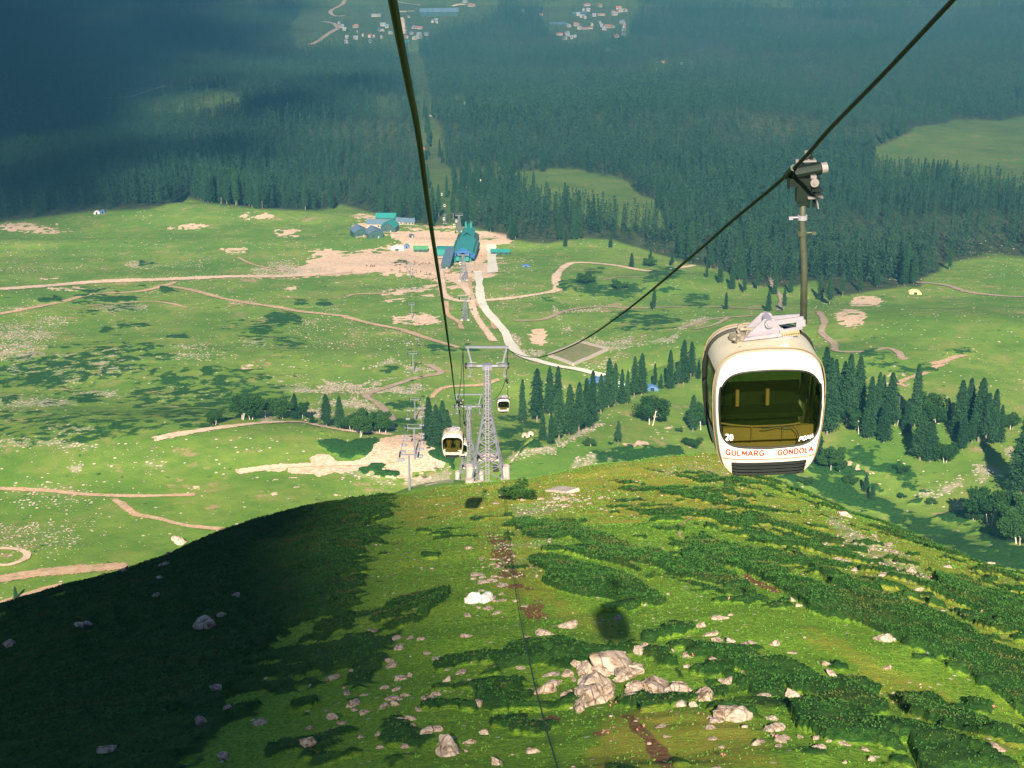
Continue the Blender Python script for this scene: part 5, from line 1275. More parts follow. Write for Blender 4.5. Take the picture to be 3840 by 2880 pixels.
# ------------------------------------------------------------------ slimmer pylons (lower gondola line and chairlift)
def make_pylon(kind):
    t = empty("lift_pylon")
    if kind == 'mast':
        b = MB(); b.tube((0, 0, -1), (0, 0, 13), .42, .26, n=10); b.build("mast", steel, t)
    else:
        b = MB()
        for sx_ in (-1, 1):
            for sy_ in (-1, 1): b.bar((sx_ * 1.9, sy_ * 1.9, 0), (sx_ * .4, sy_ * .4, 13), .22)
        for k in range(9):
            h0, h1 = 1.9 - 1.5 * k / 9, 1.9 - 1.5 * (k + 1) / 9; z0, z1 = 13 * k / 9, 13 * (k + 1) / 9
            b.bar((-h0, -h0, z0), (h1, -h1, z1), .13); b.bar((h0, -h0, z0), (-h1, -h1, z1), .13); b.bar((-h1, -h1, z1), (h1, -h1, z1), .12); b.bar((-h0, h0, z0), (h1, h1, z1), .12)
        b.build("mast", steel, t)
        for sx_ in (-1, 1): MB().box((sx_ * 1.9, -1.9, .3), (1.4, 1.4, 1.6)).build("concrete_foot", conc, t)
    c = MB(); c.bar((-3.1, 0, 13), (3.1, 0, 13), .42); c.bar((-2.6, 0, 14.6), (2.6, 0, 14.6), .16); c.bar((-2.6, 0, 13), (-2.6, 0, 14.6), .16); c.bar((2.6, 0, 13), (2.6, 0, 14.6), .16); c.build("crossarm", steel, t)
    for s_ in (-1, 1): MB().bar((s_ * 3.1, -2.4, 13.1), (s_ * 3.1, 2.4, 12.8), .5, .4).build("sheave_train", steel_dark, t)
    MB().bar((-.35, -.6, .5), (-.25, -.45, 13), .12).build("ladder", steel_white, t)
    return t
pm1 = make_pylon('mast'); pl1 = make_pylon('lattice'); set_parent_index()
used_p = {'mast': False, 'lattice': False}
PYL = []
for kind, sx, sb, st, lb in [('mast', 1537, 1838, 1690, "pale chairlift pylon on the mound, lowest of the line"), ('mast', 1556, 1722, 1592, "chairlift pylon standing on the excavated mound"), ('mast', 1557, 1574, 1490, "chairlift pylon on the green knoll above the mound"),
                             ('mast', 1550, 1398, 1318, "chairlift pylon on the pale gravel patch"), ('mast', 1545, 1196, 1134, "chairlift pylon on the pale spot in the meadow"), ('mast', 1540, 1046, 985, "chairlift pylon at the front edge of the construction ground"),
                             ('lattice', 1744, 1200, 1110, "lattice pylon with white concrete feet below the station"), ('lattice', 1738, 1052, 945, "lattice pylon just before the station's open end"), ('lattice', 1722, 868, 800, "lattice pylon rising behind the station roof"),
                             ('lattice', 1668, 838, 802, "small lattice pylon left behind the station")]:
    src = pm1 if kind == 'mast' else pl1
    o = src if not used_p[kind] else copy_tree(src); used_p[kind] = True
    p = S1(sx, sb, 420); o.location = p; s_ = srcpx(sb - st, p) / 14.6; o.scale = (s_, s_, s_)
    tag(o, lb, "pylon", "chairlift pylons" if kind == 'mast' else "pylons of the lower gondola line"); PYL.append((p, s_))
for s_, nm_ in ((-1, "left"), (1, "right")):
    pts = [tuple(p + Vector((s_ * 3.1 * k, 0, 13.2 * k))) for p, k in PYL[:6]]
    cable("cable", pts, .05, nm_ + " strand of the chairlift cable over the meadow", n=5)
def make_chair():
    t = empty("chairlift_chair")
    MB().path([(0, 0, 0), (0, 0, -2.2), (.1, .1, -2.6)], .06, 6).build("hanger", steel, t)
    MB().box((0, -.3, -2.9), (2.0, .55, .1)).box((0, 0, -2.55), (2.0, .1, .6)).build("seat", steel, t)
    MB().tube((-1, -.75, -2.5), (1, -.75, -2.5), .05, n=6).tube((-1, -.75, -2.5), (-1, 0, -2.4), .05, n=6).tube((1, -.75, -2.5), (1, 0, -2.4), .05, n=6).build("safety_bar", steel, t)
    return t
chp = make_chair(); set_parent_index(); first_c = True
for seg, fr in ((0, .12), (0, .3), (0, .5), (0, .72), (0, .9), (1, .2), (1, .5), (1, .8), (2, .3), (2, .7), (3, .3), (3, .7), (4, .4)):
    for s_ in (-1, 1):
        (pa, ka), (pb, kb) = PYL[seg], PYL[seg + 1]; a = pa + Vector((s_ * 3.1 * ka, 0, 13.2 * ka)); b_ = pb + Vector((s_ * 3.1 * kb, 0, 13.2 * kb))
        o = chp if first_c else copy_tree(chp); first_c = False; o.location = a.lerp(b_, min(.97, fr + .04 * s_)) - Vector((0, 0, .05))
        tag(o, ("left" if s_ < 0 else "right") + " hand row chair hanging on the chairlift over the meadow", "lift chair", "chairs of the chairlift, " + ("left" if s_ < 0 else "right") + " strand")

# ------------------------------------------------------------------ buildings
roof_teal = mat("teal_sheet_roof", (.03, .23, .21), .45, var=.15, scale=.3)
roof_blue = mat("blue_sheet_roof", (.04, .16, .42), .45, var=.15, scale=.3)
roof_slate = mat("slate_blue_roof", (.11, .17, .23), .5, var=.15, scale=.3)
roof_green = mat("green_sheet_roof", (.09, .30, .13), .5, var=.15)
wall_dark = mat("dark_green_timber_wall", (.035, .085, .075), .8, var=.25)
wall_pale = mat("pale_plaster_wall", (.38, .32, .28), .85, var=.15)
wood_m = mat("bare_new_timber", (.60, .42, .25), .8, var=.2)
win_m = mat("dark_window_pane", (.03, .04, .045), .25, var=.2, spec=.6)
roof_rust = mat("rusty_red_roof", (.36, .15, .11), .7, var=.2)
roof_grey = mat("grey_sheet_roof", (.22, .24, .26), .5, var=.12)
def house(name, p, rz, L_, W_, H_, roofH, rm, wm_, label, cat="building", over=.6, windows=3, group=None, porch=False):
    """gable house, ridge along local y"""
    e = empty(name, p, rz, label, cat, group)
    w = MB(); hw = W_ / 2; w.prism([(-hw, -2.5), (hw, -2.5), (hw, H_), (0, H_ + roofH), (-hw, H_)], -L_ / 2, L_ / 2); w.build("wall", wm_, e)
    r_ = MB(); t = .25; sl = roofH / hw; o = over
    for s_ in (-1, 1):
        r_.add([(0, -L_ / 2 - o, H_ + roofH + .05), (s_ * (hw + o), -L_ / 2 - o, H_ - sl * o + .05), (s_ * (hw + o), L_ / 2 + o, H_ - sl * o + .05), (0, L_ / 2 + o, H_ + roofH + .05),
                (0, -L_ / 2 - o, H_ + roofH + .05 + t), (s_ * (hw + o), -L_ / 2 - o, H_ - sl * o + .05 + t), (s_ * (hw + o), L_ / 2 + o, H_ - sl * o + .05 + t), (0, L_ / 2 + o, H_ + roofH + .05 + t)],
               [(0, 1, 2, 3), (7, 6, 5, 4), (0, 4, 5, 1), (1, 5, 6, 2), (2, 6, 7, 3), (3, 7, 4, 0)])
    r_.build("roof", rm, e)
    for k in range(windows):
        for s_ in (-1, 1):
            y_ = -L_ / 2 + L_ * (k + .5) / windows; MB().box((s_ * (hw + .02), y_, H_ * .5), (.1, 1.4, 1.3)).build("window", win_m, e)
    MB().box((-hw * .35, -L_ / 2 - .03, H_ * .55), (1.4, .1, 1.4)).build("window", win_m, e); MB().box((hw * .35, -L_ / 2 - .03, 1.1), (1.3, .1, 2.2)).build("door", wall_pale if wm_ is wall_dark else wall_dark, e)
    if porch: MB().box((0, -L_ / 2 - 1.6, .4), (W_ * .95, 3, .3)).box((-hw * .8, -L_ / 2 - 3, 1.2), (.3, .3, 2)).box((hw * .8, -L_ / 2 - 3, 1.2), (.3, .3, 2)).box((0, -L_ / 2 - 3, 2.0), (W_ * .9, .2, .3)).build("porch", wood_m, e)
    return e
def H(sx, sy, ymin=420.0): p = S1(sx, sy, ymin); return p
# the station: a long hall seen end-on
p = H(1738, 980); k = (p.y / .96) / FOC / 3.75      # metres per photo pixel there
st = empty("cable_car_station", p, math.radians(-3), "long teal-roofed cable car station with a blue front bay, in the bare ground", "station")
W_, L_, H_ = 82 * k, 58.0, 7.0; hw = W_ / 2
MB().prism([(-hw, -3), (hw, -3), (hw, H_), (0, H_ + 5), (-hw, H_)], 0, L_).build("wall", wall_dark, st)
r_ = MB()
for s_ in (-1, 1):
    for (y0, y1, hx, zr) in ((-1, 40, hw + 1, H_ + 5.2), (40, L_ + 8, hw * .62, H_ + 7.2)):
        zl = H_ - 1 if y0 < 40 else H_ + 2
        r_.add([(0, y0, zr), (s_ * hx, y0, zl), (s_ * hx, y1, zl), (0, y1, zr), (0, y0, zr + .3), (s_ * hx, y0, zl + .3), (s_ * hx, y1, zl + .3), (0, y1, zr + .3)], [(0, 1, 2, 3), (7, 6, 5, 4), (0, 4, 5, 1), (1, 5, 6, 2), (2, 6, 7, 3), (3, 7, 4, 0)])
r_.build("roof", roof_teal, st)
bb = MB()
for s_ in (-1, 1): bb.add([(0, -7.5, H_ + 3), (s_ * (hw + .6), -9, H_ - 2), (s_ * (hw + .6), -.9, H_ - 1), (0, -.9, H_ + 5.0), (0, -7.5, H_ + 3.3), (s_ * (hw + .6), -9, H_ - 1.7), (s_ * (hw + .6), -.9, H_ - .7), (0, -.9, H_ + 5.3)], [(0, 1, 2, 3), (7, 6, 5, 4), (0, 4, 5, 1), (1, 5, 6, 2), (2, 6, 7, 3), (3, 7, 4, 0)])
bb.build("front_bay_roof", roof_blue, st)
for x_ in (-.72, -.24, .24, .72): MB().box((x_ * hw, -7.2, 1.2), (.9, .9, 8.4)).build("pillar", roof_teal, st)
MB().box((-hw * .45, -9.2, 5.2), (hw * .32, 2.4, 3.4)).box((hw * .45, -9.2, 5.2), (hw * .32, 2.4, 3.4)).build("entry_bay", roof_teal, st)
for x_ in (-.25, .25): MB().box((x_ * hw, L_ + 2, H_ + 8), (1.4, 4, 5)).build("roof_stub", roof_teal, st)
MB().box((-hw - 8, 26, 4), (16, 9, .4)).box((-hw - 8, 26, 1), (15, 8, 5)).build("side_wing", roof_teal, st)
MB().box((-hw - 7, 6, 2.5), (14, 3, .4)).build("side_canopy", roof_grey, st)
for s_ in (-1, 1):
    for k_ in range(6): MB().box((s_ * (hw + .04), 6 + k_ * 8.5, 4), (.15, 4, 2.2)).build("window", win_m, st)
p2 = H(1676, 1005); house("station_annexe", p2 + Vector((0, 18, 0)), math.radians(-3), 46, 6.4, 3.6, 1.8, roof_slate, wall_dark, "long narrow annexe with grey-blue roof left of the station", windows=6)
house("timber_cabin", H(1347, 884), math.radians(22), 13, 13, 5.5, 3.6, roof_slate, wall_dark, "grey-roofed cabin with a porch, leftmost by the bare ground", "cabin", porch=True)
house("timber_cabin", H(1403, 888), math.radians(18), 13, 14, 5.0, 3.6, roof_slate, wall_dark, "grey-roofed cabin right beside the one with a porch", "cabin")
house("timber_cabin", H(1462, 866), math.radians(-12), 12, 14, 5.5, 3.8, roof_teal, wall_dark, "teal-roofed dark cabin right of the two grey-roofed ones", "cabin")
house("timber_cabin", H(1422, 852), math.radians(86), 22, 9, 4.5, 3.0, roof_slate, wall_pale, "long blue-grey roofed house behind the grey cabins", "cabin")
house("timber_cabin", H(1455, 828), math.radians(88), 22, 10, 4.5, 3.0, roof_teal, wall_dark, "teal-roofed long house by the forest behind the cabins", "cabin")
house("timber_cabin", H(1508, 838), math.radians(80), 10, 8, 3.0, 2.4, roof_slate, wall_pale, "small pale-roofed hut left of a second pale hut by the forest", "hut")
house("timber_cabin", H(1535, 840), math.radians(95), 9, 8, 3.0, 2.4, roof_slate, wall_pale, "small pale-roofed hut rightmost by the forest", "hut")
house("work_shed", H(1578, 942), math.radians(90), 12, 9, 3.2, 1.6, roof_green, wall_dark, "green-roofed shed on the bare construction ground", "shed")
house("work_shed", H(1877, 953), math.radians(86), 16, 6, 3.0, 1.4, roof_teal, wall_dark, "low teal-roofed hut right of the paved walk", "hut")
house("work_shed", H(1543, 891), .2, 3, 3.4, 2.2, .8, roof_slate, wall_dark, "tiny hut alone on the bare ground behind the thick cable", "hut", windows=1)
house("stone_hut", H(1800, 686), 1.3, 8, 5, 2.5, 1.2, mat("yellow_tin_roof", (.75, .6, .3), .6), wall_pale, "small yellowish hut in the forest glade", "hut", windows=1)
# walled basin
bp_ = [Zi(*q, b3, r3) for q in ((400, 478), (705, 345), (965, 420), (635, 565))]; bw = [H(*q) for q in bp_]
e = empty("walled_basin", bw[0], 0, "rectangular dug basin with low pale walls in the meadow", "basin")
for i in range(4):
    a, b_ = bw[i] - bw[0], bw[(i + 1) % 4] - bw[0]; w = MB(); n_ = 12
    for q in range(n_):
        A_, B_ = a.lerp(b_, q / n_), a.lerp(b_, (q + 1) / n_); A_.z = on(bw[0].x + A_.x, bw[0].y + A_.y).z - bw[0].z; B_.z = on(bw[0].x + B_.x, bw[0].y + B_.y).z - bw[0].z
        w.bar(A_ + Vector((0, 0, .4)), B_ + Vector((0, 0, .4)), 1.3, 2.6)
    w.build("basin_wall", conc, e)
fl = MB(); NN = 14; vs = []
for i in range(NN + 1):
    for j in range(NN + 1):
        q = (bw[0].lerp(bw[1], i / NN)).lerp(bw[3].lerp(bw[2], i / NN), j / NN); q.z = on(q.x, q.y).z + .45; vs.append(q - bw[0])
fl.add(vs, [(i * (NN + 1) + j, (i + 1) * (NN + 1) + j, (i + 1) * (NN + 1) + j + 1, i * (NN + 1) + j + 1) for i in range(NN) for j in range(NN)])
fl.build("basin_floor", path_material("basin_earth", (.13, .21, .05), (.32, .24, .14), False), e, smooth=True)

def tent(p, w, l, h, material, label, rz=0.0, name="tent"):
    e = empty(name, p, rz, label, "tent"); b = MB(); n = 10
    for y_ in (-l / 2, 0, l / 2):
        for k in range(n + 1):
            a = math.pi * k / n; b.v.append((math.cos(a) * w / 2, y_, math.sin(a) ** .8 * h * (1.08 if y_ == 0 else 1) - .2))
    for i in range(2):
        for k in range(n): q = i * (n + 1) + k; b.f.append((q, q + 1, q + n + 2, q + n + 1))
    b.f += [tuple(range(n, -1, -1)), tuple(range(2 * (n + 1), 3 * (n + 1)))]
    b.build("canvas", material, e); MB().box((0, -l / 2 - .03, h * .35), (w * .28, .06, h * .7)).build("entrance", win_m, e); return e
t_white = mat("white_canvas", (.78, .78, .82), .8, var=.1); t_blue = mat("blue_tarpaulin", (.10, .20, .42), .6, var=.15); t_yel = mat("yellow_tarpaulin", (.80, .68, .28), .7, var=.1)
tent(H(364, 801), 6, 4, 3, t_white, "white tent at the left forest edge"); tent(H(386, 799), 5, 4, 3.4, t_blue, "pale blue tent right of the white one at the left forest edge")
tent(H(2245, 1440), 13, 8, 3.6, t_blue, "large blue tent behind the fir row"); tent(H(2328, 1446), 5, 4, 3, t_white, "white tent at the right end of the large blue one"); tent(H(2445, 1462), 7, 5, 3, t_blue, "blue tent seen through the gap of the fir row")
tent(H(3430, 1101), 9.5, 6, 3, t_yel, "yellow tent alone on the right meadow"); tent(H(1972, 1000), 7, 4, 1.8, t_blue, "small blue tent right of the paved walk")
tent(H(1968, 1640), 3.6, 3.4, 2.3, mat("sandy_canvas", (.6, .45, .34), .8), "sandy tent left of two on the lawn by the tower"); tent(H(1990, 1638), 4, 3.4, 2.8, mat("cream_canvas", (.72, .58, .44), .8), "cream tent right of two on the lawn by the tower")
tent(H(1490, 935), 12, 9, 2.6, t_white, "flat white shelter on the construction ground"); tent(H(1525, 930), 5, 5, 3.4, t_blue, "small bluish tent beside the white shelter")

# ------------------------------------------------------------------ the far village
vk = lambda p: (p.y * 1.02) / FOC / 3.75
def V(sx, sy, ls, ws, hs, rz, rm, wm_, lb, **kw):
    p = H(sx, sy, 2600); k = vk(p); return house("village_house", p, rz, ls * k, ws * k * 1.0, hs * k, hs * k * .55, rm, wm_, lb, over=1.0, group=kw.get('group'), windows=3)
p = H(1645, 58, 2600); k = vk(p)
ht = house("hotel", p, math.radians(97), 142 * k, 40 * k, 11, 7, roof_slate, wall_dark, "very long hotel with a wide grey-blue roof at the top of the picture", "hotel", windows=9)
for x_ in (-.28, .22): MB().prism([(-8, 9), (8, 9), (0, 15)], -3, 3).build("dormer", roof_slate, ht, loc=(0, 0, 0)).location = (20 * k * .7, 142 * k * x_, 0)
for i, (sx, sy, l, w, h, rz, rm, wm_, lb) in enumerate([
    (1412, 62, 34, 16, 9, 1.5, roof_grey, wall_pale, "pale house left of the thick cable under the winding road"), (1428, 116, 26, 18, 9, .4, roof_slate, wall_pale, "bluish house above the small stalls left of the cable"),
    (1385, 140, 8, 8, 10, .2, roof_rust, wall_pale, "tiny pale hut left of two by the forest rim"), (1402, 140, 8, 8, 10, .2, roof_rust, wall_pale, "tiny pale hut right of two by the forest rim"), (1465, 128, 14, 10, 9, .9, roof_grey, wall_pale, "grey hut close to the thick cable's left side"),
    (1532, 66, 9, 8, 7, .3, roof_rust, wall_pale, "small rusty house under the long hotel"), (1572, 108, 26, 16, 8, 1.2, roof_rust, wall_pale, "pinkish house at the corner of the forest under the hotel"), (1524, 142, 12, 10, 9, .5, roof_rust, wall_pale, "pinkish house by the lower cable car terminal"),
    (1522, 162, 24, 16, 8, 1.57, roof_teal, wall_dark, "teal-roofed lower terminal at the foot of the forest gap"), (1768, 24, 22, 18, 10, .8, roof_rust, wall_pale, "pinkish house at the top edge right of the hotel"), (1745, 10, 16, 12, 8, 1.1, roof_grey, wall_pale, "pale house at the top edge beside the pinkish one"),
    (1962, 42, 9, 8, 8, .4, roof_grey, wall_pale, "white hut alone between the trees at the top"), (2030, 58, 12, 9, 6, 1.5, roof_rust, wall_pale, "small white and red house left of the big grey roofs"),
    (2090, 92, 62, 40, 6, 1.75, roof_slate, wall_dark, "big low grey roof left of the red roofs"), (2170, 52, 70, 26, 6, 2.15, roof_slate, wall_dark, "big grey roof slanting up toward the top edge"), (2200, 22, 22, 14, 7, 1.9, roof_rust, wall_pale, "red-roofed house above the slanting grey roof"),
    (2255, 58, 26, 10, 6, 1.6, roof_rust, wall_pale, "row of red roofs right of the grey roof"), (2300, 50, 12, 12, 9, .6, roof_rust, wall_pale, "red house left of three near the trees"), (2322, 46, 12, 12, 11, .5, roof_rust, wall_pale, "red house in the middle of three near the trees"),
    (2346, 44, 10, 10, 12, .4, roof_rust, wall_pale, "pale red house right of three near the trees"), (2285, 104, 32, 24, 10, .9, roof_rust, wall_pale, "brightest red house in front of the forest"), (2200, 108, 40, 20, 5, 2.0, roof_rust, wall_pale, "long pink-roofed shed beside the brightest red house"),
    (2098, 132, 24, 10, 7, 1.5, roof_rust, wall_pale, "pale row house at the forest rim below the grey roof"), (2130, 136, 12, 8, 7, 1.5, roof_grey, wall_pale, "small pale house second at the forest rim"), (2155, 140, 14, 8, 8, 1.5, roof_grey, wall_pale, "small pale house third at the forest rim"),
    (2280, 190, 18, 10, 9, 1.3, roof_grey, wall_pale, "white house among the firs below the red houses"), (2488, 236, 12, 9, 6, 1.4, roof_rust, wall_pale, "pinkish hut among the firs on the far right"), (2556, 242, 9, 7, 6, 1.4, roof_grey, wall_pale, "white hut rightmost among the far firs"),
    (1752, 390, 22, 9, 6, 1.6, roof_grey, wall_pale, "pale barn, lower left of two in the mid forest glade"), (1775, 376, 12, 7, 5, 1.6, roof_grey, wall_pale, "pale barn, upper right of two in the mid forest glade"), (1514, 374, 7, 6, 6, .2, roof_rust, wall_pale, "orange hut left of the cable in the forest glade"),
    (1618, 438, 10, 6, 4, 1.4, roof_grey, wall_pale, "pale hut in the forest gap"), (1596, 562, 20, 12, 5, 1.0, roof_rust, wall_pale, "pinkish hut halfway down the forest gap")]):
    p = H(sx, sy, 1500); k = vk(p)
    house("village_house", p + Vector((0, 0, 1)), rz, l * k, w * k, h * k * .55, h * k * .4, rm, wm_, lb, over=.8, windows=2)

rv = random.Random(5)
for (x0, x1, y0, y1, n_, side) in ((1270, 1460, 70, 165, 16, "left"), (1540, 1640, 75, 150, 9, "middle"), (2080, 2350, 20, 160, 26, "right")):
    for _ in range(n_):
        p = H(rv.uniform(x0, x1), rv.uniform(y0, y1), 1500); k = vk(p); sz = rv.uniform(7, 15)
        house("village_house", p + Vector((0, 0, 1)), rv.uniform(0, 3), sz * 1.3 * k, sz * k * .8, 4, 3, rv.choice([roof_rust, roof_grey, roof_grey, roof_slate]), wall_pale, "tiny pale-walled house among the trees of the far village, " + side + " cluster", over=.8, windows=1, group="tiny houses of the far village, " + side + " cluster")

# ------------------------------------------------------------------ people and ponies as the photo's dark specks
cloth = [mat("dark_clothes", (.05, .05, .07), .9), mat("red_jacket", (.45, .06, .04), .9), mat("pale_shirt", (.55, .50, .45), .9), mat("blue_jacket", (.05, .10, .30), .9)]
skin = mat("skin", (.45, .27, .18), .7)
pony_m = mat("brown_pony_coat", (.16, .07, .035), .9)
def skin_mesh(name, verts, edges, radii):
    me = bpy.data.meshes.new(name); me.from_pydata(verts, edges, []); o = bpy.data.objects.new(name, me); COL.objects.link(o)
    md = o.modifiers.new("s", 'SKIN'); me.skin_vertices.new() if not me.skin_vertices else None
    for v, r in zip(me.skin_vertices[0].data, radii): v.radius = r
    me.skin_vertices[0].data[0].use_root = True
    o.modifiers.new("u", 'SUBSURF').levels = 1
    dg = bpy.context.evaluated_depsgraph_get(); dg.update(); m2 = bpy.data.meshes.new_from_object(o.evaluated_get(dg)); bpy.data.objects.remove(o)
    for p_ in m2.polygons: p_.use_smooth = True
    return m2
man = skin_mesh("body", [(0, 0, .95), (0, 0, 1.2), (0, 0, 1.42), (0, 0, 1.52), (0, -.01, 1.64), (.12, 0, .9), (.13, -.04, .5), (.13, 0, .05), (.13, -.14, .03), (-.12, 0, .9), (-.14, .1, .5), (-.14, .12, .05), (-.14, -.02, .03),
                         (.2, 0, 1.4), (.27, 0, 1.15), (.26, -.08, .92), (-.2, 0, 1.4), (-.27, 0, 1.15), (-.26, .06, .92)],
                [(0, 1), (1, 2), (2, 3), (3, 4), (0, 5), (5, 6), (6, 7), (7, 8), (0, 9), (9, 10), (10, 11), (11, 12), (2, 13), (13, 14), (14, 15), (2, 16), (16, 17), (17, 18)],
                [(r, r * .8) for r in (.15, .14, .15, .06, .11, .10, .075, .055, .04, .10, .075, .055, .04, .07, .05, .035, .07, .05, .035)])
horse = skin_mesh("body", [(0, 0, 1.15), (0, .45, 1.12), (0, -.5, 1.15), (0, -.85, 1.5), (0, -1.05, 1.62), (0, -1.35, 1.4), (.17, -.5, .8), (.17, -.52, .45), (.17, -.5, .03), (-.17, -.5, .8), (-.17, -.42, .45), (-.17, -.45, .03),
                           (.18, .5, .85), (.18, .62, .5), (.18, .52, .03), (-.18, .5, .85), (-.18, .66, .5), (-.18, .6, .03), (0, .8, 1.1), (0, .92, .6)],
                  [(0, 1), (0, 2), (2, 3), (3, 4), (4, 5), (2, 6), (6, 7), (7, 8), (2, 9), (9, 10), (10, 11), (1, 12), (12, 13), (13, 14), (1, 15), (15, 16), (16, 17), (1, 18), (18, 19)],
                  [(r, r) for r in (.28, .27, .26, .15, .12, .07, .12, .06, .05, .12, .06, .05, .14, .07, .05, .14, .07, .05, .05, .04)])
pc = []
rp = random.Random(12)
man_ms = []
for c_ in cloth: mm = man.copy(); mm.materials.clear(); mm.materials.append(c_); man_ms.append(mm)
horse.materials.clear(); horse.materials.append(pony_m)
def zone(n, cx, cy, rx, ry): return [(cx + rp.uniform(-rx, rx), cy + rp.uniform(-ry, ry)) for _ in range(n)]
for i, (sx, sy) in enumerate(zone(12, 1790, 925, 30, 35) + zone(8, 1800, 975, 22, 20) + zone(6, 1560, 985, 30, 10) + zone(4, 1545, 1012, 60, 6)):
    p = H(sx, sy); c_ = i % 4; o = bpy.data.objects.new("person", man_ms[c_]); COL.objects.link(o); o.location = p; o.rotation_euler = (0, 0, rp.random() * 6)
    tag(o, ("person in dark clothes walking on the bare ground by the station", "person in a red jacket on the bare ground by the station", "person in a pale shirt on the bare ground by the station", "person in a blue jacket on the bare ground by the station")[c_], "person", "people around the station, " + ("dark", "red", "pale", "blue")[c_] + " clothes")
for sx, sy in [(1492, 988), (1500, 997), (1558, 990), (1572, 996), (1583, 992), (1597, 990), (1606, 992), (1612, 990), (1548, 1014), (1560, 1018), (1577, 1022), (1600, 1026), (1612, 1030), (1470, 1016), (1500, 1020), (1670, 1026), (1680, 1027), (1692, 1026), (1390, 1000), (1396, 1001), (1403, 1001), (1375, 999), (1520, 1005), (1535, 1022)]:
    o = bpy.data.objects.new("pony", horse); COL.objects.link(o); o.location = H(sx, sy); o.rotation_euler = (0, 0, rp.random() * 6); tag(o, "small brown pony standing on the bare ground before the station", "pony", "ponies waiting in front of the station")
# the passengers of the second gondola
seat = skin_mesh("body", [(0, 0, .0), (0, 0, .25), (0, 0, .47), (0, 0, .57), (0, 0, .70), (.1, .4, .03), (.1, .45, -.4), (-.1, .4, .03), (-.1, .45, -.4), (.2, 0, .44), (.24, .1, .2), (.14, .3, .1), (-.2, 0, .44), (-.24, .1, .2), (-.14, .3, .1)],
                 [(0, 1), (1, 2), (2, 3), (3, 4), (0, 5), (5, 6), (0, 7), (7, 8), (2, 9), (9, 10), (10, 11), (2, 12), (12, 13), (13, 14)], [(r, r * .8) for r in (.17, .16, .16, .06, .11, .1, .06, .1, .06, .07, .05, .04, .07, .05, .04)])
for dx, mt_, lb in ((-.75, mat("orange_shirt", (.7, .28, .1), .8), "person in an orange shirt seated behind the second gondola's window"), (.05, mat("tan_shirt", (.6, .38, .2), .8), "person in a tan shirt seated right inside the second gondola")):
    mm = seat.copy(); mm.materials.clear(); mm.materials.append(mt_); o = bpy.data.objects.new("person", mm); COL.objects.link(o)
    o.location = g2.location + Vector((dx, .35, ZB + HC * .34)); o.rotation_euler = (0, 0, math.pi); tag(o, lb, "person")
    hd = MB(); hd.tube((0, .02, .72), (0, .02, .86), .10, .05, n=8); hd.build("hair", rubber, o)

# ------------------------------------------------------------------ boulders
def rock_material():
    m, N, L = new_mat("pale_granite"); b = N["Principled BSDF"]; b.inputs["Roughness"].default_value = .9; b.inputs["Specular IOR Level"].default_value = .15
    tc = nd(N, "ShaderNodeTexCoord"); oi = nd(N, "ShaderNodeObjectInfo")
    add = nd(N, "ShaderNodeVectorMath", operation='ADD'); L.new(tc.outputs["Object"], add.inputs[0]); L.new(oi.outputs["Location"], add.inputs[1])
    n1 = nd(N, "ShaderNodeTexNoise"); n1.inputs["Scale"].default_value = 1.6; n1.inputs["Detail"].default_value = 8; n1.inputs["Roughness"].default_value = .7; L.new(add.outputs[0], n1.inputs["Vector"])
    v = nd(N, "ShaderNodeTexVoronoi", feature='DISTANCE_TO_EDGE'); v.inputs["Scale"].default_value = 1.1; L.new(add.outputs[0], v.inputs["Vector"])
    r1 = nd(N, "ShaderNodeValToRGB"); L.new(n1.outputs["Fac"], r1.inputs[0]); e = r1.color_ramp.elements; e[0].position = .36; e[0].color = (.16, .11, .075, 1); e[1].position = .56; e[1].color = (.56, .44, .36, 1); k = e.new(.46); k.color = (.42, .31, .23, 1)
    r2 = nd(N, "ShaderNodeMapRange"); r2.inputs[1].default_value = .0; r2.inputs[2].default_value = .05; r2.inputs[3].default_value = .35; L.new(v.outputs["Distance"], r2.inputs[0])
    mu = nd(N, "ShaderNodeMix", data_type='RGBA', blend_type='MULTIPLY'); mu.inputs[0].default_value = 1; L.new(r1.outputs[0], mu.inputs[6]); L.new(r2.outputs[0], mu.inputs[7]); L.new(mu.outputs[2], b.inputs["Base Color"])
    bp = nd(N, "ShaderNodeBump"); bp.inputs["Strength"].default_value = .7; bp.inputs["Distance"].default_value = .25; L.new(n1.outputs["Fac"], bp.inputs["Height"]); L.new(bp.outputs[0], b.inputs["Normal"]); return m
rock_m = rock_material()
rock_w = mat("white_boulder_stone", (.74, .68, .64), .85, var=.12, scale=1.5, bump=.4)
def rock_mesh(seed, sub=3, cuts=14):
    import bmesh
    bm = bmesh.new(); bmesh.ops.create_icosphere(bm, subdivisions=sub, radius=1.0); r = np.random.default_rng(seed)
    N_ = r.normal(size=(cuts, 3)); N_ /= np.linalg.norm(N_, axis=1)[:, None]; D_ = .48 + .45 * r.random(cuts)
    co = np.array([v.co[:] for v in bm.verts]); dots = co @ N_.T
    s_ = np.min(np.where(dots > .05, D_[None] / np.maximum(dots, .05), 9), axis=1); s_ = np.minimum(s_, 1.15)
    s_ *= 1 + .05 * r.normal(size=len(s_)) * (1 if sub > 2 else .5)
    co = co * s_[:, None] * np.array([1, .8 + .2 * r.random(), .62])
    for v, c_ in zip(bm.verts, co): v.co = c_
    me = bpy.data.meshes.new("boulder"); bm.to_mesh(me); bm.free(); me.materials.append(rock_m); return me
ROCK = [rock_mesh(100 + i) for i in range(9)]; ROCKS = [rock_mesh(200 + i, 2, 9) for i in range(8)]
for me in ROCKS: me.name = "stone"
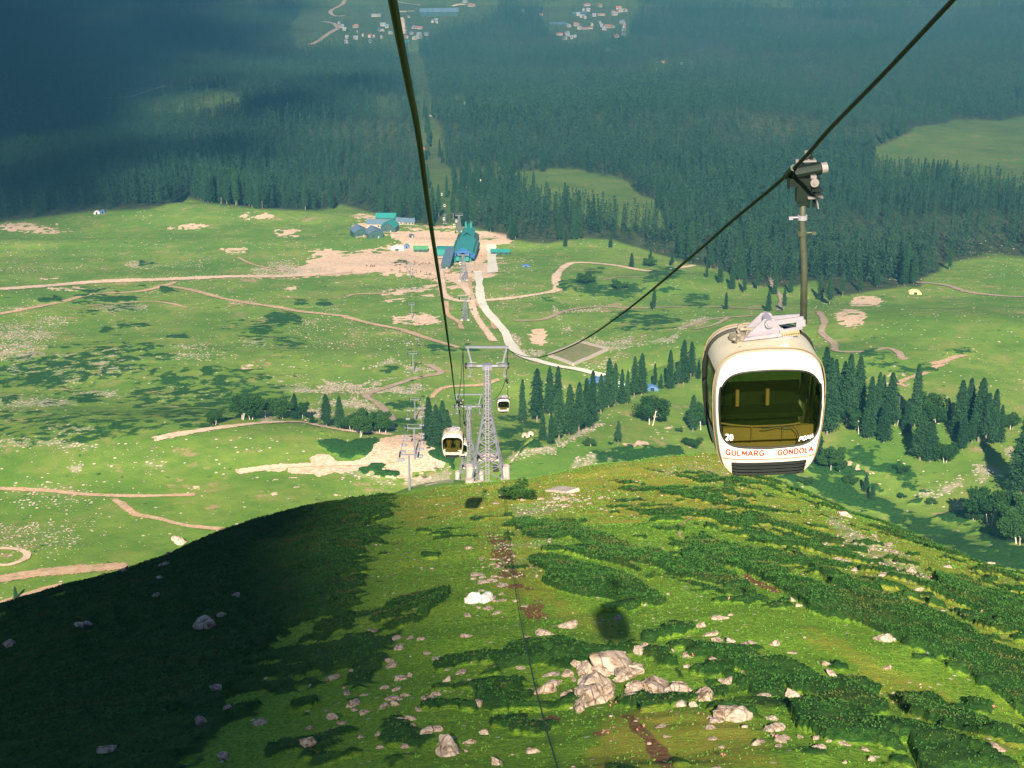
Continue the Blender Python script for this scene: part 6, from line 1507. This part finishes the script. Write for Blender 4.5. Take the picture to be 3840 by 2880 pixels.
def boulder(sx, sy, w, h, label, group=None, ymin=45.0, me=None, rot=None, name="boulder", m_=None):
    p = S1(sx, sy + h * .3, ymin); fk = 1.6 if 'pile' in label else 1.12; w *= fk; h *= 1.05; wm_ = w / 3.75 / FOC * (p.y * CP - p.z * SP); hm = srcpx(h, p)
    me = me or random.choice(ROCK)
    if m_: me = me.copy(); me.materials.clear(); me.materials.append(m_)
    o = bpy.data.objects.new(name, me); COL.objects.link(o); o.location = p + Vector((0, 0, hm * .04 + (.25 if 'pile' in label else 0))); s_ = wm_ / 1.5
    o.scale = (s_, s_ * .9, min(max(.62 * s_, hm * .95), 1.25 * s_)); o.rotation_euler = (random.uniform(-.35, .35), random.uniform(-.35, .35), random.random() * 6 if rot is None else rot)
    return tag(o, label, "boulder" if name == "boulder" else "stone", group)
def rz2(x, y): return x / 1.728 + 1280, y / 1.728 + 1920
def rz3(x, y): return x / 1.728 + 2560, y / 1.728 + 1920
for f_, x, y, w, h, lb in [
    (rz2, 690, 1500, 185, 230, "largest rounded boulder low on the slope left of the cable"), (rz2, 895, 1235, 118, 65, "flat pointed boulder above the largest rounded one"), (rz2, 350, 1225, 62, 90, "upright boulder at the edge of the dark slope"),
    (rz2, 410, 1183, 50, 38, "square block just above the upright boulder"), (rz2, 540, 1420, 80, 66, "boulder left above the largest rounded one"), (rz2, 620, 1410, 60, 36, "small slab beside the boulder left of the largest"), (rz2, 925, 1420, 60, 60, "pale block right above the largest rounded boulder"),
    (rz2, 835, 1480, 80, 50, "jagged boulder touching the largest one's right"), (rz2, 810, 1540, 30, 45, "small stone right below the jagged one"), (rz2, 1010, 1620, 76, 62, "three-cornered boulder at the bottom edge"), (rz2, 1235, 1530, 70, 100, "forked boulder near the bottom edge"),
    (rz2, 1325, 1145, 132, 76, "broad boulder crossed by the thin cable"), (rz2, 1430, 1180, 34, 40, "small stone right of the cable-crossed boulder"), (rz2, 1110, 1262, 76, 48, "low pair-shaped boulder above the forked one"), (rz2, 865, 970, 62, 44, "pointed boulder on the middle slope"),
    (rz2, 958, 1125, 40, 42, "small upright stone above the flat pointed boulder"), (rz2, 372, 1075, 70, 50, "angular boulder on the shaded slope"), (rz2, 440, 1055, 46, 40, "stone right beside the angular boulder"), (rz2, 578, 590, 66, 40, "brownish boulder left of the white one"),
    (rz2, 1310, 782, 106, 34, "long flat slab on the path"), (rz2, 1480, 740, 100, 34, "long low slab right of the cable"), (rz2, 1215, 812, 50, 26, "small slab left below the long flat one"), (rz2, 1795, 686, 56, 26, "flat stone right of the oval gondola shadow"),
    (rz2, 65, 1230, 76, 90, "boulder at the very edge of the shade"), (rz2, 770, 1035, 74, 40, "ridge-like boulder on the left slope"), (rz2, 690, 1085, 52, 36, "low boulder under the ridge-like one"), (rz2, 460, 1385, 56, 52, "slanting slab left of the group above the largest boulder"), (rz2, 500, 1280, 42, 34, "small boulder below the upright one"),
    # the big pile
    (rz2, 1640, 1120, 190, 170, "biggest boulder of the pile near the bottom"), (rz2, 1600, 1210, 150, 120, "second big boulder at the foot of the pile"), (rz2, 1770, 1000, 190, 70, "long boulder along the top of the pile"), (rz2, 1590, 1020, 90, 90, "round boulder at the pile's upper left"),
    (rz2, 1530, 1003, 44, 40, "small boulder left of the round one in the pile"), (rz2, 1545, 1278, 62, 56, "white cornered stone at the pile's lowest left tip"), (rz2, 1840, 1060, 110, 46, "flat boulder at the pile's right"), (rz2, 1720, 1190, 80, 100, "tilted boulder in the right flank of the pile"),
    (rz2, 1570, 1105, 56, 42, "low boulder in the pile's left flank"), (rz2, 1470, 1065, 50, 50, "pointed boulder left of the pile"), (rz2, 1910, 1030, 70, 44, "cracked stone at the pile's top right"), (rz2, 1900, 1165, 90, 36, "rubble stone right of the pile"), (rz2, 1820, 1100, 60, 40, "stone in the middle of the pile's right half"), (rz2, 1685, 1040, 70, 50, "boulder under the long top one in the pile"),
    (rz2, 2030, 1130, 140, 96, "big brown-topped boulder right of the pile"), (rz2, 2060, 1190, 110, 60, "broken foot of the brown-topped boulder"), (rz2, 1875, 1218, 56, 40, "small block between the pile and the brown-topped boulder"), (rz2, 2180, 1160, 90, 64, "pale boulder second right of the pile"),
    (rz2, 1965, 860, 80, 90, "tall boulder of the upper group"), (rz2, 1935, 903, 90, 46, "reddish boulder at the foot of the tall one"), (rz2, 2120, 885, 50, 60, "pointed boulder right of the upper group"), (rz2, 1840, 905, 90, 34, "low boulder left of the reddish one"), (rz2, 1720, 945, 50, 36, "leftmost small boulder of the upper group"), (rz2, 1820, 932, 40, 24, "small slab below the upper group"), (rz2, 1770, 893, 34, 26, "small stone above the low boulder of the upper group"),
    (rz3, 20, 1165, 66, 84, "rounded boulder just left of the large right-hand one"), (rz3, 145, 1180, 170, 140, "large flat-faced boulder low in the right half"), (rz3, 75, 1248, 76, 44, "block below the large flat-faced boulder"), (rz3, 345, 1310, 180, 110, "dark-sided wedge boulder near the bottom right"), (rz3, 295, 1330, 90, 50, "pale foot of the wedge boulder"),
    (rz3, 700, 1160, 120, 110, "square pale boulder standing in dark scrub"), (rz3, 305, 832, 86, 76, "round-topped boulder right of the middle slope"), (rz3, 225, 828, 80, 34, "low slab joined left to the round-topped boulder"), (rz3, 190, 790, 66, 32, "flat slab above the low slab"), (rz3, 1308, 815, 104, 70, "white tilted slab alone on the right slope"),
    (rz3, 590, 850, 60, 36, "small oval boulder right of the round-topped one"), (rz3, 965, 1042, 66, 42, "brown oval boulder on the right slope"), (rz3, 932, 980, 56, 44, "two-humped boulder above the brown oval one"), (rz3, 890, 1050, 30, 56, "slim standing stone left of the brown oval boulder"), (rz3, 280, 1010, 100, 34, "long slab above the square pale boulder"),
    (rz3, 420, 1062, 66, 22, "short flat slab right of the long one"), (rz3, 1060, 15, 86, 44, "boulder on the crest of the right shoulder"), (rz3, 1345, 248, 70, 40, "pale boulder in the scree strip"), (rz3, 1480, 378, 60, 46, "boulder at the scree strip's middle"), (rz3, 1722, 352, 56, 26, "flat pale boulder near the right crest"), (rz3, 2000, 335, 46, 30, "boulder on the far right crest"),
    (rz3, 1525, 500, 44, 36, "boulder at the lower end of the scree strip"), (rz3, 708, 572, 52, 24, "flat slab at the scrub's edge"), (rz3, 750, 600, 40, 34, "dark-gapped stone below the flat slab"), (rz3, 260, 680, 66, 26, "flat brown slab in the grass"), (rz3, 315, 662, 44, 22, "small slab right above the flat brown one"), (rz3, 110, 738, 60, 28, "flat stone left of the slab group"),
    (rz3, 40, 735, 34, 32, "round grey stone at the left of the slab group"), (rz3, 620, 1400, 86, 50, "reddish boulder at the edge of the bottom scrub"), (rz3, 580, 1335, 60, 40, "stone right of the wedge boulder"), (rz3, 1050, 1600, 36, 90, "standing stone at the bottom edge"), (rz3, 480, 1495, 60, 44, "pair of stones near the bottom"), (rz3, 1380, 1600, 60, 44, "boulder near the bottom edge on the right"),
    (rz3, 1490, 1480, 70, 30, "pale slab between the bottom scrub patches"), (rz3, 2040, 1530, 110, 36, "long slab near the lower right corner"), (rz3, 2090, 1592, 44, 24, "small stone below the lower right slab"), (rz3, 1330, 1005, 44, 30, "pale stone on the yellow grass"), (rz3, 400, 440, 44, 34, "white stone beside the bare soil streak")]:
    sx, sy = f_(x, y); boulder(sx, sy, w / 1.728, h / 1.728, lb)
# the split white boulder
sx, sy = rz2(848, 552); boulder(sx, sy, 56, 62, "left half of the split white boulder on the ridge", m_=rock_w, me=ROCK[2], rot=.3)
sx, sy = rz2(922, 548); boulder(sx, sy, 56, 60, "right half of the split white boulder on the ridge", m_=rock_w, me=ROCK[5], rot=1.1)
for sx, sy, w, h, lb in [(672, 2030, 38, 24, "slab on the skyline of the dark slope"), (632, 2085, 16, 16, "small slab below the skyline slab"), (612, 2130, 30, 18, "pale slab on the upper dark slope"), (772, 2345, 66, 70, "largest pale rock on the dark slope"), (835, 2320, 30, 24, "rock right of the largest on the dark slope"),
                         (885, 2250, 28, 22, "small rock high on the dark slope"), (300, 2360, 26, 22, "rock in the left part of the dark slope, lower of two"), (332, 2352, 22, 18, "rock in the left part of the dark slope, upper of two"), (40, 2430, 40, 22, "rock at the left edge of the dark slope"), (815, 2600, 44, 16, "long flat rock low on the dark slope"),
                         (755, 2730, 30, 26, "round rock low on the dark slope"), (850, 2680, 30, 16, "flat rock above the round one on the dark slope"), (410, 2835, 50, 22, "flat rock at the bottom of the dark slope"), (845, 2860, 40, 26, "rock at the bottom edge in the shade"), (602, 2180, 22, 12, "tiny slab under the pale upper slab"), (588, 2245, 20, 26, "upright small rock on the dark slope"),
                         (1160, 2810, 40, 30, "tan boulder at the shade's edge near the bottom"), (1250, 2710, 30, 24, "small pale boulder at the shade's edge"), (467, 2150, 18, 16, "tan rock on the dark slope's skyline, leftmost")]:
    boulder(sx, sy, w * 1.1, h * 1.2, lb, rot=random.random() * 6).location.z += .45
tree("U", S1(1952, 1872), 2.6, "dark bush beside the tower's right concrete pier", None, wide=1.5)
p = S1(2070, 1842); q_ = S1(2150, 1848); sl = MB()
for k in range(5): a, b_ = (p.lerp(q_, k / 5), p.lerp(q_, (k + 1) / 5)); a.z = on(a.x, a.y).z; b_.z = on(b_.x, b_.y).z; sl.bar(a - p, b_ - p, 1.9, .8)
tag(sl.build("concrete_slab", conc, None, p), "broken pale concrete slab lying right of the tower", "slab")
# countable smaller stones of the near ridge
r = np.random.default_rng(21); n = 0
sxs, sys_ = [], []
for (cx, cy, rx_, ry_, m_n) in ((1850, 2180, 90, 130, 34), (1500, 2480, 330, 170, 30), (2200, 2560, 200, 90, 16), (1350, 2720, 300, 130, 26), (2150, 1890, 180, 35, 26), (3200, 2080, 160, 100, 40), (3350, 2300, 60, 60, 12), (2750, 2500, 250, 150, 22), (2900, 2750, 320, 100, 24)):
    for _ in range(m_n): sxs.append(cx + rx_ * r.normal() * .6); sys_.append(cy + ry_ * r.normal() * .6)
pp = S(sxs, sys_)
for (x_, y_, z_), k_ in zip(pp, range(len(pp))):
    if y_ > 240: continue
    s_ = .10 + .22 * r.random() ** 2.2 + .0006 * y_; o = bpy.data.objects.new("stone", ROCKS[k_ % 8]); COL.objects.link(o); o.location = (x_, y_, z_ + s_ * .12); o.scale = (s_ * 1.5, s_ * (1 + .5 * r.random()), s_ * (.5 + .7 * r.random())); o.rotation_euler = (0, 0, r.random() * 6)
    zone_ = "left of the thin cable" if x_ < 1.0 else "right of the thin cable"
    tag(o, "small pale stone lying in the grass of the near ridge " + zone_, "stone", "small stones of the near ridge " + zone_)

# ------------------------------------------------------------------ uncountable cover: stones and leaf tufts
def scatter_np(name, pts, scl, base_mesh_list, material, label, squash=.6, seed=3):
    r = np.random.default_rng(seed); Vs, Fs, off = [], [], 0; var = r.integers(0, len(base_mesh_list), len(pts))
    for v, (A, Fb) in enumerate(base_mesh_list):
        m = var == v; n_ = int(m.sum())
        if not n_: continue
        a = r.random(n_) * 6.283; ca, sa = np.cos(a)[:, None], np.sin(a)[:, None]; s_ = scl[m][:, None]; P_ = np.empty((n_, len(A), 3), np.float32)
        P_[:, :, 0] = (A[None, :, 0] * ca - A[None, :, 1] * sa) * s_ + pts[m, 0:1]; P_[:, :, 1] = (A[None, :, 0] * sa + A[None, :, 1] * ca) * s_ + pts[m, 1:2]; P_[:, :, 2] = A[None, :, 2] * s_ * squash + pts[m, 2:3]
        Vs.append(P_.reshape(-1, 3)); Fs.append((Fb[None] + (np.arange(n_) * len(A))[:, None, None]).reshape(-1, 3) + off); off += n_ * len(A)
    o = mesh_np(name, np.concatenate(Vs), np.concatenate(Fs), material); return tag(o, label, kind="stuff")
def tri_arrays(me):
    me.calc_loop_triangles(); return np.array([v.co[:] for v in me.vertices]), np.array([t.vertices[:] for t in me.loop_triangles])
tiny = [tri_arrays(rock_mesh(300 + i, 1, 6)) for i in range(6)]
# meadow stones
r = np.random.default_rng(77); N_ = 300000; y_ = np.sqrt(r.random(N_) * (1650 ** 2 - 480 ** 2) + 480 ** 2); x_ = (r.random(N_) * 2 - 1) * .37 * y_; z_ = ground(x_, y_)
pmk, _, _, _ = paint(x_, y_, z_, ('scrub', 'soil', 'scree')); dn = .014 + .12 * sstep(.05, .5, fbm(x_, y_, 45, 4, 11.0)) + .95 * pmk['scree']; dn *= (1 - .8 * np.clip(pmk['scrub'], 0, 1)) * (1 - .85 * np.clip(pmk['soil'], 0, 1)); dn *= np.where(x_ > 60, .35, 1)
kp = (r.random(N_) < dn) & (y_ < 1560); pts = np.stack([x_, y_, z_ + .1], 1)[kp]; sc_ = (.16 + .6 * r.random(kp.sum()) ** 6 + .00022 * pts[:, 1])
scatter_np("meadow_stones", pts, sc_, tiny, rock_m, "countless pale stones strewn over the meadows", .6); print("meadow stones", kp.sum())
# near ridge: stones too many to count
N_ = 60000; y_ = r.random(N_) ** .8 * 185 + 56; x_ = (r.random(N_) * 2 - 1) * (.36 * y_ + 4); z_ = ground(x_, y_); pmk, _, _, _ = paint(x_, y_, z_, ('scrub', 'soil', 'scree', 'dry'))
dn = .04 * sstep(.1, .5, fbm(x_, y_, 9, 3, 15.0)) + .003 + .4 * pmk['scree'] + .06 * pmk['soil'] + .03 * pmk['dry']; dn *= 1 - .75 * np.clip(pmk['scrub'], 0, 1); kp = r.random(N_) < dn
pts = np.stack([x_, y_, z_ + .03], 1)[kp]; sc_ = .04 + .12 * r.random(kp.sum()) ** 3 + .0005 * pts[:, 1]
scatter_np("ridge_stones", pts, sc_, tiny, rock_m, "countless small pale stones in the grass of the near ridge", .7); print("ridge stones", kp.sum())
# scrub tufts
def tufts(name, x_, y_, z_, size, material, label, n_leaf=3, spread=.8, hgt=.5, seed=4):
    r = np.random.default_rng(seed); n_ = len(x_); c = np.repeat(np.stack([x_, y_, z_], 1), n_leaf, axis=0); s_ = np.repeat(size, n_leaf)
    c = c + np.stack([(r.random(len(c)) - .5) * spread, (r.random(len(c)) - .5) * spread, r.random(len(c)) * hgt], 1) * s_[:, None]
    a = r.random(len(c)) * 6.283; e = r.random(len(c)) * 1.0 - .1; d1 = np.stack([np.cos(a) * np.cos(e), np.sin(a) * np.cos(e), np.sin(e)], 1); b_ = a + 1.2 + r.random(len(c)); e2 = r.random(len(c)) * 1.2
    d2 = np.stack([np.cos(b_) * np.cos(e2), np.sin(b_) * np.cos(e2), np.sin(e2)], 1); V_ = np.stack([c - d1 * s_[:, None] * .30, c + d1 * s_[:, None] * .30, c + d2 * s_[:, None] * .5], 1).reshape(-1, 3)
    o = mesh_np(name, V_, np.arange(len(V_), dtype=np.int32).reshape(-1, 3), material); return tag(o, label, kind="stuff")
def leafmat(name, c1, c2, c3, sc3):
    m, N, L = new_mat(name); b = N["Principled BSDF"]; b.inputs["Roughness"].default_value = .8; b.inputs["Specular IOR Level"].default_value = .2; geo = nd(N, "ShaderNodeNewGeometry")
    def nz(s_, lo, hi):
        n = nd(N, "ShaderNodeTexNoise"); n.inputs["Scale"].default_value = s_; n.inputs["Detail"].default_value = 3; L.new(geo.outputs["Position"], n.inputs["Vector"]); q = nd(N, "ShaderNodeMapRange"); q.inputs[1].default_value = lo; q.inputs[2].default_value = hi; L.new(n.outputs["Fac"], q.inputs[0]); return q.outputs[0]
    m1 = nd(N, "ShaderNodeMix", data_type='RGBA'); m1.inputs[6].default_value = (*c1, 1); m1.inputs[7].default_value = (*c2, 1); L.new(nz(3.0, .4, .65), m1.inputs[0])
    m2 = nd(N, "ShaderNodeMix", data_type='RGBA'); m2.inputs[7].default_value = (*c3, 1); L.new(m1.outputs[2], m2.inputs[6]); L.new(nz(sc3, .52, .66), m2.inputs[0]); L.new(m2.outputs[2], b.inputs["Base Color"]); return m
N_ = 480000; y_ = r.random(N_) ** .75 * 190 + 54; x_ = (r.random(N_) * 2 - 1) * (.40 * y_ + 4); z_ = ground(x_, y_); pmk, _, sx_, sy_ = paint(x_, y_, z_, ('scrub', 'dry'))
kp = r.random(N_) < np.clip(pmk['scrub'] - .28, 0, 1) * 1.2; zz = z_ + scrub_h(pmk['scrub'], x_, y_)
tufts("juniper_scrub", x_[kp], y_[kp], zz[kp] - .05, .05 + .07 * r.random(kp.sum()) + .0012 * y_[kp], leafmat("juniper_leaves", (.020, .078, .013), (.042, .120, .018), (.075, .095, .022), .35), "dense low juniper and rhododendron scrub on the near ridge"); print("scrub tufts", kp.sum())
kp = (r.random(N_) < .26 * (1 - np.clip(pmk['scrub'], 0, 1))) ; tufts("grass_tufts", x_[kp], y_[kp], z_[kp] - .02, .06 + .08 * r.random(kp.sum()) + .0008 * y_[kp], leafmat("grass_blades", (.075, .200, .022), (.095, .225, .026), (.14, .22, .035), .25), "rough grass and herbs on the near ridge", n_leaf=2, hgt=.25)
# alpine flowers: pinkish specks
kp2 = (r.random(N_) < .005) & (fbm(x_, y_, 6, 2, 21.0) > .18) & (y_ < 120) & (x_ > 2)
tufts("pink_flowers", x_[kp2], y_[kp2], z_[kp2] + .25, .16 + .1 * r.random(kp2.sum()), mat("pink_petals", (.50, .16, .14), .8), "patches of small pink flowers among the scrub", n_leaf=3, spread=1.6)

# ------------------------------------------------------------------ clouds unseen above and behind the viewer, added and shaped to throw the broad shadows
shade_cloud_m = mat("cloud", (.85, .86, .9), 1.0, var=.05)
def cloud(cells, label, yref):
    """cells: (X at the reference, w) where w = height along the sun's plane; placed up-sun from there"""
    tl_ = math.tan(SUN_EL) / math.cos(SUN_AZ); ta = math.tan(SUN_AZ); import bmesh
    bm = bmesh.new()
    for X_, w_, rx_, rw_ in cells:
        M_ = Matrix.Translation((X_ + ta * yref, yref, w_ - tl_ * yref)) @ Matrix.Diagonal((rx_, max(rx_, rw_) * .8, rw_, 1)); bmesh.ops.create_icosphere(bm, subdivisions=3 if len(cells) < 20 else 2, radius=1.0, matrix=M_)
    rr_ = random.Random(3)
    for v in bm.verts:
        s_ = 1.0 + .0; v.co += Vector([(vnoise(np.array([v.co.x / 14 + k * 7]), np.array([v.co.z / 14 + v.co.y / 20]))[0]) * 9 for k in range(3)]) 
    me = bpy.data.meshes.new("cloud"); bm.to_mesh(me); bm.free(); me.materials.append(shade_cloud_m)
    for p_ in me.polygons: p_.use_smooth = True
    o = bpy.data.objects.new("cloud", me); COL.objects.link(o); tag(o, label, kind="structure"); return o
NEAR_CELLS = [(-48, 2, 40, 30), (-36, 16, 20, 22), (-18, -8, 18, 17), (-88, -3, 38, 32), (-24, -29, 17, 14), (-36, 28, 16, 16)]
cloud(NEAR_CELLS, "unseen small clouds behind the viewer, shaped to shade the left slope", -2400.0)
pr = random.Random(8); puffs = []
while len(puffs) < 540:
    X_, w_ = pr.uniform(-2400, 60), pr.uniform(610, 2350)
    lim = -190 - .32 * (w_ - 600)              # the shade thins out toward the middle of the valley
    c_ = min(1.0, max(0.0, (lim - X_) / 520)); c_ = .06 + .94 * c_ if X_ < lim + 100 else 0
    if w_ < 680 and X_ > -300: c_ *= .3
    if pr.random() < c_: puffs.append((X_, w_, pr.uniform(60, 130), pr.uniform(40, 85)))
cloud(puffs, "unseen broken clouds behind the viewer, shaped to shade the far left forest", -9000.0)
